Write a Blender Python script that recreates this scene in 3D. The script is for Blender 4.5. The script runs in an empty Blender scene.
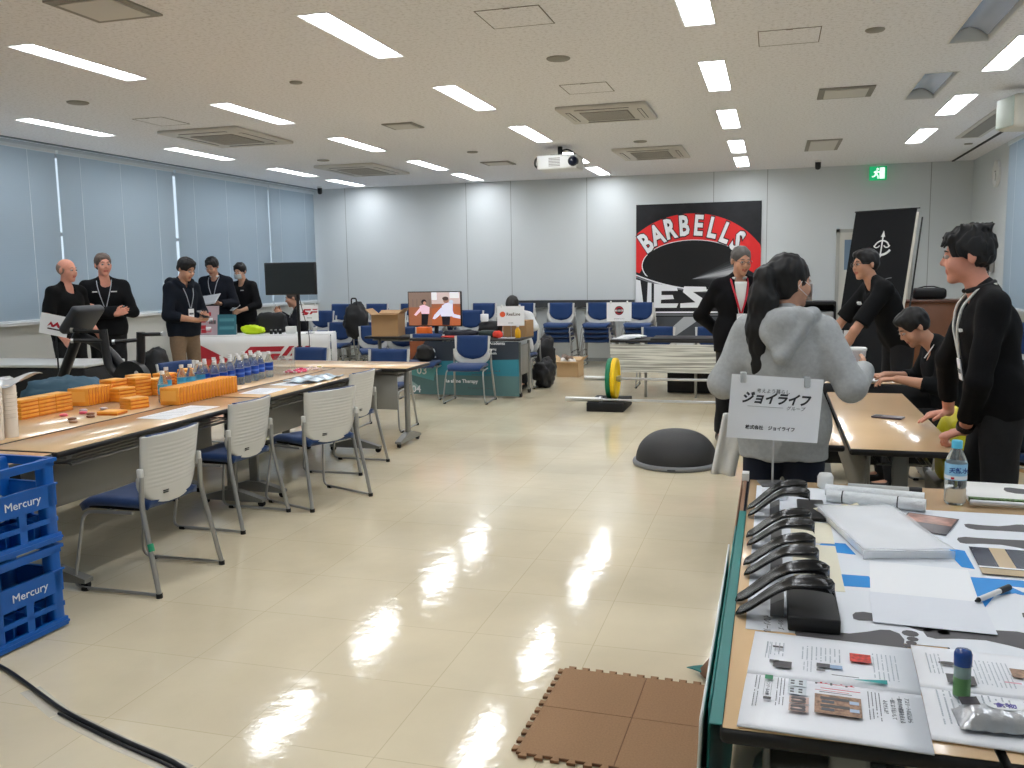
import bpy, bmesh, math, random
import numpy as np
from mathutils import Matrix, Vector, noise as mnoise
random.seed(7); rng = np.random.default_rng(7)
SC = bpy.context.scene
COL = SC.collection
PI = math.pi
def R(d): return math.radians(d)

# ------------------------------------------------------------------ materials
MATS = {}
def lin(c):
    return tuple(((x/255.0)/12.92 if x/255.0 <= .04045 else ((x/255.0+.055)/1.055)**2.4) for x in c)
def mat(name, rgb=(200,200,200), rough=.5, metal=0., emit=None, estr=1., noise=None, bump=None, alpha=None,
        trans=0., coat=0., sheen=0., spec=None, ior=1.45, subs=0.):
    """noise=(scale, amount[, detail]) varies the colour, bump=(scale, strength[, stretch])."""
    if name in MATS: return MATS[name]
    m = bpy.data.materials.new(name); m.use_nodes = True
    nt = m.node_tree; b = nt.nodes['Principled BSDF']; L = nt.links
    c = lin(rgb)
    b.inputs['Base Color'].default_value = (*c, 1)
    b.inputs['Roughness'].default_value = rough
    b.inputs['Metallic'].default_value = metal
    b.inputs['IOR'].default_value = ior
    if trans: b.inputs['Transmission Weight'].default_value = trans
    if coat: b.inputs['Coat Weight'].default_value = coat; b.inputs['Coat Roughness'].default_value = .08
    if sheen: b.inputs['Sheen Weight'].default_value = sheen
    if spec is not None: b.inputs['Specular IOR Level'].default_value = spec
    if subs:
        b.inputs['Subsurface Weight'].default_value = subs
        b.inputs['Subsurface Radius'].default_value = (.01,.004,.002)
    if emit:
        b.inputs['Emission Color'].default_value = (*lin(emit), 1)
        b.inputs['Emission Strength'].default_value = estr
    if alpha is not None: b.inputs['Alpha'].default_value = alpha
    if noise or bump:
        tc = nt.nodes.new('ShaderNodeTexCoord')
    if noise:
        n = nt.nodes.new('ShaderNodeTexNoise'); n.inputs['Scale'].default_value = noise[0]
        n.inputs['Detail'].default_value = noise[2] if len(noise) > 2 else 3
        L.new(tc.outputs['Object'], n.inputs['Vector'])
        mr = nt.nodes.new('ShaderNodeMapRange'); mr.inputs['From Min'].default_value = .3; mr.inputs['From Max'].default_value = .7
        mr.inputs['To Min'].default_value = 1-noise[1]; mr.inputs['To Max'].default_value = 1+noise[1]
        L.new(n.outputs['Fac'], mr.inputs['Value'])
        vm = nt.nodes.new('ShaderNodeVectorMath'); vm.operation = 'SCALE'; vm.inputs[0].default_value = c
        L.new(mr.outputs['Result'], vm.inputs['Scale']); L.new(vm.outputs['Vector'], b.inputs['Base Color'])
    if bump:
        n = nt.nodes.new('ShaderNodeTexNoise'); n.inputs['Scale'].default_value = bump[0]; n.inputs['Detail'].default_value = 4
        src = tc.outputs['Object']
        if len(bump) > 2:
            mp = nt.nodes.new('ShaderNodeMapping'); mp.inputs['Scale'].default_value = bump[2]
            L.new(src, mp.inputs['Vector']); src = mp.outputs['Vector']
        L.new(src, n.inputs['Vector'])
        bp = nt.nodes.new('ShaderNodeBump'); bp.inputs['Strength'].default_value = bump[1]; bp.inputs['Distance'].default_value = .01
        L.new(n.outputs['Fac'], bp.inputs['Height']); L.new(bp.outputs['Normal'], b.inputs['Normal'])
    MATS[name] = m
    return m

# ------------------------------------------------------------------ mesh builder
_text_cache = {}
class MB:
    def __init__(s): s.v=[]; s.f=[]; s.fm=[]; s.fs=[]; s.mats=[]
    def mi(s, m):
        if m not in s.mats: s.mats.append(m)
        return s.mats.index(m)
    def add(s, vs, fs, m, smooth=False, M=None):
        o = len(s.v); i = s.mi(m)
        s.v += [tuple(M @ Vector(v)) if M is not None else tuple(v) for v in vs]
        for f in fs: s.f.append(tuple(o+k for k in f)); s.fm.append(i); s.fs.append(smooth)
        return s
    def box(s, c, d, m, M=None, rz=0):
        x,y,z = d[0]/2,d[1]/2,d[2]/2
        vs=[(a*x,b*y,e*z) for e in(-1,1) for b in(-1,1) for a in(-1,1)]
        T = Matrix.Translation(c) @ Matrix.Rotation(rz,4,'Z')
        if M is not None: T = M @ T
        return s.add(vs,[(0,2,3,1),(4,5,7,6),(0,1,5,4),(2,6,7,3),(0,4,6,2),(1,3,7,5)],m,False,T)
    def b2(s, p, q, m, M=None):
        return s.box([(p[i]+q[i])/2 for i in range(3)],[abs(q[i]-p[i]) for i in range(3)],m,M)
    def rbox(s, c, d, m, bev=.01, seg=2, M=None, rz=0, smooth=True):
        bm = bmesh.new(); bmesh.ops.create_cube(bm, size=1)
        for v in bm.verts: v.co = Vector((v.co.x*d[0], v.co.y*d[1], v.co.z*d[2]))
        bmesh.ops.bevel(bm, geom=bm.edges[:], offset=min(bev, min(d)*.49), segments=seg, profile=.5, affect='EDGES')
        T = Matrix.Translation(c) @ Matrix.Rotation(rz,4,'Z')
        if M is not None: T = M @ T
        bm.verts.index_update()
        s.add([v.co[:] for v in bm.verts],[tuple(v.index for v in f.verts) for f in bm.faces],m,smooth,T); bm.free()
        return s
    def cyl(s, a, b, r, m, r2=None, n=12, caps=True, M=None, smooth=True):
        a=Vector(a); b=Vector(b); r2 = r if r2 is None else r2
        d=(b-a); q=d.to_track_quat('Z','Y').to_matrix()
        vs=[]
        for p,rr in((a,r),(b,r2)):
            for i in range(n):
                t=2*PI*i/n; vs.append(p+q@Vector((math.cos(t)*rr,math.sin(t)*rr,0)))
        s.add(vs,[(i,(i+1)%n,n+(i+1)%n,n+i) for i in range(n)],m,smooth,M)
        if caps:
            s.add(vs[:n],[tuple(range(n))[::-1]],m,False,M); s.add(vs[n:],[tuple(range(n))],m,False,M)
        return s
    def tube(s, pts, r, m, n=8, M=None, caps=True, rad=0, flat=1.0):
        P=[Vector(p) for p in pts]
        if rad:
            Q=[P[0]]
            for i in range(1,len(P)-1):
                a=(P[i-1]-P[i]); b=(P[i+1]-P[i]); la=min(rad,a.length*.45); lb=min(rad,b.length*.45)
                p0=P[i]+a.normalized()*la; p2=P[i]+b.normalized()*lb
                for k in range(5):
                    t=k/4; Q.append(p0*(1-t)**2+P[i]*2*t*(1-t)+p2*t*t)
            Q.append(P[-1]); P=Q
        rr = r if isinstance(r,(list,tuple)) else [r]*len(P)
        t=(P[1]-P[0]).normalized(); up=Vector((0,0,1)) if abs(t.z)<.9 else Vector((1,0,0))
        nrm=(up-t*up.dot(t)).normalized(); vs=[]
        for i,p in enumerate(P):
            t2=((P[min(i+1,len(P)-1)]-P[max(i-1,0)])).normalized()
            nrm=(nrm-t2*nrm.dot(t2)).normalized(); bi=t2.cross(nrm)
            for k in range(n):
                a=2*PI*k/n; vs.append(p+(nrm*math.cos(a)*flat+bi*math.sin(a))*rr[i])
        fs=[(i*n+k,i*n+(k+1)%n,(i+1)*n+(k+1)%n,(i+1)*n+k) for i in range(len(P)-1) for k in range(n)]
        s.add(vs,fs,m,True,M)
        if caps: s.add(vs[:n],[tuple(range(n))[::-1]],m,False,M); s.add(vs[-n:],[tuple(range(n))],m,False,M)
        return s
    def prism(s, poly, z0, z1, m, M=None, smooth=False):
        n=len(poly); ar=sum(poly[i][0]*poly[(i+1)%n][1]-poly[(i+1)%n][0]*poly[i][1] for i in range(n))
        if ar<0: poly=poly[::-1]
        vs=[(x,y,z0) for x,y in poly]+[(x,y,z1) for x,y in poly]
        s.add(vs,[(i,(i+1)%n,n+(i+1)%n,n+i) for i in range(n)],m,smooth,M)
        s.add(vs[:n],[tuple(range(n))[::-1]],m,False,M); s.add(vs[n:],[tuple(range(n))],m,False,M)
        return s
    def lathe(s, prof, m, c=(0,0,0), n=20, M=None, smooth=True, sy=1.0):
        T=Matrix.Translation(c)
        if M is not None: T=M@T
        vs=[(r*math.cos(2*PI*i/n),r*math.sin(2*PI*i/n)*sy,z) for r,z in prof for i in range(n)]
        fs=[(j*n+i,j*n+(i+1)%n,(j+1)*n+(i+1)%n,(j+1)*n+i) for j in range(len(prof)-1) for i in range(n)]
        s.add(vs,fs,m,smooth,T)
        if prof[0][0]>1e-4: s.add(vs[:n],[tuple(range(n))[::-1]],m,False,T)
        if prof[-1][0]>1e-4: s.add(vs[-n:],[tuple(range(n))],m,False,T)
        return s
    def surf(s, fn, nu, nv, m, th=0, M=None, smooth=True):
        """grid surface fn(u,v)->(x,y,z); th gives it thickness along the normal"""
        P=[[Vector(fn(i/nu,j/nv)) for j in range(nv+1)] for i in range(nu+1)]
        W=nv+1
        vs=[p for r in P for p in r]
        fs=[(i*W+j,(i+1)*W+j,(i+1)*W+j+1,i*W+j+1) for i in range(nu) for j in range(nv)]
        if not th: return s.add(vs,fs,m,smooth,M)
        N=[]
        for i in range(nu+1):
            for j in range(W):
                du=P[min(i+1,nu)][j]-P[max(i-1,0)][j]; dv=P[i][min(j+1,nv)]-P[i][max(j-1,0)]
                nn=du.cross(dv); N.append(nn.normalized() if nn.length>1e-9 else Vector((0,0,1)))
        o=len(vs); vs2=vs+[v-n*th for v,n in zip(vs,N)]
        fs2=fs+[tuple(o+k for k in f)[::-1] for f in fs]
        def strip(idx):
            for a,b in zip(idx,idx[1:]): fs2.append((b,a,o+a,o+b))
        strip([j for j in range(W)][::-1]); strip([nu*W+j for j in range(W)])
        strip([i*W for i in range(nu+1)]); strip([i*W+nv for i in range(nu+1)][::-1])
        return s.add(vs2,fs2,m,smooth,M)
    def text(s, string, size, m, M=None, ext=.0006, align='CENTER', shear=0, bold=0, sx=1.0, space=1.0):
        key=(string,size,ext,align,shear,bold,space)
        if key not in _text_cache:
            c=bpy.data.curves.new('t','FONT'); c.body=string; c.size=size; c.extrude=ext; c.align_x=align; c.align_y='CENTER'
            c.shear=shear; c.offset=bold; c.resolution_u=2; c.space_character=space
            o=bpy.data.objects.new('t',c); COL.objects.link(o)
            dg=bpy.context.evaluated_depsgraph_get(); me=bpy.data.meshes.new_from_object(o.evaluated_get(dg))
            _text_cache[key]=([v.co[:] for v in me.vertices],[tuple(p.vertices) for p in me.polygons])
            bpy.data.objects.remove(o); bpy.data.curves.remove(c); bpy.data.meshes.remove(me)
        vs,fs=_text_cache[key]
        vs=[(v[0]*sx,v[1],v[2]) for v in vs]
        return s.add(vs,fs,m,False,M)
    def build(s, name, parent=None, loc=None):
        me=bpy.data.meshes.new(name); me.from_pydata([tuple(v) for v in s.v],[],s.f)
        for m in s.mats: me.materials.append(m)
        me.polygons.foreach_set('material_index',s.fm); me.polygons.foreach_set('use_smooth',s.fs); me.update()
        o=bpy.data.objects.new(name,me); COL.objects.link(o)
        if parent: o.parent=parent
        if loc is not None: o.location=loc
        return o
def rbevel(o, w=.004, seg=2):
    md=o.modifiers.new('bevel','BEVEL'); md.width=w; md.segments=seg; md.limit_method='ANGLE'; md.angle_limit=R(50); return o

# ------------------------------------------------------------------ things
def tag(o,label=None,cat=None,group=None,kind=None):
    if label: o['label']=label
    if cat: o['category']=cat
    if group: o['group']=group
    if kind: o['kind']=kind
    return o
def thing(name,label,cat,loc=(0,0,0),rz=0,group=None):
    o=bpy.data.objects.new(name,None); COL.objects.link(o); o.empty_display_size=.1
    o.location=loc; o.rotation_euler=(0,0,rz); return tag(o,label,cat,group)
def struct(name,mb,parent=None):
    o=mb.build(name,parent)
    if parent is None: o['kind']='structure'
    return o
KIDS={}
def copy_tree(o,parent=None):
    c=o.copy(); COL.objects.link(c)
    if parent: c.parent=parent
    if o.name not in KIDS: KIDS[o.name]=[k for k in list(o.children)]
    for k in KIDS[o.name]: copy_tree(k,c)
    return c
def dup(o,label,loc,rz=0,group=None,rot=None):
    c=copy_tree(o); c.location=loc; c.rotation_euler=rot if rot else (0,0,rz); c['label']=label
    if group: c['group']=group
    return c
ORD=['first','second','third','fourth','fifth','sixth','seventh','eighth','ninth','tenth','eleventh','twelfth','thirteenth','fourteenth','fifteenth','sixteenth','seventeenth','eighteenth']

# frame for flat lettering: origin o, x axis right, y axis up on the surface
def frame(o,x,y):
    x=Vector(x).normalized(); y=Vector(y); y=(y-x*y.dot(x)).normalized(); z=x.cross(y)
    return Matrix(((x.x,y.x,z.x,o[0]),(x.y,y.y,z.y,o[1]),(x.z,y.z,z.z,o[2]),(0,0,0,1)))

# ------------------------------------------------------------------ camera
f_px=895.
yaw,pit,rol=R(16.3),R(7.15),R(.9)
F=Vector((-math.sin(yaw)*math.cos(pit),math.cos(yaw)*math.cos(pit),-math.sin(pit)))
R0=Vector((math.cos(yaw),math.sin(yaw),0)); U0=R0.cross(F)
Rr=R0*math.cos(rol)-U0*math.sin(rol); Uu=U0*math.cos(rol)+R0*math.sin(rol)
cam=bpy.data.objects.new('camera',bpy.data.cameras.new('camera')); COL.objects.link(cam)
cam.data.sensor_width=36; cam.data.lens=f_px/1024*36; cam.data.clip_start=.05
cam.matrix_world=Matrix(((Rr.x,Uu.x,-F.x,0),(Rr.y,Uu.y,-F.y,0),(Rr.z,Uu.z,-F.z,1.5),(0,0,0,1)))
SC.camera=cam
# ================================================================== SETTING
XL,XR,YB,YF,ZC=-7.92,2.75,14.6,-2.2,3.0
M_wall=mat('wall_paint',(208,213,215),.55,bump=(60,.03))
M_lowwall=mat('low_wall',(196,197,192),.6)
M_joint=mat('joint',(150,154,154),.6)
M_white=mat('white_plastic',(225,226,224),.4)
M_black=mat('black_plastic',(20,20,22),.45)
M_steel=mat('steel',(190,192,194),.3,metal=.9)
M_alu=mat('aluminium',(190,193,196),.4,metal=.6)
M_dark=mat('dark_gap',(35,36,38),.7)

def floor_mat():
    m=bpy.data.materials.new('floor_vinyl'); m.use_nodes=True; nt=m.node_tree; L=nt.links; b=nt.nodes['Principled BSDF']
    tc=nt.nodes.new('ShaderNodeTexCoord')
    mp=nt.nodes.new('ShaderNodeMapping'); mp.inputs['Location'].default_value=(.17,.1,0); L.new(tc.outputs['Object'],mp.inputs['Vector'])
    br=nt.nodes.new('ShaderNodeTexBrick'); br.offset=0; br.inputs['Scale'].default_value=1
    br.inputs['Brick Width'].default_value=.5; br.inputs['Row Height'].default_value=.5; br.inputs['Mortar Size'].default_value=.0022
    br.inputs['Mortar Smooth'].default_value=.5
    br.inputs['Color1'].default_value=(*lin((222,210,182)),1); br.inputs['Color2'].default_value=(*lin((219,206,177)),1)
    br.inputs['Mortar'].default_value=(*lin((200,186,154)),1); L.new(mp.outputs['Vector'],br.inputs['Vector'])
    n=nt.nodes.new('ShaderNodeTexNoise'); n.inputs['Scale'].default_value=1.1; n.inputs['Detail'].default_value=6; L.new(tc.outputs['Object'],n.inputs['Vector'])
    cr=nt.nodes.new('ShaderNodeMapRange'); cr.inputs['From Min'].default_value=.3; cr.inputs['From Max'].default_value=.7; cr.inputs['To Min'].default_value=.86; cr.inputs['To Max'].default_value=1.08
    L.new(n.outputs['Fac'],cr.inputs['Value'])
    vm=nt.nodes.new('ShaderNodeVectorMath'); vm.operation='SCALE'; L.new(br.outputs['Color'],vm.inputs[0]); L.new(cr.outputs['Result'],vm.inputs['Scale'])
    # scuffs
    n2=nt.nodes.new('ShaderNodeTexNoise'); n2.inputs['Scale'].default_value=3.3; n2.inputs['Detail'].default_value=8; n2.inputs['Roughness'].default_value=.75
    mp2=nt.nodes.new('ShaderNodeMapping'); mp2.inputs['Scale'].default_value=(1,2.2,1); L.new(tc.outputs['Object'],mp2.inputs['Vector']); L.new(mp2.outputs['Vector'],n2.inputs['Vector'])
    r2=nt.nodes.new('ShaderNodeMapRange'); r2.inputs['From Min'].default_value=.735; r2.inputs['From Max'].default_value=.80; L.new(n2.outputs['Fac'],r2.inputs['Value'])
    mx=nt.nodes.new('ShaderNodeMix'); mx.data_type='RGBA'; L.new(r2.outputs['Result'],mx.inputs['Factor']); L.new(vm.outputs['Vector'],mx.inputs['A']); mx.inputs['B'].default_value=(*lin((95,84,70)),1)
    L.new(mx.outputs['Result'],b.inputs['Base Color'])
    b.inputs['Roughness'].default_value=.085; b.inputs['IOR'].default_value=1.5
    b.inputs['Specular IOR Level'].default_value=.6
    n3=nt.nodes.new('ShaderNodeTexNoise'); n3.inputs['Scale'].default_value=9; n3.inputs['Detail'].default_value=3
    n4=nt.nodes.new('ShaderNodeTexNoise'); n4.inputs['Scale'].default_value=90; n4.inputs['Detail'].default_value=2
    L.new(tc.outputs['Object'],n3.inputs['Vector']); L.new(tc.outputs['Object'],n4.inputs['Vector'])
    bp=nt.nodes.new('ShaderNodeBump'); bp.inputs['Strength'].default_value=.06; bp.inputs['Distance'].default_value=.02; L.new(n3.outputs['Fac'],bp.inputs['Height'])
    bp2=nt.nodes.new('ShaderNodeBump'); bp2.inputs['Strength'].default_value=.05; bp2.inputs['Distance'].default_value=.003; L.new(n4.outputs['Fac'],bp2.inputs['Height']); L.new(bp.outputs['Normal'],bp2.inputs['Normal'])
    L.new(bp2.outputs['Normal'],b.inputs['Normal'])
    return m
def ceil_mat():
    m=bpy.data.materials.new('ceiling_board'); m.use_nodes=True; nt=m.node_tree; L=nt.links; b=nt.nodes['Principled BSDF']
    tc=nt.nodes.new('ShaderNodeTexCoord'); n=nt.nodes.new('ShaderNodeTexNoise'); n.inputs['Scale'].default_value=38; n.inputs['Detail'].default_value=5; n.inputs['Roughness'].default_value=.8
    L.new(tc.outputs['Object'],n.inputs['Vector'])
    r=nt.nodes.new('ShaderNodeMapRange'); r.inputs['From Min'].default_value=.36; r.inputs['From Max'].default_value=.5; L.new(n.outputs['Fac'],r.inputs['Value'])
    mx=nt.nodes.new('ShaderNodeMix'); mx.data_type='RGBA'; L.new(r.outputs['Result'],mx.inputs['Factor'])
    mx.inputs['A'].default_value=(*lin((210,209,211)),1); mx.inputs['B'].default_value=(*lin((238,238,242)),1); L.new(mx.outputs['Result'],b.inputs['Base Color'])
    b.inputs['Roughness'].default_value=.9; return m
M_floor=floor_mat(); M_ceil=ceil_mat()
mb=MB(); mb.b2((XL-.3,YF-.3,-.1),(XR+.3,YB+.3,0),M_floor); struct('floor',mb)

# light fixtures: (x centre, y0, y1, width, lit)
LIGHTS=[]
for k,(a,b_) in enumerate(((.5,1.65),(2.7,3.85),(4.88,6.0),(7.05,8.2),(9.22,10.42),(11.46,12.65),(13.2,14.32))):
    for x in (-6.83,-4.7,-2.6):
        if k<2 and x<-4: continue
        LIGHTS.append((x,a,b_,.19,1))
for a,b_ in ((.7,1.8),(2.7,3.8),(4.75,5.88),(6.91,8.04),(9.03,10.2),(11.18,12.36),(12.85,14.05)): LIGHTS.append((-.47,a,b_,.19,1))
for a,b_ in ((2.6,3.75),(4.8,5.9),(6.87,8.0),(9.03,10.13),(11.08,12.28)): LIGHTS.append((1.62,a,b_,.19,1))
for a,b_ in ((5.85,6.93),(7.93,9.09)): LIGHTS.append((1.235,a,b_,.25,0))
holes=[(x-w/2,x+w/2,a,b_) for x,a,b_,w,l in LIGHTS]
xs=sorted({XL-.3,XR+.3}|{h[0] for h in holes}|{h[1] for h in holes}); ys=sorted({YF-.3,YB+.3}|{h[2] for h in holes}|{h[3] for h in holes})
mb=MB()
for i in range(len(xs)-1):
    for j in range(len(ys)-1):
        cx_,cy_=(xs[i]+xs[i+1])/2,(ys[j]+ys[j+1])/2
        if any(h[0]<cx_<h[1] and h[2]<cy_<h[3] for h in holes): continue
        mb.add([(xs[i],ys[j],ZC),(xs[i+1],ys[j],ZC),(xs[i+1],ys[j+1],ZC),(xs[i],ys[j+1],ZC)],[(0,3,2,1)],M_ceil)
mb.b2((XL-.3,YF-.3,ZC+.2),(XR+.3,YB+.3,ZC+.3),M_ceil)
# curtain box slots beside both window walls
struct('ceiling',mb)

M_lamp=mat('lamp_diffuser',(255,255,255),.5,emit=(246,250,255),estr=23)
M_frame=mat('lamp_frame',(228,228,226),.4)
M_refl=mat('painted_blue_reflection',(196,208,232),.25,metal=.35)  # blue of the mirrored windows is painted into the reflector colour
LETT=['window side','second','third','fourth','fifth']
def fixture(x,a,b_,w,lit,label):
    t=thing('ceiling_light',label,'ceiling light',(x,(a+b_)/2,ZC),0,'recessed ceiling lights')
    L_=b_-a; mb=MB(); e=.006
    mb.b2((-w/2+.001,-L_/2+.001,0),(-w/2+e,L_/2-.001,.1),M_frame); mb.b2((w/2-e,-L_/2+.001,0),(w/2-.001,L_/2-.001,.1),M_frame)
    mb.b2((-w/2+e,-L_/2+.001,0),(w/2-e,-L_/2+e,.1),M_frame); mb.b2((-w/2+e,L_/2-e,0),(w/2-e,L_/2-.001,.1),M_frame)
    mb.b2((-w/2,-L_/2,.1),(w/2,L_/2,.11),M_frame)
    for sx_ in(-1,1): mb.b2((sx_*w/2,-L_/2-.008,-.004),(sx_*(w/2+.008),L_/2+.008,-.0005),M_frame)
    for sy_ in(-1,1): mb.b2((-w/2,sy_*L_/2,-.004),(w/2,sy_*(L_/2+.008),-.0005),M_frame)
    mb.build('housing',t)
    if lit:
        mb=MB(); mb.b2((-w/2+.008,-L_/2+.008,.022),(w/2-.008,L_/2-.008,.03),M_lamp); mb.build('diffuser',t)
        for sx_ in(-1,1):
            mb=MB(); mb.prism([(sx_*w/4-.03,0),(sx_*w/4+.03,0),(sx_*w/4,.03)],-.004,.004,M_frame,Matrix.Translation((0,-L_/2+.03,.004))@Matrix.Rotation(PI/2,4,'X')); mb.build('lamp_holder',t)
    else:
        mb=MB()
        mb.surf(lambda u,v:((u-.5)*(w-.02),(v-.5)*(L_-.02),.03+.06*math.sin(u*PI)),12,1,M_refl); mb.build('reflector',t)
        mb=MB()
        for sy_ in(-1,1):
            mb=MB(); mb.prism([(-w/2+.01,0),(w/2-.01,0),(0,.085)],-.002,.002,M_white,Matrix.Translation((0,sy_*(L_/2-.02),.01))@Matrix.Rotation(PI/2,4,'X')); mb.build('end_cap_lit_patch',t)  # white triangle on each end stands in for the lit patch there
    return t
colname={-6.83:'leftmost column beside the window wall',-4.7:'second column from the left',-2.6:'third column from the left',-.47:'fourth column from the left',1.62:'right column'}
cnt={}
for x,a,b_,w,lit in LIGHTS:
    if lit:
        cnt[x]=cnt.get(x,0)
        tot=sum(1 for q in LIGHTS if q[0]==x and q[4])
        i=tot-cnt[x]; cnt[x]+=1
        fixture(x,a,b_,w,1,'bright ceiling light, %s from the back wall, %s'%(ORD[i-1],colname[x]))
    else: fixture(x,a,b_,w,0,'unlit ceiling light with bluish reflection painted inside, %s of the two on the right'%('nearer' if a<7 else 'farther'))

# back wall with panel joints
DOOR=(.9,1.98,2.06)
mb=MB(); mb.b2((XL-.3,YB,0),(XR+.3,YB+.15,ZC),M_wall)
for x in (-7.28,-5.03,-4.24,-2.95,-.93,-.12,2.19):
    mb.b2((x-.005,YB-.002,0),(x+.005,YB+.001,ZC-.002),M_joint); 
struct('wall_back',mb)
# door in the back wall
M_door=mat('door_paint',(206,204,196),.5)
mb=MB(); x0,x1,zt=DOOR
M_frameg=mat('door_frame',(176,176,170),.5)
mb.b2((x0,YB-.03,.002),(x0+.05,YB-.001,zt),M_frameg); mb.b2((x1-.05,YB-.03,.002),(x1,YB-.001,zt),M_frameg); mb.b2((x0,YB-.03,zt-.05),(x1,YB-.001,zt),M_frameg)
o=struct('door_1',mb)
mb=MB(); mb.b2((x0+.05,YB-.02,.005),(x1-.05,YB-.001,zt-.05),M_door); mb.build('door_leaf',o)
mb=MB(); mb.b2((x0+.12,YB-.024,1.45),(x0+.3,YB-.0195,1.9),mat('door_glass',(120,140,160),.1)); mb.build('door_pane',o)
mb=MB(); mb.cyl((x0+.12,YB-.02,.98),(x0+.12,YB-.07,.98),.012,M_steel).cyl((x0+.12,YB-.07,.98),(x0+.24,YB-.07,.98),.01,M_steel); mb.build('door_handle',o)
# left wall: sill height 1.03, windows to 2.94
ZS,ZT=1.03,2.95
mb=MB(); mb.b2((XL-.3,YF-.3,0),(XL,YB,ZS-.03),M_lowwall); mb.b2((XL-.3,YF-.3,ZT),(XL-.0,YB,ZC),M_wall)
piers=[(YF-.3,YF+.1)]
mb.b2((XL-.3,YB-.06,ZS),(XL,YB,ZT),M_wall); mb.b2((XL-.3,YF-.3,ZS),(XL,YF+.1,ZT),M_wall)
struct('wall_left',mb)
mb=MB(); mb.b2((XL-.28,YF,ZS-.03),(XL+.06,YB-.002,ZS),mat('sill_white',(225,228,228),.35)); struct('trim_1',mb)
mb=MB(); mb.b2((XL+.001,YF,0.002),(XL+.012,YB-.002,.06),M_joint); struct('baseboard_left',mb)
mb=MB(); mb.b2((XL+.02,YB-.012,0.002),(.88,YB-.001,.06),M_joint); struct('baseboard_back',mb)
# windows: frames and panes behind the blinds
M_glass=mat('window_glass',(210,225,232),.03,alpha=.12)
M_slat=bpy.data.materials.new('blind_slat'); M_slat.use_nodes=True
nt=M_slat.node_tree; nt.nodes.clear(); out=nt.nodes.new('ShaderNodeOutputMaterial'); d=nt.nodes.new('ShaderNodeBsdfDiffuse'); d.inputs[0].default_value=(*lin((200,210,216)),1)
tr=nt.nodes.new('ShaderNodeBsdfTranslucent'); tr.inputs[0].default_value=(*lin((172,188,200)),1); ms=nt.nodes.new('ShaderNodeMixShader'); ms.inputs[0].default_value=.42
nt.links.new(d.outputs[0],ms.inputs[1]); nt.links.new(tr.outputs[0],ms.inputs[2]); nt.links.new(ms.outputs[0],out.inputs[0])
M_cord=mat('blind_cord',(225,232,236),.5)
# bright gaps measured at these y on the left wall
edges=[-2.0,1.1,3.6,6.1,8.55,10.67,13.03,14.53]
def blind(parent_label,X,y0,y1,z0,z1,sgn,label,group,nslat=74):
    t=thing('window_blind',label,'window blind',(X,(y0+y1)/2,z1),0,group)
    h=z1-z0-.06; L_=(y1-y0)/2; p=h/nslat; mb=MB()
    for i in range(nslat):
        z=-.045-i*p; w=.6*p
        # closed slats, tilted so that they overlap
        vs=[(sgn*.008,-L_,z+w),(sgn*.008,L_,z+w),(sgn*.0,-L_,z),(0,L_,z),(-sgn*.006,-L_,z-w),(-sgn*.006,L_,z-w)]
        mb.add(vs,[(0,1,3,2),(2,3,5,4)],M_slat,True)
    mb.build('slats',t)
    mb=MB(); mb.b2((-.02,-L_,-.04),(.02,L_,0),M_cord); mb.build('head_rail',t)
    mb=MB(); mb.b2((-.012,-L_,-(z1-z0)+.004),(.012,L_,-(z1-z0)+.022),M_cord); mb.build('bottom_rail',t)
    n=3 if y1-y0>1.9 else 2
    for k in range(n):
        y=-L_+ (k+.5)*(2*L_/n) if n==3 else (-L_*.55,L_*.55)[k]
        mb=MB(); mb.b2((sgn*.009,y-.004,-(z1-z0)+.02),(sgn*.0105,y+.004,-.03),M_cord); mb.build('ladder_cord',t)
    return t
names=['window blind nearest the camera on the left wall','left wall blind beside the crates end of the room','left wall blind left of the two men by the sill',
 'left wall blind behind the two standing men','left wall blind behind the man in khaki trousers','left wall blind behind the reading man','narrow left wall blind in the far corner']
names=['grey window blind on the left wall, %s from the back corner'%ORD[6-i] for i in range(7)]
for i in range(7):
    a,b_=edges[i],edges[i+1]; g=.022 if i in(4,) else .012
    if i==4: b_-=.0
    blind(None,XL+.06,a+g,b_-(.05 if i==4 else g),ZS+.004,ZT-.0,1,names[i],'grey blinds along the left wall')
    mb=MB()
    for (ya,yb) in((a,a+.05),(b_-.05,b_)): mb.b2((XL-.2,ya,ZS),(XL-.14,yb,ZT),M_alu)
    mb.b2((XL-.2,a,ZS),(XL-.14,b_,ZS+.05),M_alu); mb.b2((XL-.2,a,ZT-.05),(XL-.14,b_,ZT),M_alu); mb.b2((XL-.2,a,2.0),(XL-.14,b_,2.04),M_alu)
    w=struct('window_%d'%(i+1),mb)
    mb=MB(); mb.b2((XL-.175,a+.05,ZS+.05),(XL-.17,b_-.05,ZT-.05),M_glass); mb.build('window_pane',w)
# ceiling rail of the blinds
mb=MB(); mb.b2((XL+.1,YF,ZC-.012),(XL+.14,YB-.02,ZC-.0005),mat('rail_grey',(120,128,134),.4)); struct('trim_2',mb)

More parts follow.
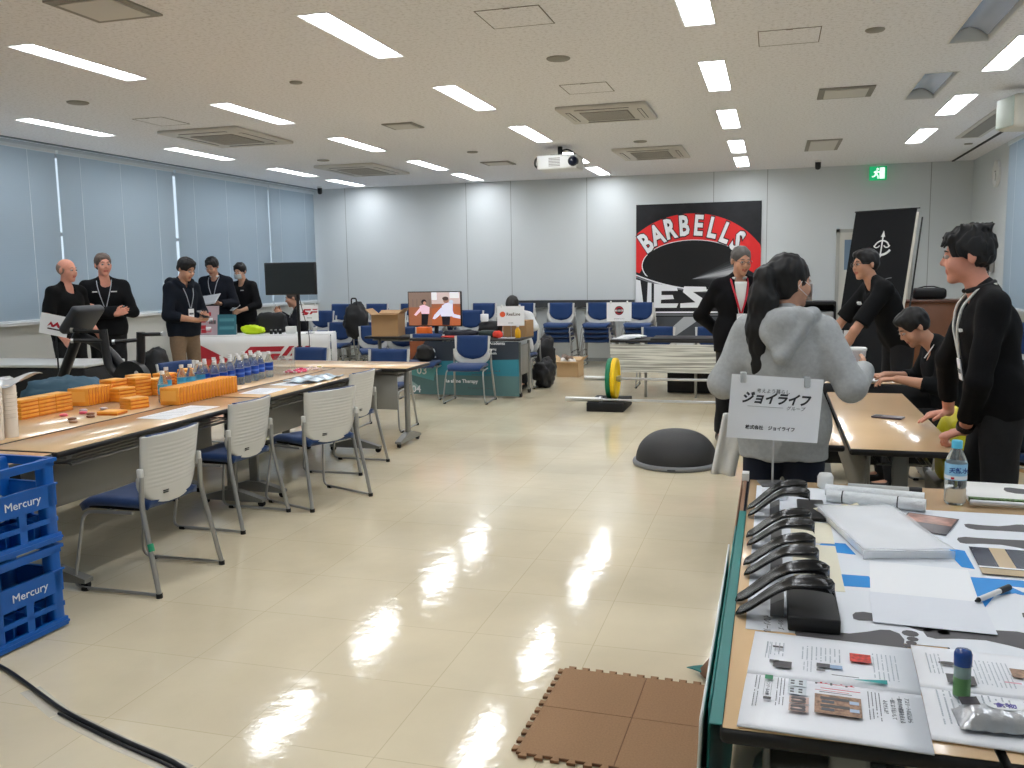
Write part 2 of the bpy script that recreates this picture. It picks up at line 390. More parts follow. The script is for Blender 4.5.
# right wall
mb=MB(); mb.b2((XR,12.3,0),(XR+.3,YB,ZC),M_wall); mb.b2((XR,YF-.3,0),(XR+.3,12.3,.95),M_lowwall); mb.b2((XR,YF-.3,2.96),(XR+.3,12.3,ZC),M_wall); mb.b2((XR,YF-.3,.95),(XR+.3,YF+.1,2.96),M_wall)
struct('wall_right',mb)
re=[-2.1,.9,3.9,6.9,9.9,12.27]
for i in range(5):
    a,b_=re[i],re[i+1]
    blind(None,XR-.06,a+.02,b_-.02,.97,2.95,-1,'grey window blind on the right wall, %s from the back wall'%ORD[4-i],'grey blinds along the right wall')
    mb=MB()
    for (ya,yb) in((a,a+.05),(b_-.05,b_)): mb.b2((XR+.14,ya,.95),(XR+.2,yb,2.96),M_alu)
    mb.b2((XR+.14,a,.95),(XR+.2,b_,1.0),M_alu); mb.b2((XR+.14,a,2.91),(XR+.2,b_,2.96),M_alu)
    w=struct('window_%d'%(i+8),mb)
    mb=MB(); mb.b2((XR+.17,a+.05,1.),(XR+.175,b_-.05,2.91),M_glass); mb.build('window_pane',w)
mb=MB(); mb.b2((XL-.3,YF-.3,0),(XR+.3,YF,ZC),M_wall); struct('wall_front',mb)
mb=MB(); mb.b2((XR-.3,6.2,ZC-.012),(XR-.27,YB-.02,ZC-.0005),M_dark); struct('trim_3',mb)

# world: bright overcast daylight outside
w=bpy.data.worlds.new('world'); SC.world=w; w.use_nodes=True; nt=w.node_tree
bg=nt.nodes['Background']; bg.inputs['Color'].default_value=(*lin((206,222,236)),1); bg.inputs['Strength'].default_value=1.3
SC.view_settings.view_transform='Standard'; SC.view_settings.look='None'; SC.view_settings.gamma=1; SC.view_settings.use_curve_mapping=False
SC.view_settings.exposure=.18
SC.cycles.use_denoising=True; SC.cycles.max_bounces=8; SC.cycles.diffuse_bounces=5; SC.cycles.glossy_bounces=4; SC.cycles.transmission_bounces=6
SC.cycles.sample_clamp_indirect=8; SC.cycles.caustics_reflective=False; SC.cycles.caustics_refractive=False

# ------------------------------------------------------------------ ceiling equipment
M_grille=mat('grille',(146,143,136),.7); M_cw=mat('ceiling_white',(205,202,196),.5)
def cassette(x0,x1,y0,y1,label):
    cx_,cy_=(x0+x1)/2,(y0+y1)/2; w,l=x1-x0,y1-y0
    t=thing('ceiling_air_conditioner',label,'air conditioner',(cx_,cy_,ZC),0,'cassette air conditioners in the ceiling')
    mb=MB(); mb.rbox((0,0,-.018),(w,l,.034),M_cw,.012); mb.build('panel',t)
    mb=MB(); mb.b2((-w*.27,-l*.27,-.042),(w*.27,l*.27,-.0355),M_grille)
    for i in range(12): 
        y=-l*.26+i*l*.52/11; mb.b2((-w*.26,y-.003,-.045),(w*.26,y+.003,-.0425),M_cw)
    mb.build('intake_grille',t)
    for k,(dx,dy) in enumerate(((0,1),(0,-1),(1,0),(-1,0))):
        mb=MB()
        if dy: mb.b2((-w*.3,dy*l*.40-.02,-.038),(w*.3,dy*l*.40+.02,-.0355),M_dark); mb.b2((-w*.3,dy*l*.40-.012,-.041),(w*.3,dy*l*.40+.016,-.0385),M_cw)
        else: mb.b2((dx*w*.40-.02,-l*.3,-.038),(dx*w*.40+.02,l*.3,-.0355),M_dark); mb.b2((dx*w*.40-.012,-l*.3,-.041),(dx*w*.40+.016,l*.3,-.0385),M_cw)
        mb.build('air_flap',t)
cassette(-6.15,-5.22,8.1,9.25,'ceiling air conditioner above left, nearer of the two by the windows')
cassette(-6.15,-5.25,11.4,12.7,'ceiling air conditioner near the far left corner')
cassette(-1.97,-1.13,8.27,9.12,'ceiling air conditioner in the middle, nearer one beside the projector')
cassette(-1.97,-1.1,11.3,12.4,'ceiling air conditioner in the middle, farther one near the back wall')
def hatch(x0,x1,y0,y1,label):
    mb=MB(); g=.006; z0,z1=-.003,-.0005
    cx_,cy_=(x0+x1)/2,(y0+y1)/2; w,l=(x1-x0)/2,(y1-y0)/2
    for p,q in (((-w,-l,z0),(w,-l+g,z1)),((-w,l-g,z0),(w,l,z1)),((-w,-l+g,z0),(-w+g,l-g,z1)),((w-g,-l+g,z0),(w,l-g,z1))): mb.b2(p,q,mat('hatch_line',(105,98,90),.6))
    mb.b2((-w+g,-l+g,-.002),(w-g,l-g,z1),M_ceil)
    mb.b2((-.02,-l-.01,-.005),(.02,-l+.012,-.0031),mat('latch_grey',(110,104,98),.5))
    o=mb.build('ceiling_hatch',None,(cx_,cy_,ZC)); tag(o,label,'ceiling hatch','square inspection hatches in the ceiling')
hatch(-1.7,-1.31,5.14,5.54,'square ceiling hatch nearest the camera, top centre')
hatch(-1.71,-1.32,7.34,7.74,'square ceiling hatch just in front of the middle air conditioner')
hatch(-.13,.26,6.17,6.58,'square ceiling hatch right of the fourth light column')
hatch(-5.9,-5.57,7.42,7.86,'square ceiling hatch before the left air conditioner')
def vent(x0,x1,y0,y1,label,rz=0):
    cx_,cy_=(x0+x1)/2,(y0+y1)/2; w,l=(x1-x0)/2,(y1-y0)/2
    t=thing('ceiling_vent',label,'ceiling vent',(cx_,cy_,ZC),0,'square air vents in the ceiling')
    mb=MB(); g=min(w,l)*.22
    for p,q in (((-w,-l,-.012),(w,-l+g,-.0005)),((-w,l-g,-.012),(w,l,-.0005)),((-w,-l+g,-.012),(-w+g,l-g,-.0005)),((w-g,-l+g,-.012),(w,l-g,-.0005))): mb.b2(p,q,M_grille)
    mb.build('frame',t)
    mb=MB(); mb.b2((-w+g+.001,-l+g+.001,-.018),(w-g-.001,l-g-.001,-.0005),M_cw); mb.build('face_plate',t)
vent(-3.83,-3.5,8.55,8.89,'square ceiling vent between the left light columns, nearer one')
vent(-3.9,-3.5,11.95,12.35,'square ceiling vent between the left light columns, farther one')
vent(.34,.79,8.26,8.74,'square ceiling vent right of the fourth light column')
vent(.35,.75,11.5,12.5,'pale ceiling vent near the back wall at right')
vent(-3.84,-3.4,4.17,4.6,'square ceiling vent at the top left edge of the picture')
def disc(x,y,r,label,cat,name,m=None):
    mb=MB(); mb.lathe([(r,-.0005),(r,-.006),(r*.9,-.012),(0,-.014)],m or M_grille,n=24); o=mb.build(name,None,(x,y,ZC)); tag(o,label,cat,'round ceiling speakers' if name=='ceiling_speaker' else None)
disc(-5.76,6.57,.09,'round ceiling speaker at left between the light columns','speaker','ceiling_speaker')
disc(-1.5,6.43,.085,'round ceiling speaker at the top centre beside a hatch','speaker','ceiling_speaker')
disc(-5.74,10.92,.08,'round ceiling speaker far left beyond the air conditioner','speaker','ceiling_speaker')
disc(-3.66,10.91,.07,'round ceiling speaker far centre left of the projector','speaker','ceiling_speaker')
disc(-1.54,10.8,.08,'round ceiling speaker between the two middle air conditioners','speaker','ceiling_speaker')
disc(-3.62,6.49,.05,'small ceiling detector between the second and third light columns','smoke detector','smoke_detector')
disc(.59,6.37,.06,'small bronze ceiling sprinkler right of the fourth light column','sprinkler','ceiling_sprinkler')
disc(2.3,12.6,.05,'small round ceiling detector near the clock','smoke detector','smoke_detector')
def ccam(x,y,label):
    t=thing('ceiling_camera',label,'camera',(x,y,ZC)); mb=MB(); mb.cyl((0,0,-.0005),(0,0,-.03),.045,M_white,n=16); mb.build('mount',t)
    mb=MB(); mb.cyl((0,0,-.03),(0,0,-.1),.04,M_black,n=16); mb.build('body',t); mb=MB(); mb.lathe([(.04,-.1),(.03,-.125),(0,-.135)],M_black,n=16); mb.build('dome',t)
ccam(.57,13.67,'small black ceiling camera near the back wall at right')
ccam(-7.5,14.1,'small black ceiling camera in the far left corner')
# long vent near right wall
t=thing('linear_vent','long dark slot vent in the ceiling along the right wall','ceiling vent',(2.18,10.9,ZC))
mb=MB(); mb.b2((-.14,-1.1,-.01),(.14,1.1,-.0005),M_cw); mb.build('frame',t)
mb=MB(); mb.b2((-.09,-1.0,-.016),(.09,1.0,-.0105),M_grille); mb.build('slot',t)
# projector hanging from the ceiling
t=thing('projector','white projector hanging from the ceiling in front of the back wall','projector',(-2.53,10.9,ZC))
mb=MB(); mb.cyl((0,0,-.0005),(0,0,-.1),.03,M_black).b2((-.1,-.08,-.11),(.1,.08,-.1),M_black); mb.build('bracket',t)
mb=MB(); mb.rbox((0,0,-.2),(.5,.38,.17),M_white,.02); mb.build('body',t)
mb=MB(); mb.cyl((.2,-.15,-.2),(.2,-.205,-.2),.06,M_black,n=20); mb.lathe([(.05,0),(.03,.01),(0,.014)],mat('lens',(20,25,40),.05),M=Matrix.Translation((.2,-.205,-.2))@Matrix.Rotation(PI/2,4,'X')); mb.build('lens',t)
mb=MB()
for i in range(6): mb.b2((-.1,-.193,-.25+i*.018),(.04,-.1905,-.24+i*.018),M_grille)
mb.build('vent_grille',t)
mb=MB(); mb.tube([(-.2,-.1,-.12),(-.28,-.1,-.13),(-.3,-.1,-.22),(-.24,-.1,-.27)],.012,M_black,rad=.06); mb.build('cable',t)
mb=MB(); mb.tube([(0,0,-.05),(.1,.0,-.03),(.22,.05,-.12)],.01,M_black,rad=.05); mb.build('cable',t)
# exit sign
M_green=mat('exit_green',(20,170,110),.4,emit=(20,190,120),estr=.45); M_signw=mat('exit_white',(240,250,245),.4,emit=(235,255,245),estr=.8)
t=thing('exit_sign','green running man exit sign hanging at the back wall','exit sign',(1.45,YB-.1,2.86))
mb=MB(); mb.b2((-.12,-.02,-.1),(.12,.02,.1),M_green); mb.b2((-.03,-.015,.1),(.03,.015,.139),M_white); mb.build('box',t)
mb=MB(); fx=lambda p,q,w=.02: mb.tube([(p[0],-.024,p[1]),(q[0],-.024,q[1])],w/2,M_signw,n=6)
mb.b2((.02,-.0225,-.08),(.09,-.0205,.08),M_signw)
mb.lathe([(.0,-.002),(.016,-.002),(.016,.002),(0,.002)],M_signw,M=Matrix.Translation((-.01,-.023,.06))@Matrix.Rotation(PI/2,4,'X'))
fx((-.015,.035),(-.03,-.01),.03); fx((-.02,.03),(.02,.01)); fx((-.02,.03),(-.06,.01)); fx((-.03,-.01),(.0,-.04)); fx((.0,-.04),(.0,-.08)); fx((-.03,-.01),(-.05,-.045)); fx((-.05,-.045),(-.085,-.05))
mb.build('pictogram',t)
# wall clock
t=thing('wall_clock','round white wall clock high on the right wall','clock',(XR-.001,13.08,2.66),0)
Mx=Matrix.Rotation(-PI/2,4,'Y')
mb=MB(); mb.lathe([(.17,0),(.17,.03),(.155,.035),(.155,.025),(0,.025)],M_white,n=32,M=Mx); mb.build('case',t)
mb=MB(); mb.box((-.028,.02,.03),(.003,.05,.012),M_black).box((-.028,0,-.04),(.003,.008,.1),M_black); mb.build('hands',t)
# wall telephone
t=thing('wall_phone','black wall telephone with coiled cord on the right wall','telephone',(XR-.001,13.05,1.5))
mb=MB(); mb.rbox((-.03,0,0),(.05,.16,.2),mat('phone_grey',(150,150,148),.5),.01); mb.build('base',t)
mb=MB(); mb.rbox((-.08,-.04,.03),(.045,.055,.24),M_black,.02); mb.build('handset',t)
mb=MB(); mb.tube([(-.06+.015*math.cos(i*1.4),.02+.015*math.sin(i*1.4),-.08-i*.004) for i in range(40)],.004,M_black,n=5); mb.build('coiled_cord',t)
# wall speaker at the top right
t=thing('wall_speaker','large cream loudspeaker box mounted under the ceiling at right','speaker',(2.10,8.8,2.78),R(12))
M_cream=mat('cream_plastic',(214,210,196),.5)
mb=MB(); mb.rbox((0,0,0),(.46,.34,.28),M_cream,.04,3); mb.build('body',t)
mb=MB(); mb.rbox((-.235,0,0),(.02,.30,.25),mat('pale_grille',(200,212,204),.6,bump=(200,.4)),.02); mb.build('grille',t)
mb=MB(); mb.b2((-.03,-.03,.13),(.03,.03,.2195),M_steel); mb.build('bracket',t)
# ================================================================== CHAIRS
M_shell=mat('chair_shell',(208,208,204),.45); M_blue=mat('blue_fabric',(18,52,100),.85,noise=(400,.12),sheen=.2); M_bluedk=mat('blue_fabric_dark',(18,44,88),.85)
M_chrome=mat('chair_tube',(172,172,170),.32,metal=.7); M_rubber=mat('rubber',(15,15,16),.7)
def make_chair(label,cat='chair',group=None):
    t=thing('stacking_chair',label,cat,(0,0,0),0,group)
    yb=lambda x,z: .165+(z-.42)*.16-.05*(abs(x)/.22)**2.2
    def half(z):  # half width of the back at height z
        if z>.56: return .207+ (z-.56)*.07
        k=(z-.41)/(.15); k=max(0,min(1,k)); return .235*math.sqrt(max(0,1-(1-k)**2.6))*.95
    nz,nx=22,12
    def fs(u,v):
        z=.412+.345*v; h=max(.02,half(z)); x=(u*2-1)*h
        g=.0022*math.sin(z*2*PI/.021) if .5<z<.72 and abs(x)<h*.8 else 0
        return (x,yb(x,z)+.012+g,z)
    mb=MB(); mb.surf(lambda u,v:fs(1-u,v),nx,nz*3,M_shell,th=.012)
    mb.b2((.05,.168+.012,.462),(.085,.186,.466),M_dark).b2((.05,.168+.012,.472),(.085,.187,.476),M_dark)
    for sx_ in(-1,1): mb.rbox((sx_*.222,.165,.575),(.022,.03,.07),M_shell,.008)
    mb.build('back_shell',t)
    def fc(u,v):
        z=.485+.279*v; k=min(1,(z-.485)/.17); h=.19*math.sqrt(max(0,1-(1-k)**2.4))+.004; x=(u*2-1)*min(h,.19)
        e=min(1,(1-abs(u*2-1))*6,v*8,(1-v)*8+.2)
        return (x,yb(x,z)-.004-.02*e,z)
    mb=MB(); mb.surf(fc,12,16,M_blue,th=.014); mb.build('back_cushion',t)
    def st(u,v):
        x=(u*2-1)*.215; y=-.23+.40*v; r=min(1,v*5,(1-v)*5); h=1-((abs(u*2-1))**6)*.5
        x*=(.86+.14*min(1,math.sin(min(1,max(.0,v*4))*PI/2)))*(1-.12*max(0,(v-.7)/.3))
        z=.43+.012*math.sin(v*PI)-.03*(max(0,.25-v)/.25)**2 + .006*abs(u*2-1)
        e=min(1,(1-abs(u*2-1))*8+.1,v*10+.1,(1-v)*10+.1)
        return (x,y,z+.012*e)
    mb=MB(); mb.surf(lambda u,v:st(u,v),14,14,M_blue,th=.035); mb.build('seat_cushion',t)
    mb=MB(); mb.rbox((0,-.03,.398),(.36,.3,.012),M_rubber,.005); mb.tube([(-.2,-.05,.388),(.2,-.05,.388)],.01,M_chrome); mb.build('seat_pan',t)
    for s in(-1,1):
        mb=MB()
        mb.tube([(s*.222,.172,.57),(s*.226,.165,.43),(s*.25,.25,.014)],.0125,M_chrome,rad=.05,n=8)
        mb.tube([(s*.25,.25,.014),(s*.25,-.235,.014),(s*.215,-.18,.385),(s*.2,.09,.388)],.0085,M_chrome,rad=.055,n=7)
        mb.cyl((s*.25,.25,0.0),(s*.25,.25,.022),.0155,M_rubber,n=10); mb.rbox((s*.25,-.17,.009),(.026,.035,.0178),M_rubber,.004)
        mb.build('side_frame',t)
    return t
G_NEAR='white backed chairs along the left tables'
chair=make_chair('white backed blue chair nearest the camera, right of the blue crates','chair',G_NEAR)
chair.location=(-3.0,3.68,0); chair.rotation_euler=(0,0,R(-90))
mb=MB(); mb.cyl((.2355,.205,.255),(.2388,.215,.22),.0145,mat('green_tape',(40,150,110),.6),n=10); mb.build('green_tape',chair)
dup0=[k for k in chair.children if not k.name.startswith('green_tape')]
KIDS[chair.name]=dup0
dup(chair,'second white backed blue chair along the left tables, beside the nearest one',(-3.2,4.70,0),R(-91))
dup(chair,'white backed blue chair turned outward, right of the second chair',(-2.93,5.30,0),R(-112))
dup(chair,'farthest white backed chair along the left tables, near the cross table',(-3.2,6.25,0),R(-90))
G_FRONT='blue chairs standing around the far tables'
dup(chair,'blue chair standing alone in front of the teal booth banner',(-3.38,9.78,0),R(3),G_FRONT)
dup(chair,'blue chair pushed behind the cross table, left of its right end',(-3.62,7.92,0),R(2),G_FRONT)
dup(chair,'blue chair behind the cross table in front of the white booth cloth',(-4.55,8.02,0),R(-3),G_FRONT)
dup(chair,'blue chair behind the water bottles, only its top edge showing',(-4.86,6.66,0),R(80),G_FRONT)
dup(chair,'blue chair with a black bag on it behind the cross table corner',(-4.05,10.05,0),R(4),G_FRONT)
dup(chair,'blue chair left of the orange box, facing the camera',(-4.95,11.35,0),R(-2),G_FRONT)
dup(chair,'blue chair at the right end of the white booth cloth',(-5.42,11.62,0),R(25),G_FRONT)
GS='stacked blue chairs along the back wall'
def stack(X,Y,n,where,rz=0,lo=0):
    for k in range(lo,n):
        pos='topmost' if k==n-1 else ('second from the top' if k==n-2 else ('third from the top' if k==n-3 else 'lowest'))
        dup(chair,'stacked blue chair, %s, in the %s'%(pos,where),(X+random.uniform(-.01,.01),Y-.05*k,.078*k),R(rz+random.uniform(-1.5,1.5)),GS)
XS=[-1.98,-2.62,-3.26,-3.9,-4.54,-5.18,-5.82,-6.46,-7.1]
for i,X in enumerate(XS): stack(X,13.95,4,'back wall stack %s from the right'%ORD[i])
for i,X in enumerate((-4.5,-5.14,-5.78,-6.42,-7.05)): stack(X,13.1,3,'middle row stack %s from the right'%ORD[i])
for i,X in enumerate((-5.15,-5.8,-6.45)): stack(X,12.45,1,'front row, %s from the right'%ORD[i])
dup(chair,'blue chair back showing above the striped table, just left of the round banner',(-1.42,11.5,0),R(2),G_FRONT)
dup(chair,'blue chair behind the striped table beside the man in the dark suit',(-.75,11.5,0),R(-4),G_FRONT)
stack(2.05,8.6,4,'stack at the right edge',-20)
dup(chair,'blue chair at the lower right behind the man with a watch',(1.42,5.6,0),R(60),G_FRONT)

# ================================================================== TABLES
M_maple=mat('maple_top',(226,192,150),.22,noise=(2.5,.05),coat=.3); M_tgrey=mat('table_grey',(142,141,136),.5); M_tleg=mat('table_leg',(134,134,130),.4,metal=.3)
M_edge=mat('table_edge',(28,27,27),.5)
def folding_table(name,label,loc,rz,L,D,h,panel=True,group=None,tray=True,leg_in=.12,top=M_maple,panel_m=None,cat='table',foot=.23):
    t=thing(name,label,cat,loc,rz,group)
    mb=MB(); mb.rbox((0,0,h-.016),(L-.002,D-.002,.03),M_edge,.012,3); mb.build('top_edge',t)
    mb=MB(); mb.rbox((0,0,h-.0005),(L-.012,D-.012,.002),top,.001,1); mb.build('tabletop',t)
    if panel:
        pm=panel_m or M_tgrey
        mb=MB(); mb.rbox((0,D*.32,h-.22),(L-.26,.014,.3),pm,.004,1); mb.build('modesty_panel',t)
    if tray:
        mb=MB()
        for y in(-D*.22,-D*.08,D*.06,D*.2): mb.tube([(-L/2+.2,y,h-.105),(L/2-.2,y,h-.105)],.005,M_tleg,n=6)
        mb.tube([(-L/2+.18,-D*.28,h-.1),(L/2-.18,-D*.28,h-.1)],.008,M_tleg,n=6)
        for x in(-L/2+.2,0,L/2-.2): mb.tube([(x,-D*.28,h-.1),(x,D*.2,h-.105)],.005,M_tleg,n=6)
        mb.build('wire_shelf',t)
    mb=MB(); mb.rbox((0,0,h-.06),(L-.3,.05,.03),M_tleg,.005,1); mb.build('cross_beam',t)
    for s in(-1,1):
        x=s*(L/2-leg_in)
        mb=MB(); mb.rbox((x,0,(h-.03+.07)/2),(.03,.07,h-.03-.07),M_tleg,.01); mb.rbox((x,0,h-.045),(.04,D*.8,.025),M_tleg,.008); lg=mb.build('leg',t)
        mb=MB(); mb.prism([(-foot,.035),(foot,.035),(foot,.055),(.05,.105),(-.05,.105),(-foot,.055)],-.028,.028,M_tleg,Matrix.Translation((x,0,0))@Matrix(((0,0,1,0),(1,0,0,0),(0,1,0,0),(0,0,0,1)))); mb.build('foot',lg)
        for s2 in(-1,1):
            mb=MB(); mb.cyl((x-.012,s2*(foot-.02),.0225),(x+.012,s2*(foot-.02),.0225),.022,M_rubber,n=12); mb.build('caster',lg)
    return t
GT='long maple tables at the left'
D_near=.43
# local +Y points to world -X when rz=+90
for i,(a,b_) in enumerate(((1.5,3.31),(3.33,5.14),(5.16,6.95))):
    folding_table('conference_table','long maple table, near row at left, %s'%('beside the blue crates','behind the nearest chairs','ending at the cross table')[i],(-3.395,(a+b_)/2,0),R(90),b_-a,D_near,.7,True,GT)
    folding_table('conference_table','deeper maple table, far row at left, %s'%('beside the cup tower','carrying the orange packs','carrying the blue water bottles')[i],(-4.055,(a+b_)/2,0),R(90),b_-a,.86,.7,False,GT,tray=False)
folding_table('conference_table','maple cross table closing the far end of the left tables, grey front panel',(-3.94,7.26,0),R(180),1.94,.56,.7,True,GT)

# ------------------------------------------------------------------ blue crates
M_crate=mat('crate_blue',(10,92,178),.38); M_letter=mat('crate_letter',(225,232,240),.5)
def crate(z,label):
    t=thing('bottle_crate',label,'crate',(-3.085,2.87,z),R(-2),'stacked blue crates at the left edge')
    W,D,H_=.30,.36,.375; th=.012; mb=MB()   # W along x, D along y
    # rims and posts
    def ring(z0,z1,g=0,t_=th):
        mb.b2((-W/2-g,-D/2-g,z0),(W/2+g,-D/2+t_,z1),M_crate); mb.b2((-W/2-g,D/2-t_,z0),(W/2+g,D/2+g,z1),M_crate)
        mb.b2((-W/2-g,-D/2+t_,z0),(-W/2+t_,D/2-t_,z1),M_crate); mb.b2((W/2-t_,-D/2+t_,z0),(W/2+g,D/2-t_,z1),M_crate)
    ring(.008,.045,.006); ring(.355,.37,.008); ring(.255,.262,.006); ring(.02,.03,.01); ring(.095,.115); ring(.165,.262); ring(.335,.36)
    mb.b2((-W/2+th,-D/2+th,.01),(W/2-th,D/2-th,.022),M_crate)
    for sx_ in(-1,1):
        for sy_ in(-1,1):
            mb.rbox((sx_*(W/2-.028),sy_*(D/2-.028),.19),(.056,.056,.35),M_crate,.012)
        mb.b2((sx_*(W/2-.012)-.0,-.018,.03),(sx_*W/2,.018,.17),M_crate); mb.b2((-.018,sx_*(D/2-.012),.03),(.018,sx_*D/2,.17),M_crate)
    mb.build('body',t)
    mb=MB(); 
    for k in(-1,0,1): mb.b2((k*.07-.002,-D/2+.02,.022),(k*.07+.002,D/2-.02,.12),M_crate)
    for k in(-1,0,1): mb.b2((-W/2+.02,k*.07-.002,.022),(W/2-.02,k*.07+.002,.12),M_crate)
    mb.build('divider',t)
    mb=MB(); mb.text('Mercury',.048,M_letter,frame((W/2+.0075,.0,.212),(0,1,0),(0,0,1)),ext=.0008,sx=1.1); mb.build('lettering',t)
    return t
crate(0,'blue plastic crate at the left edge, lower of the two stacked')
crate(.3765,'blue plastic crate at the left edge, upper of the two stacked')
for i,(x,y,rz) in enumerate(((-3.1,2.84,20),(-3.13,2.93,-15),(-3.04,2.9,50))):
    mb=MB(); 
    mb.surf(lambda u,v:((u-.5)*.16,(v-.5)*.11,.012*math.sin(u*7+i)+.01*math.cos(v*9)),10,8,mat('clear_film',(235,240,245),.15,alpha=.75),th=.002)
    o=mb.build('plastic_pack',None,(x,y,.3765+.13+.022+i*.03)); o.rotation_euler=(R(10),R(8),R(rz)); tag(o,('lowest','middle','topmost')[i]+' crumpled clear plastic pack inside the upper blue crate','plastic bag','clear packs in the upper crate')

# ------------------------------------------------------------------ things on the left tables
ZT_=.7012
M_orange=mat('orange_carton',(242,166,60),.45,noise=(30,.06)); M_orange2=mat('orange_light',(252,190,92),.45); M_ored=mat('orange_print',(214,96,24),.5)
def make_pack(label):
    # 0.16 x 0.11 x 0.022 pack lying flat, origin at base centre
    t=thing('orange_pack',label,'food pack'); mb=MB(); mb.rbox((0,0,.011),(.13,.11,.0214),M_orange,.002,1); mb.build('carton',t)
    mb=MB(); mb.b2((-.055,-.03,.0215),(.045,.035,.0219),M_orange2); mb.b2((-.064,-.0553,.004),(.064,-.055,.0085),M_ored); mb.b2((-.064,.055,.004),(.064,.0553,.0085),M_orange2); mb.b2((.0652,-.05,.006),(.0655,.05,.012),M_ored); mb.build('print',t)
    return t
pk=make_pack('single orange pack lying flat by itself on the table'); pk.location=(-3.74,4.36,ZT_); pk.rotation_euler=(0,0,R(8))
KIDS[pk.name]=list(pk.children)
def stand_row(x,y0,n,dy,where,grp,tilt=0,rz=0,dx=0):
    """packs standing on their long edge, row running along +Y; faces look along Y"""
    for k in range(n):
        rot=(R(90+tilt+random.uniform(-1.5,1.5)),0,R(rz))
        dup(pk,'upright orange pack, %s %s'%((ORD[k] if k<18 else ('nineteenth','twentieth','last','last')[k-18]) + ' from the left,',where),(x+dx*k+random.uniform(-.002,.002),y0+dy*k,ZT_+.0555),0,grp,rot)
# long upright row along the near edge
stand_row(-3.63,4.76,20,.033,'long front row beside the bottles','orange packs in the front row',0,6,.0)
def flat_stack(x,y,n,rz,where,grp):
    for k in range(n):
        dup(pk,'orange pack in the %s, %s from the bottom'%(where,ORD[k]),(x+random.uniform(-.003,.003),y+random.uniform(-.003,.003),ZT_+k*.0222),R(rz),grp)
# leftmost wall of packs: two layers of big faces turned to the camera
for c in range(3):
    for r in range(5): dup(pk,'orange pack in the leftmost wall of packs, column %s, %s from the bottom'%(('nearest','middle','farthest')[c],ORD[r]),(-4.175,4.14+c*.132,ZT_+r*.0222),R(90),'orange packs in the leftmost wall')
stand_row(-4.2,4.62,9,.026,'standing row left of the tall stacks','orange packs in the left standing row',0,15)
for j,(x,y,n,rz) in enumerate(((-4.08,4.86,4,80),(-4.2,4.93,6,82),(-4.12,5.06,6,80),(-4.22,5.2,6,85),(-4.06,5.19,5,82))):
    flat_stack(x,y,n,rz,'%s tall flat stack behind'%ORD[j],'orange packs in the tall flat stacks')
flat_stack(-3.78,4.6,3,75,'small stack beside the sky blue bottles','orange packs in the small stack')
for j,(x,y) in enumerate(((-4.36,5.66),(-4.2,5.70),(-4.36,5.95))): flat_stack(x,y,4,5,'stack behind the water bottles, %s'%('left one','right one','rear one')[j],'orange packs behind the bottles')
# water bottles
M_pet=mat('pet_clear',(232,242,246),.06,trans=.85,ior=1.18); M_cap=mat('cap_white',(240,240,240),.4)
def make_bottle(label,lab,lab2,capm,h=.205,r=.032,text=None):
    t=thing('water_bottle',label,'bottle'); mb=MB()
    mb.lathe([(r*.8,0),(r,.006),(r,.045),(r*.96,.05),(r,.055),(r,.12),(r*.95,.135),(r*.55,.165),(r*.4,.178),(r*.4,.19)],M_pet,n=14); mb.build('bottle_body',t)
    mb=MB(); mb.lathe([(r+.0006,.058),(r+.0008,.118)],lab,n=14); mb.lathe([(r+.0011,.078),(r+.0011,.092)],lab2,n=14)
    if text: mb.text(text,.022,lab2,frame((0,-r-.001,.1),(1,0,0),(0,0,1)),sx=.8)
    mb.build('label',t)
    mb=MB(); mb.cyl((0,0,.184),(0,0,h),r*.46,capm,n=12); mb.build('cap',t)
    return t
M_lsky=mat('label_sky',(70,175,225),.35); M_lblue=mat('label_blue',(28,74,176),.35); M_lw=mat('label_white',(225,235,245),.35)
bs=make_bottle('small water bottle with sky blue label, nearest the orange small stack',M_lsky,mat('label_sky2',(120,205,240),.35),M_cap)
bs.location=(-3.74,4.83,ZT_); KIDS[bs.name]=list(bs.children)
for k,(x,y,nm) in enumerate(((-3.84,5.04,'second from the left'),(-3.84,5.2,'third from the left'),(-3.80,5.24,'fourth, partly behind the third'),(-3.82,5.38,'rightmost'))):
    dup(bs,'small water bottle with sky blue label, %s'%nm,(x-.03,y,ZT_),k,'sky blue labelled bottles')
bb=make_bottle('water bottle with dark blue label, nearest of the dense group',M_lblue,mat('label_blue2',(90,130,215),.35),M_cap)
bb.location=(-3.76,5.42,ZT_); KIDS[bb.name]=list(bb.children)
for r_ in range(8):
    for c_ in range(3):
        if r_==0 and c_==0: continue
        dup(bb,'water bottle with dark blue label, %s row from the left, %s'%(ORD[r_],('front','middle','back')[c_]),(-3.76-.095*c_+random.uniform(-.008,.008)-.01*r_,5.42+.115*r_+.03*c_+random.uniform(-.01,.01),ZT_),r_,'dark blue labelled bottles')
# clear display board beside the last bottles
mb=MB(); mb.b2((-.13,-.0015,0),(.13,.0015,.13),mat('acrylic',(240,246,250),.05,trans=.9,ior=1.1)); o=mb.build('acrylic_stand',None,(-3.83,6.42,ZT_)); tag(o,'clear acrylic stand at the right end of the blue labelled bottles','stand')
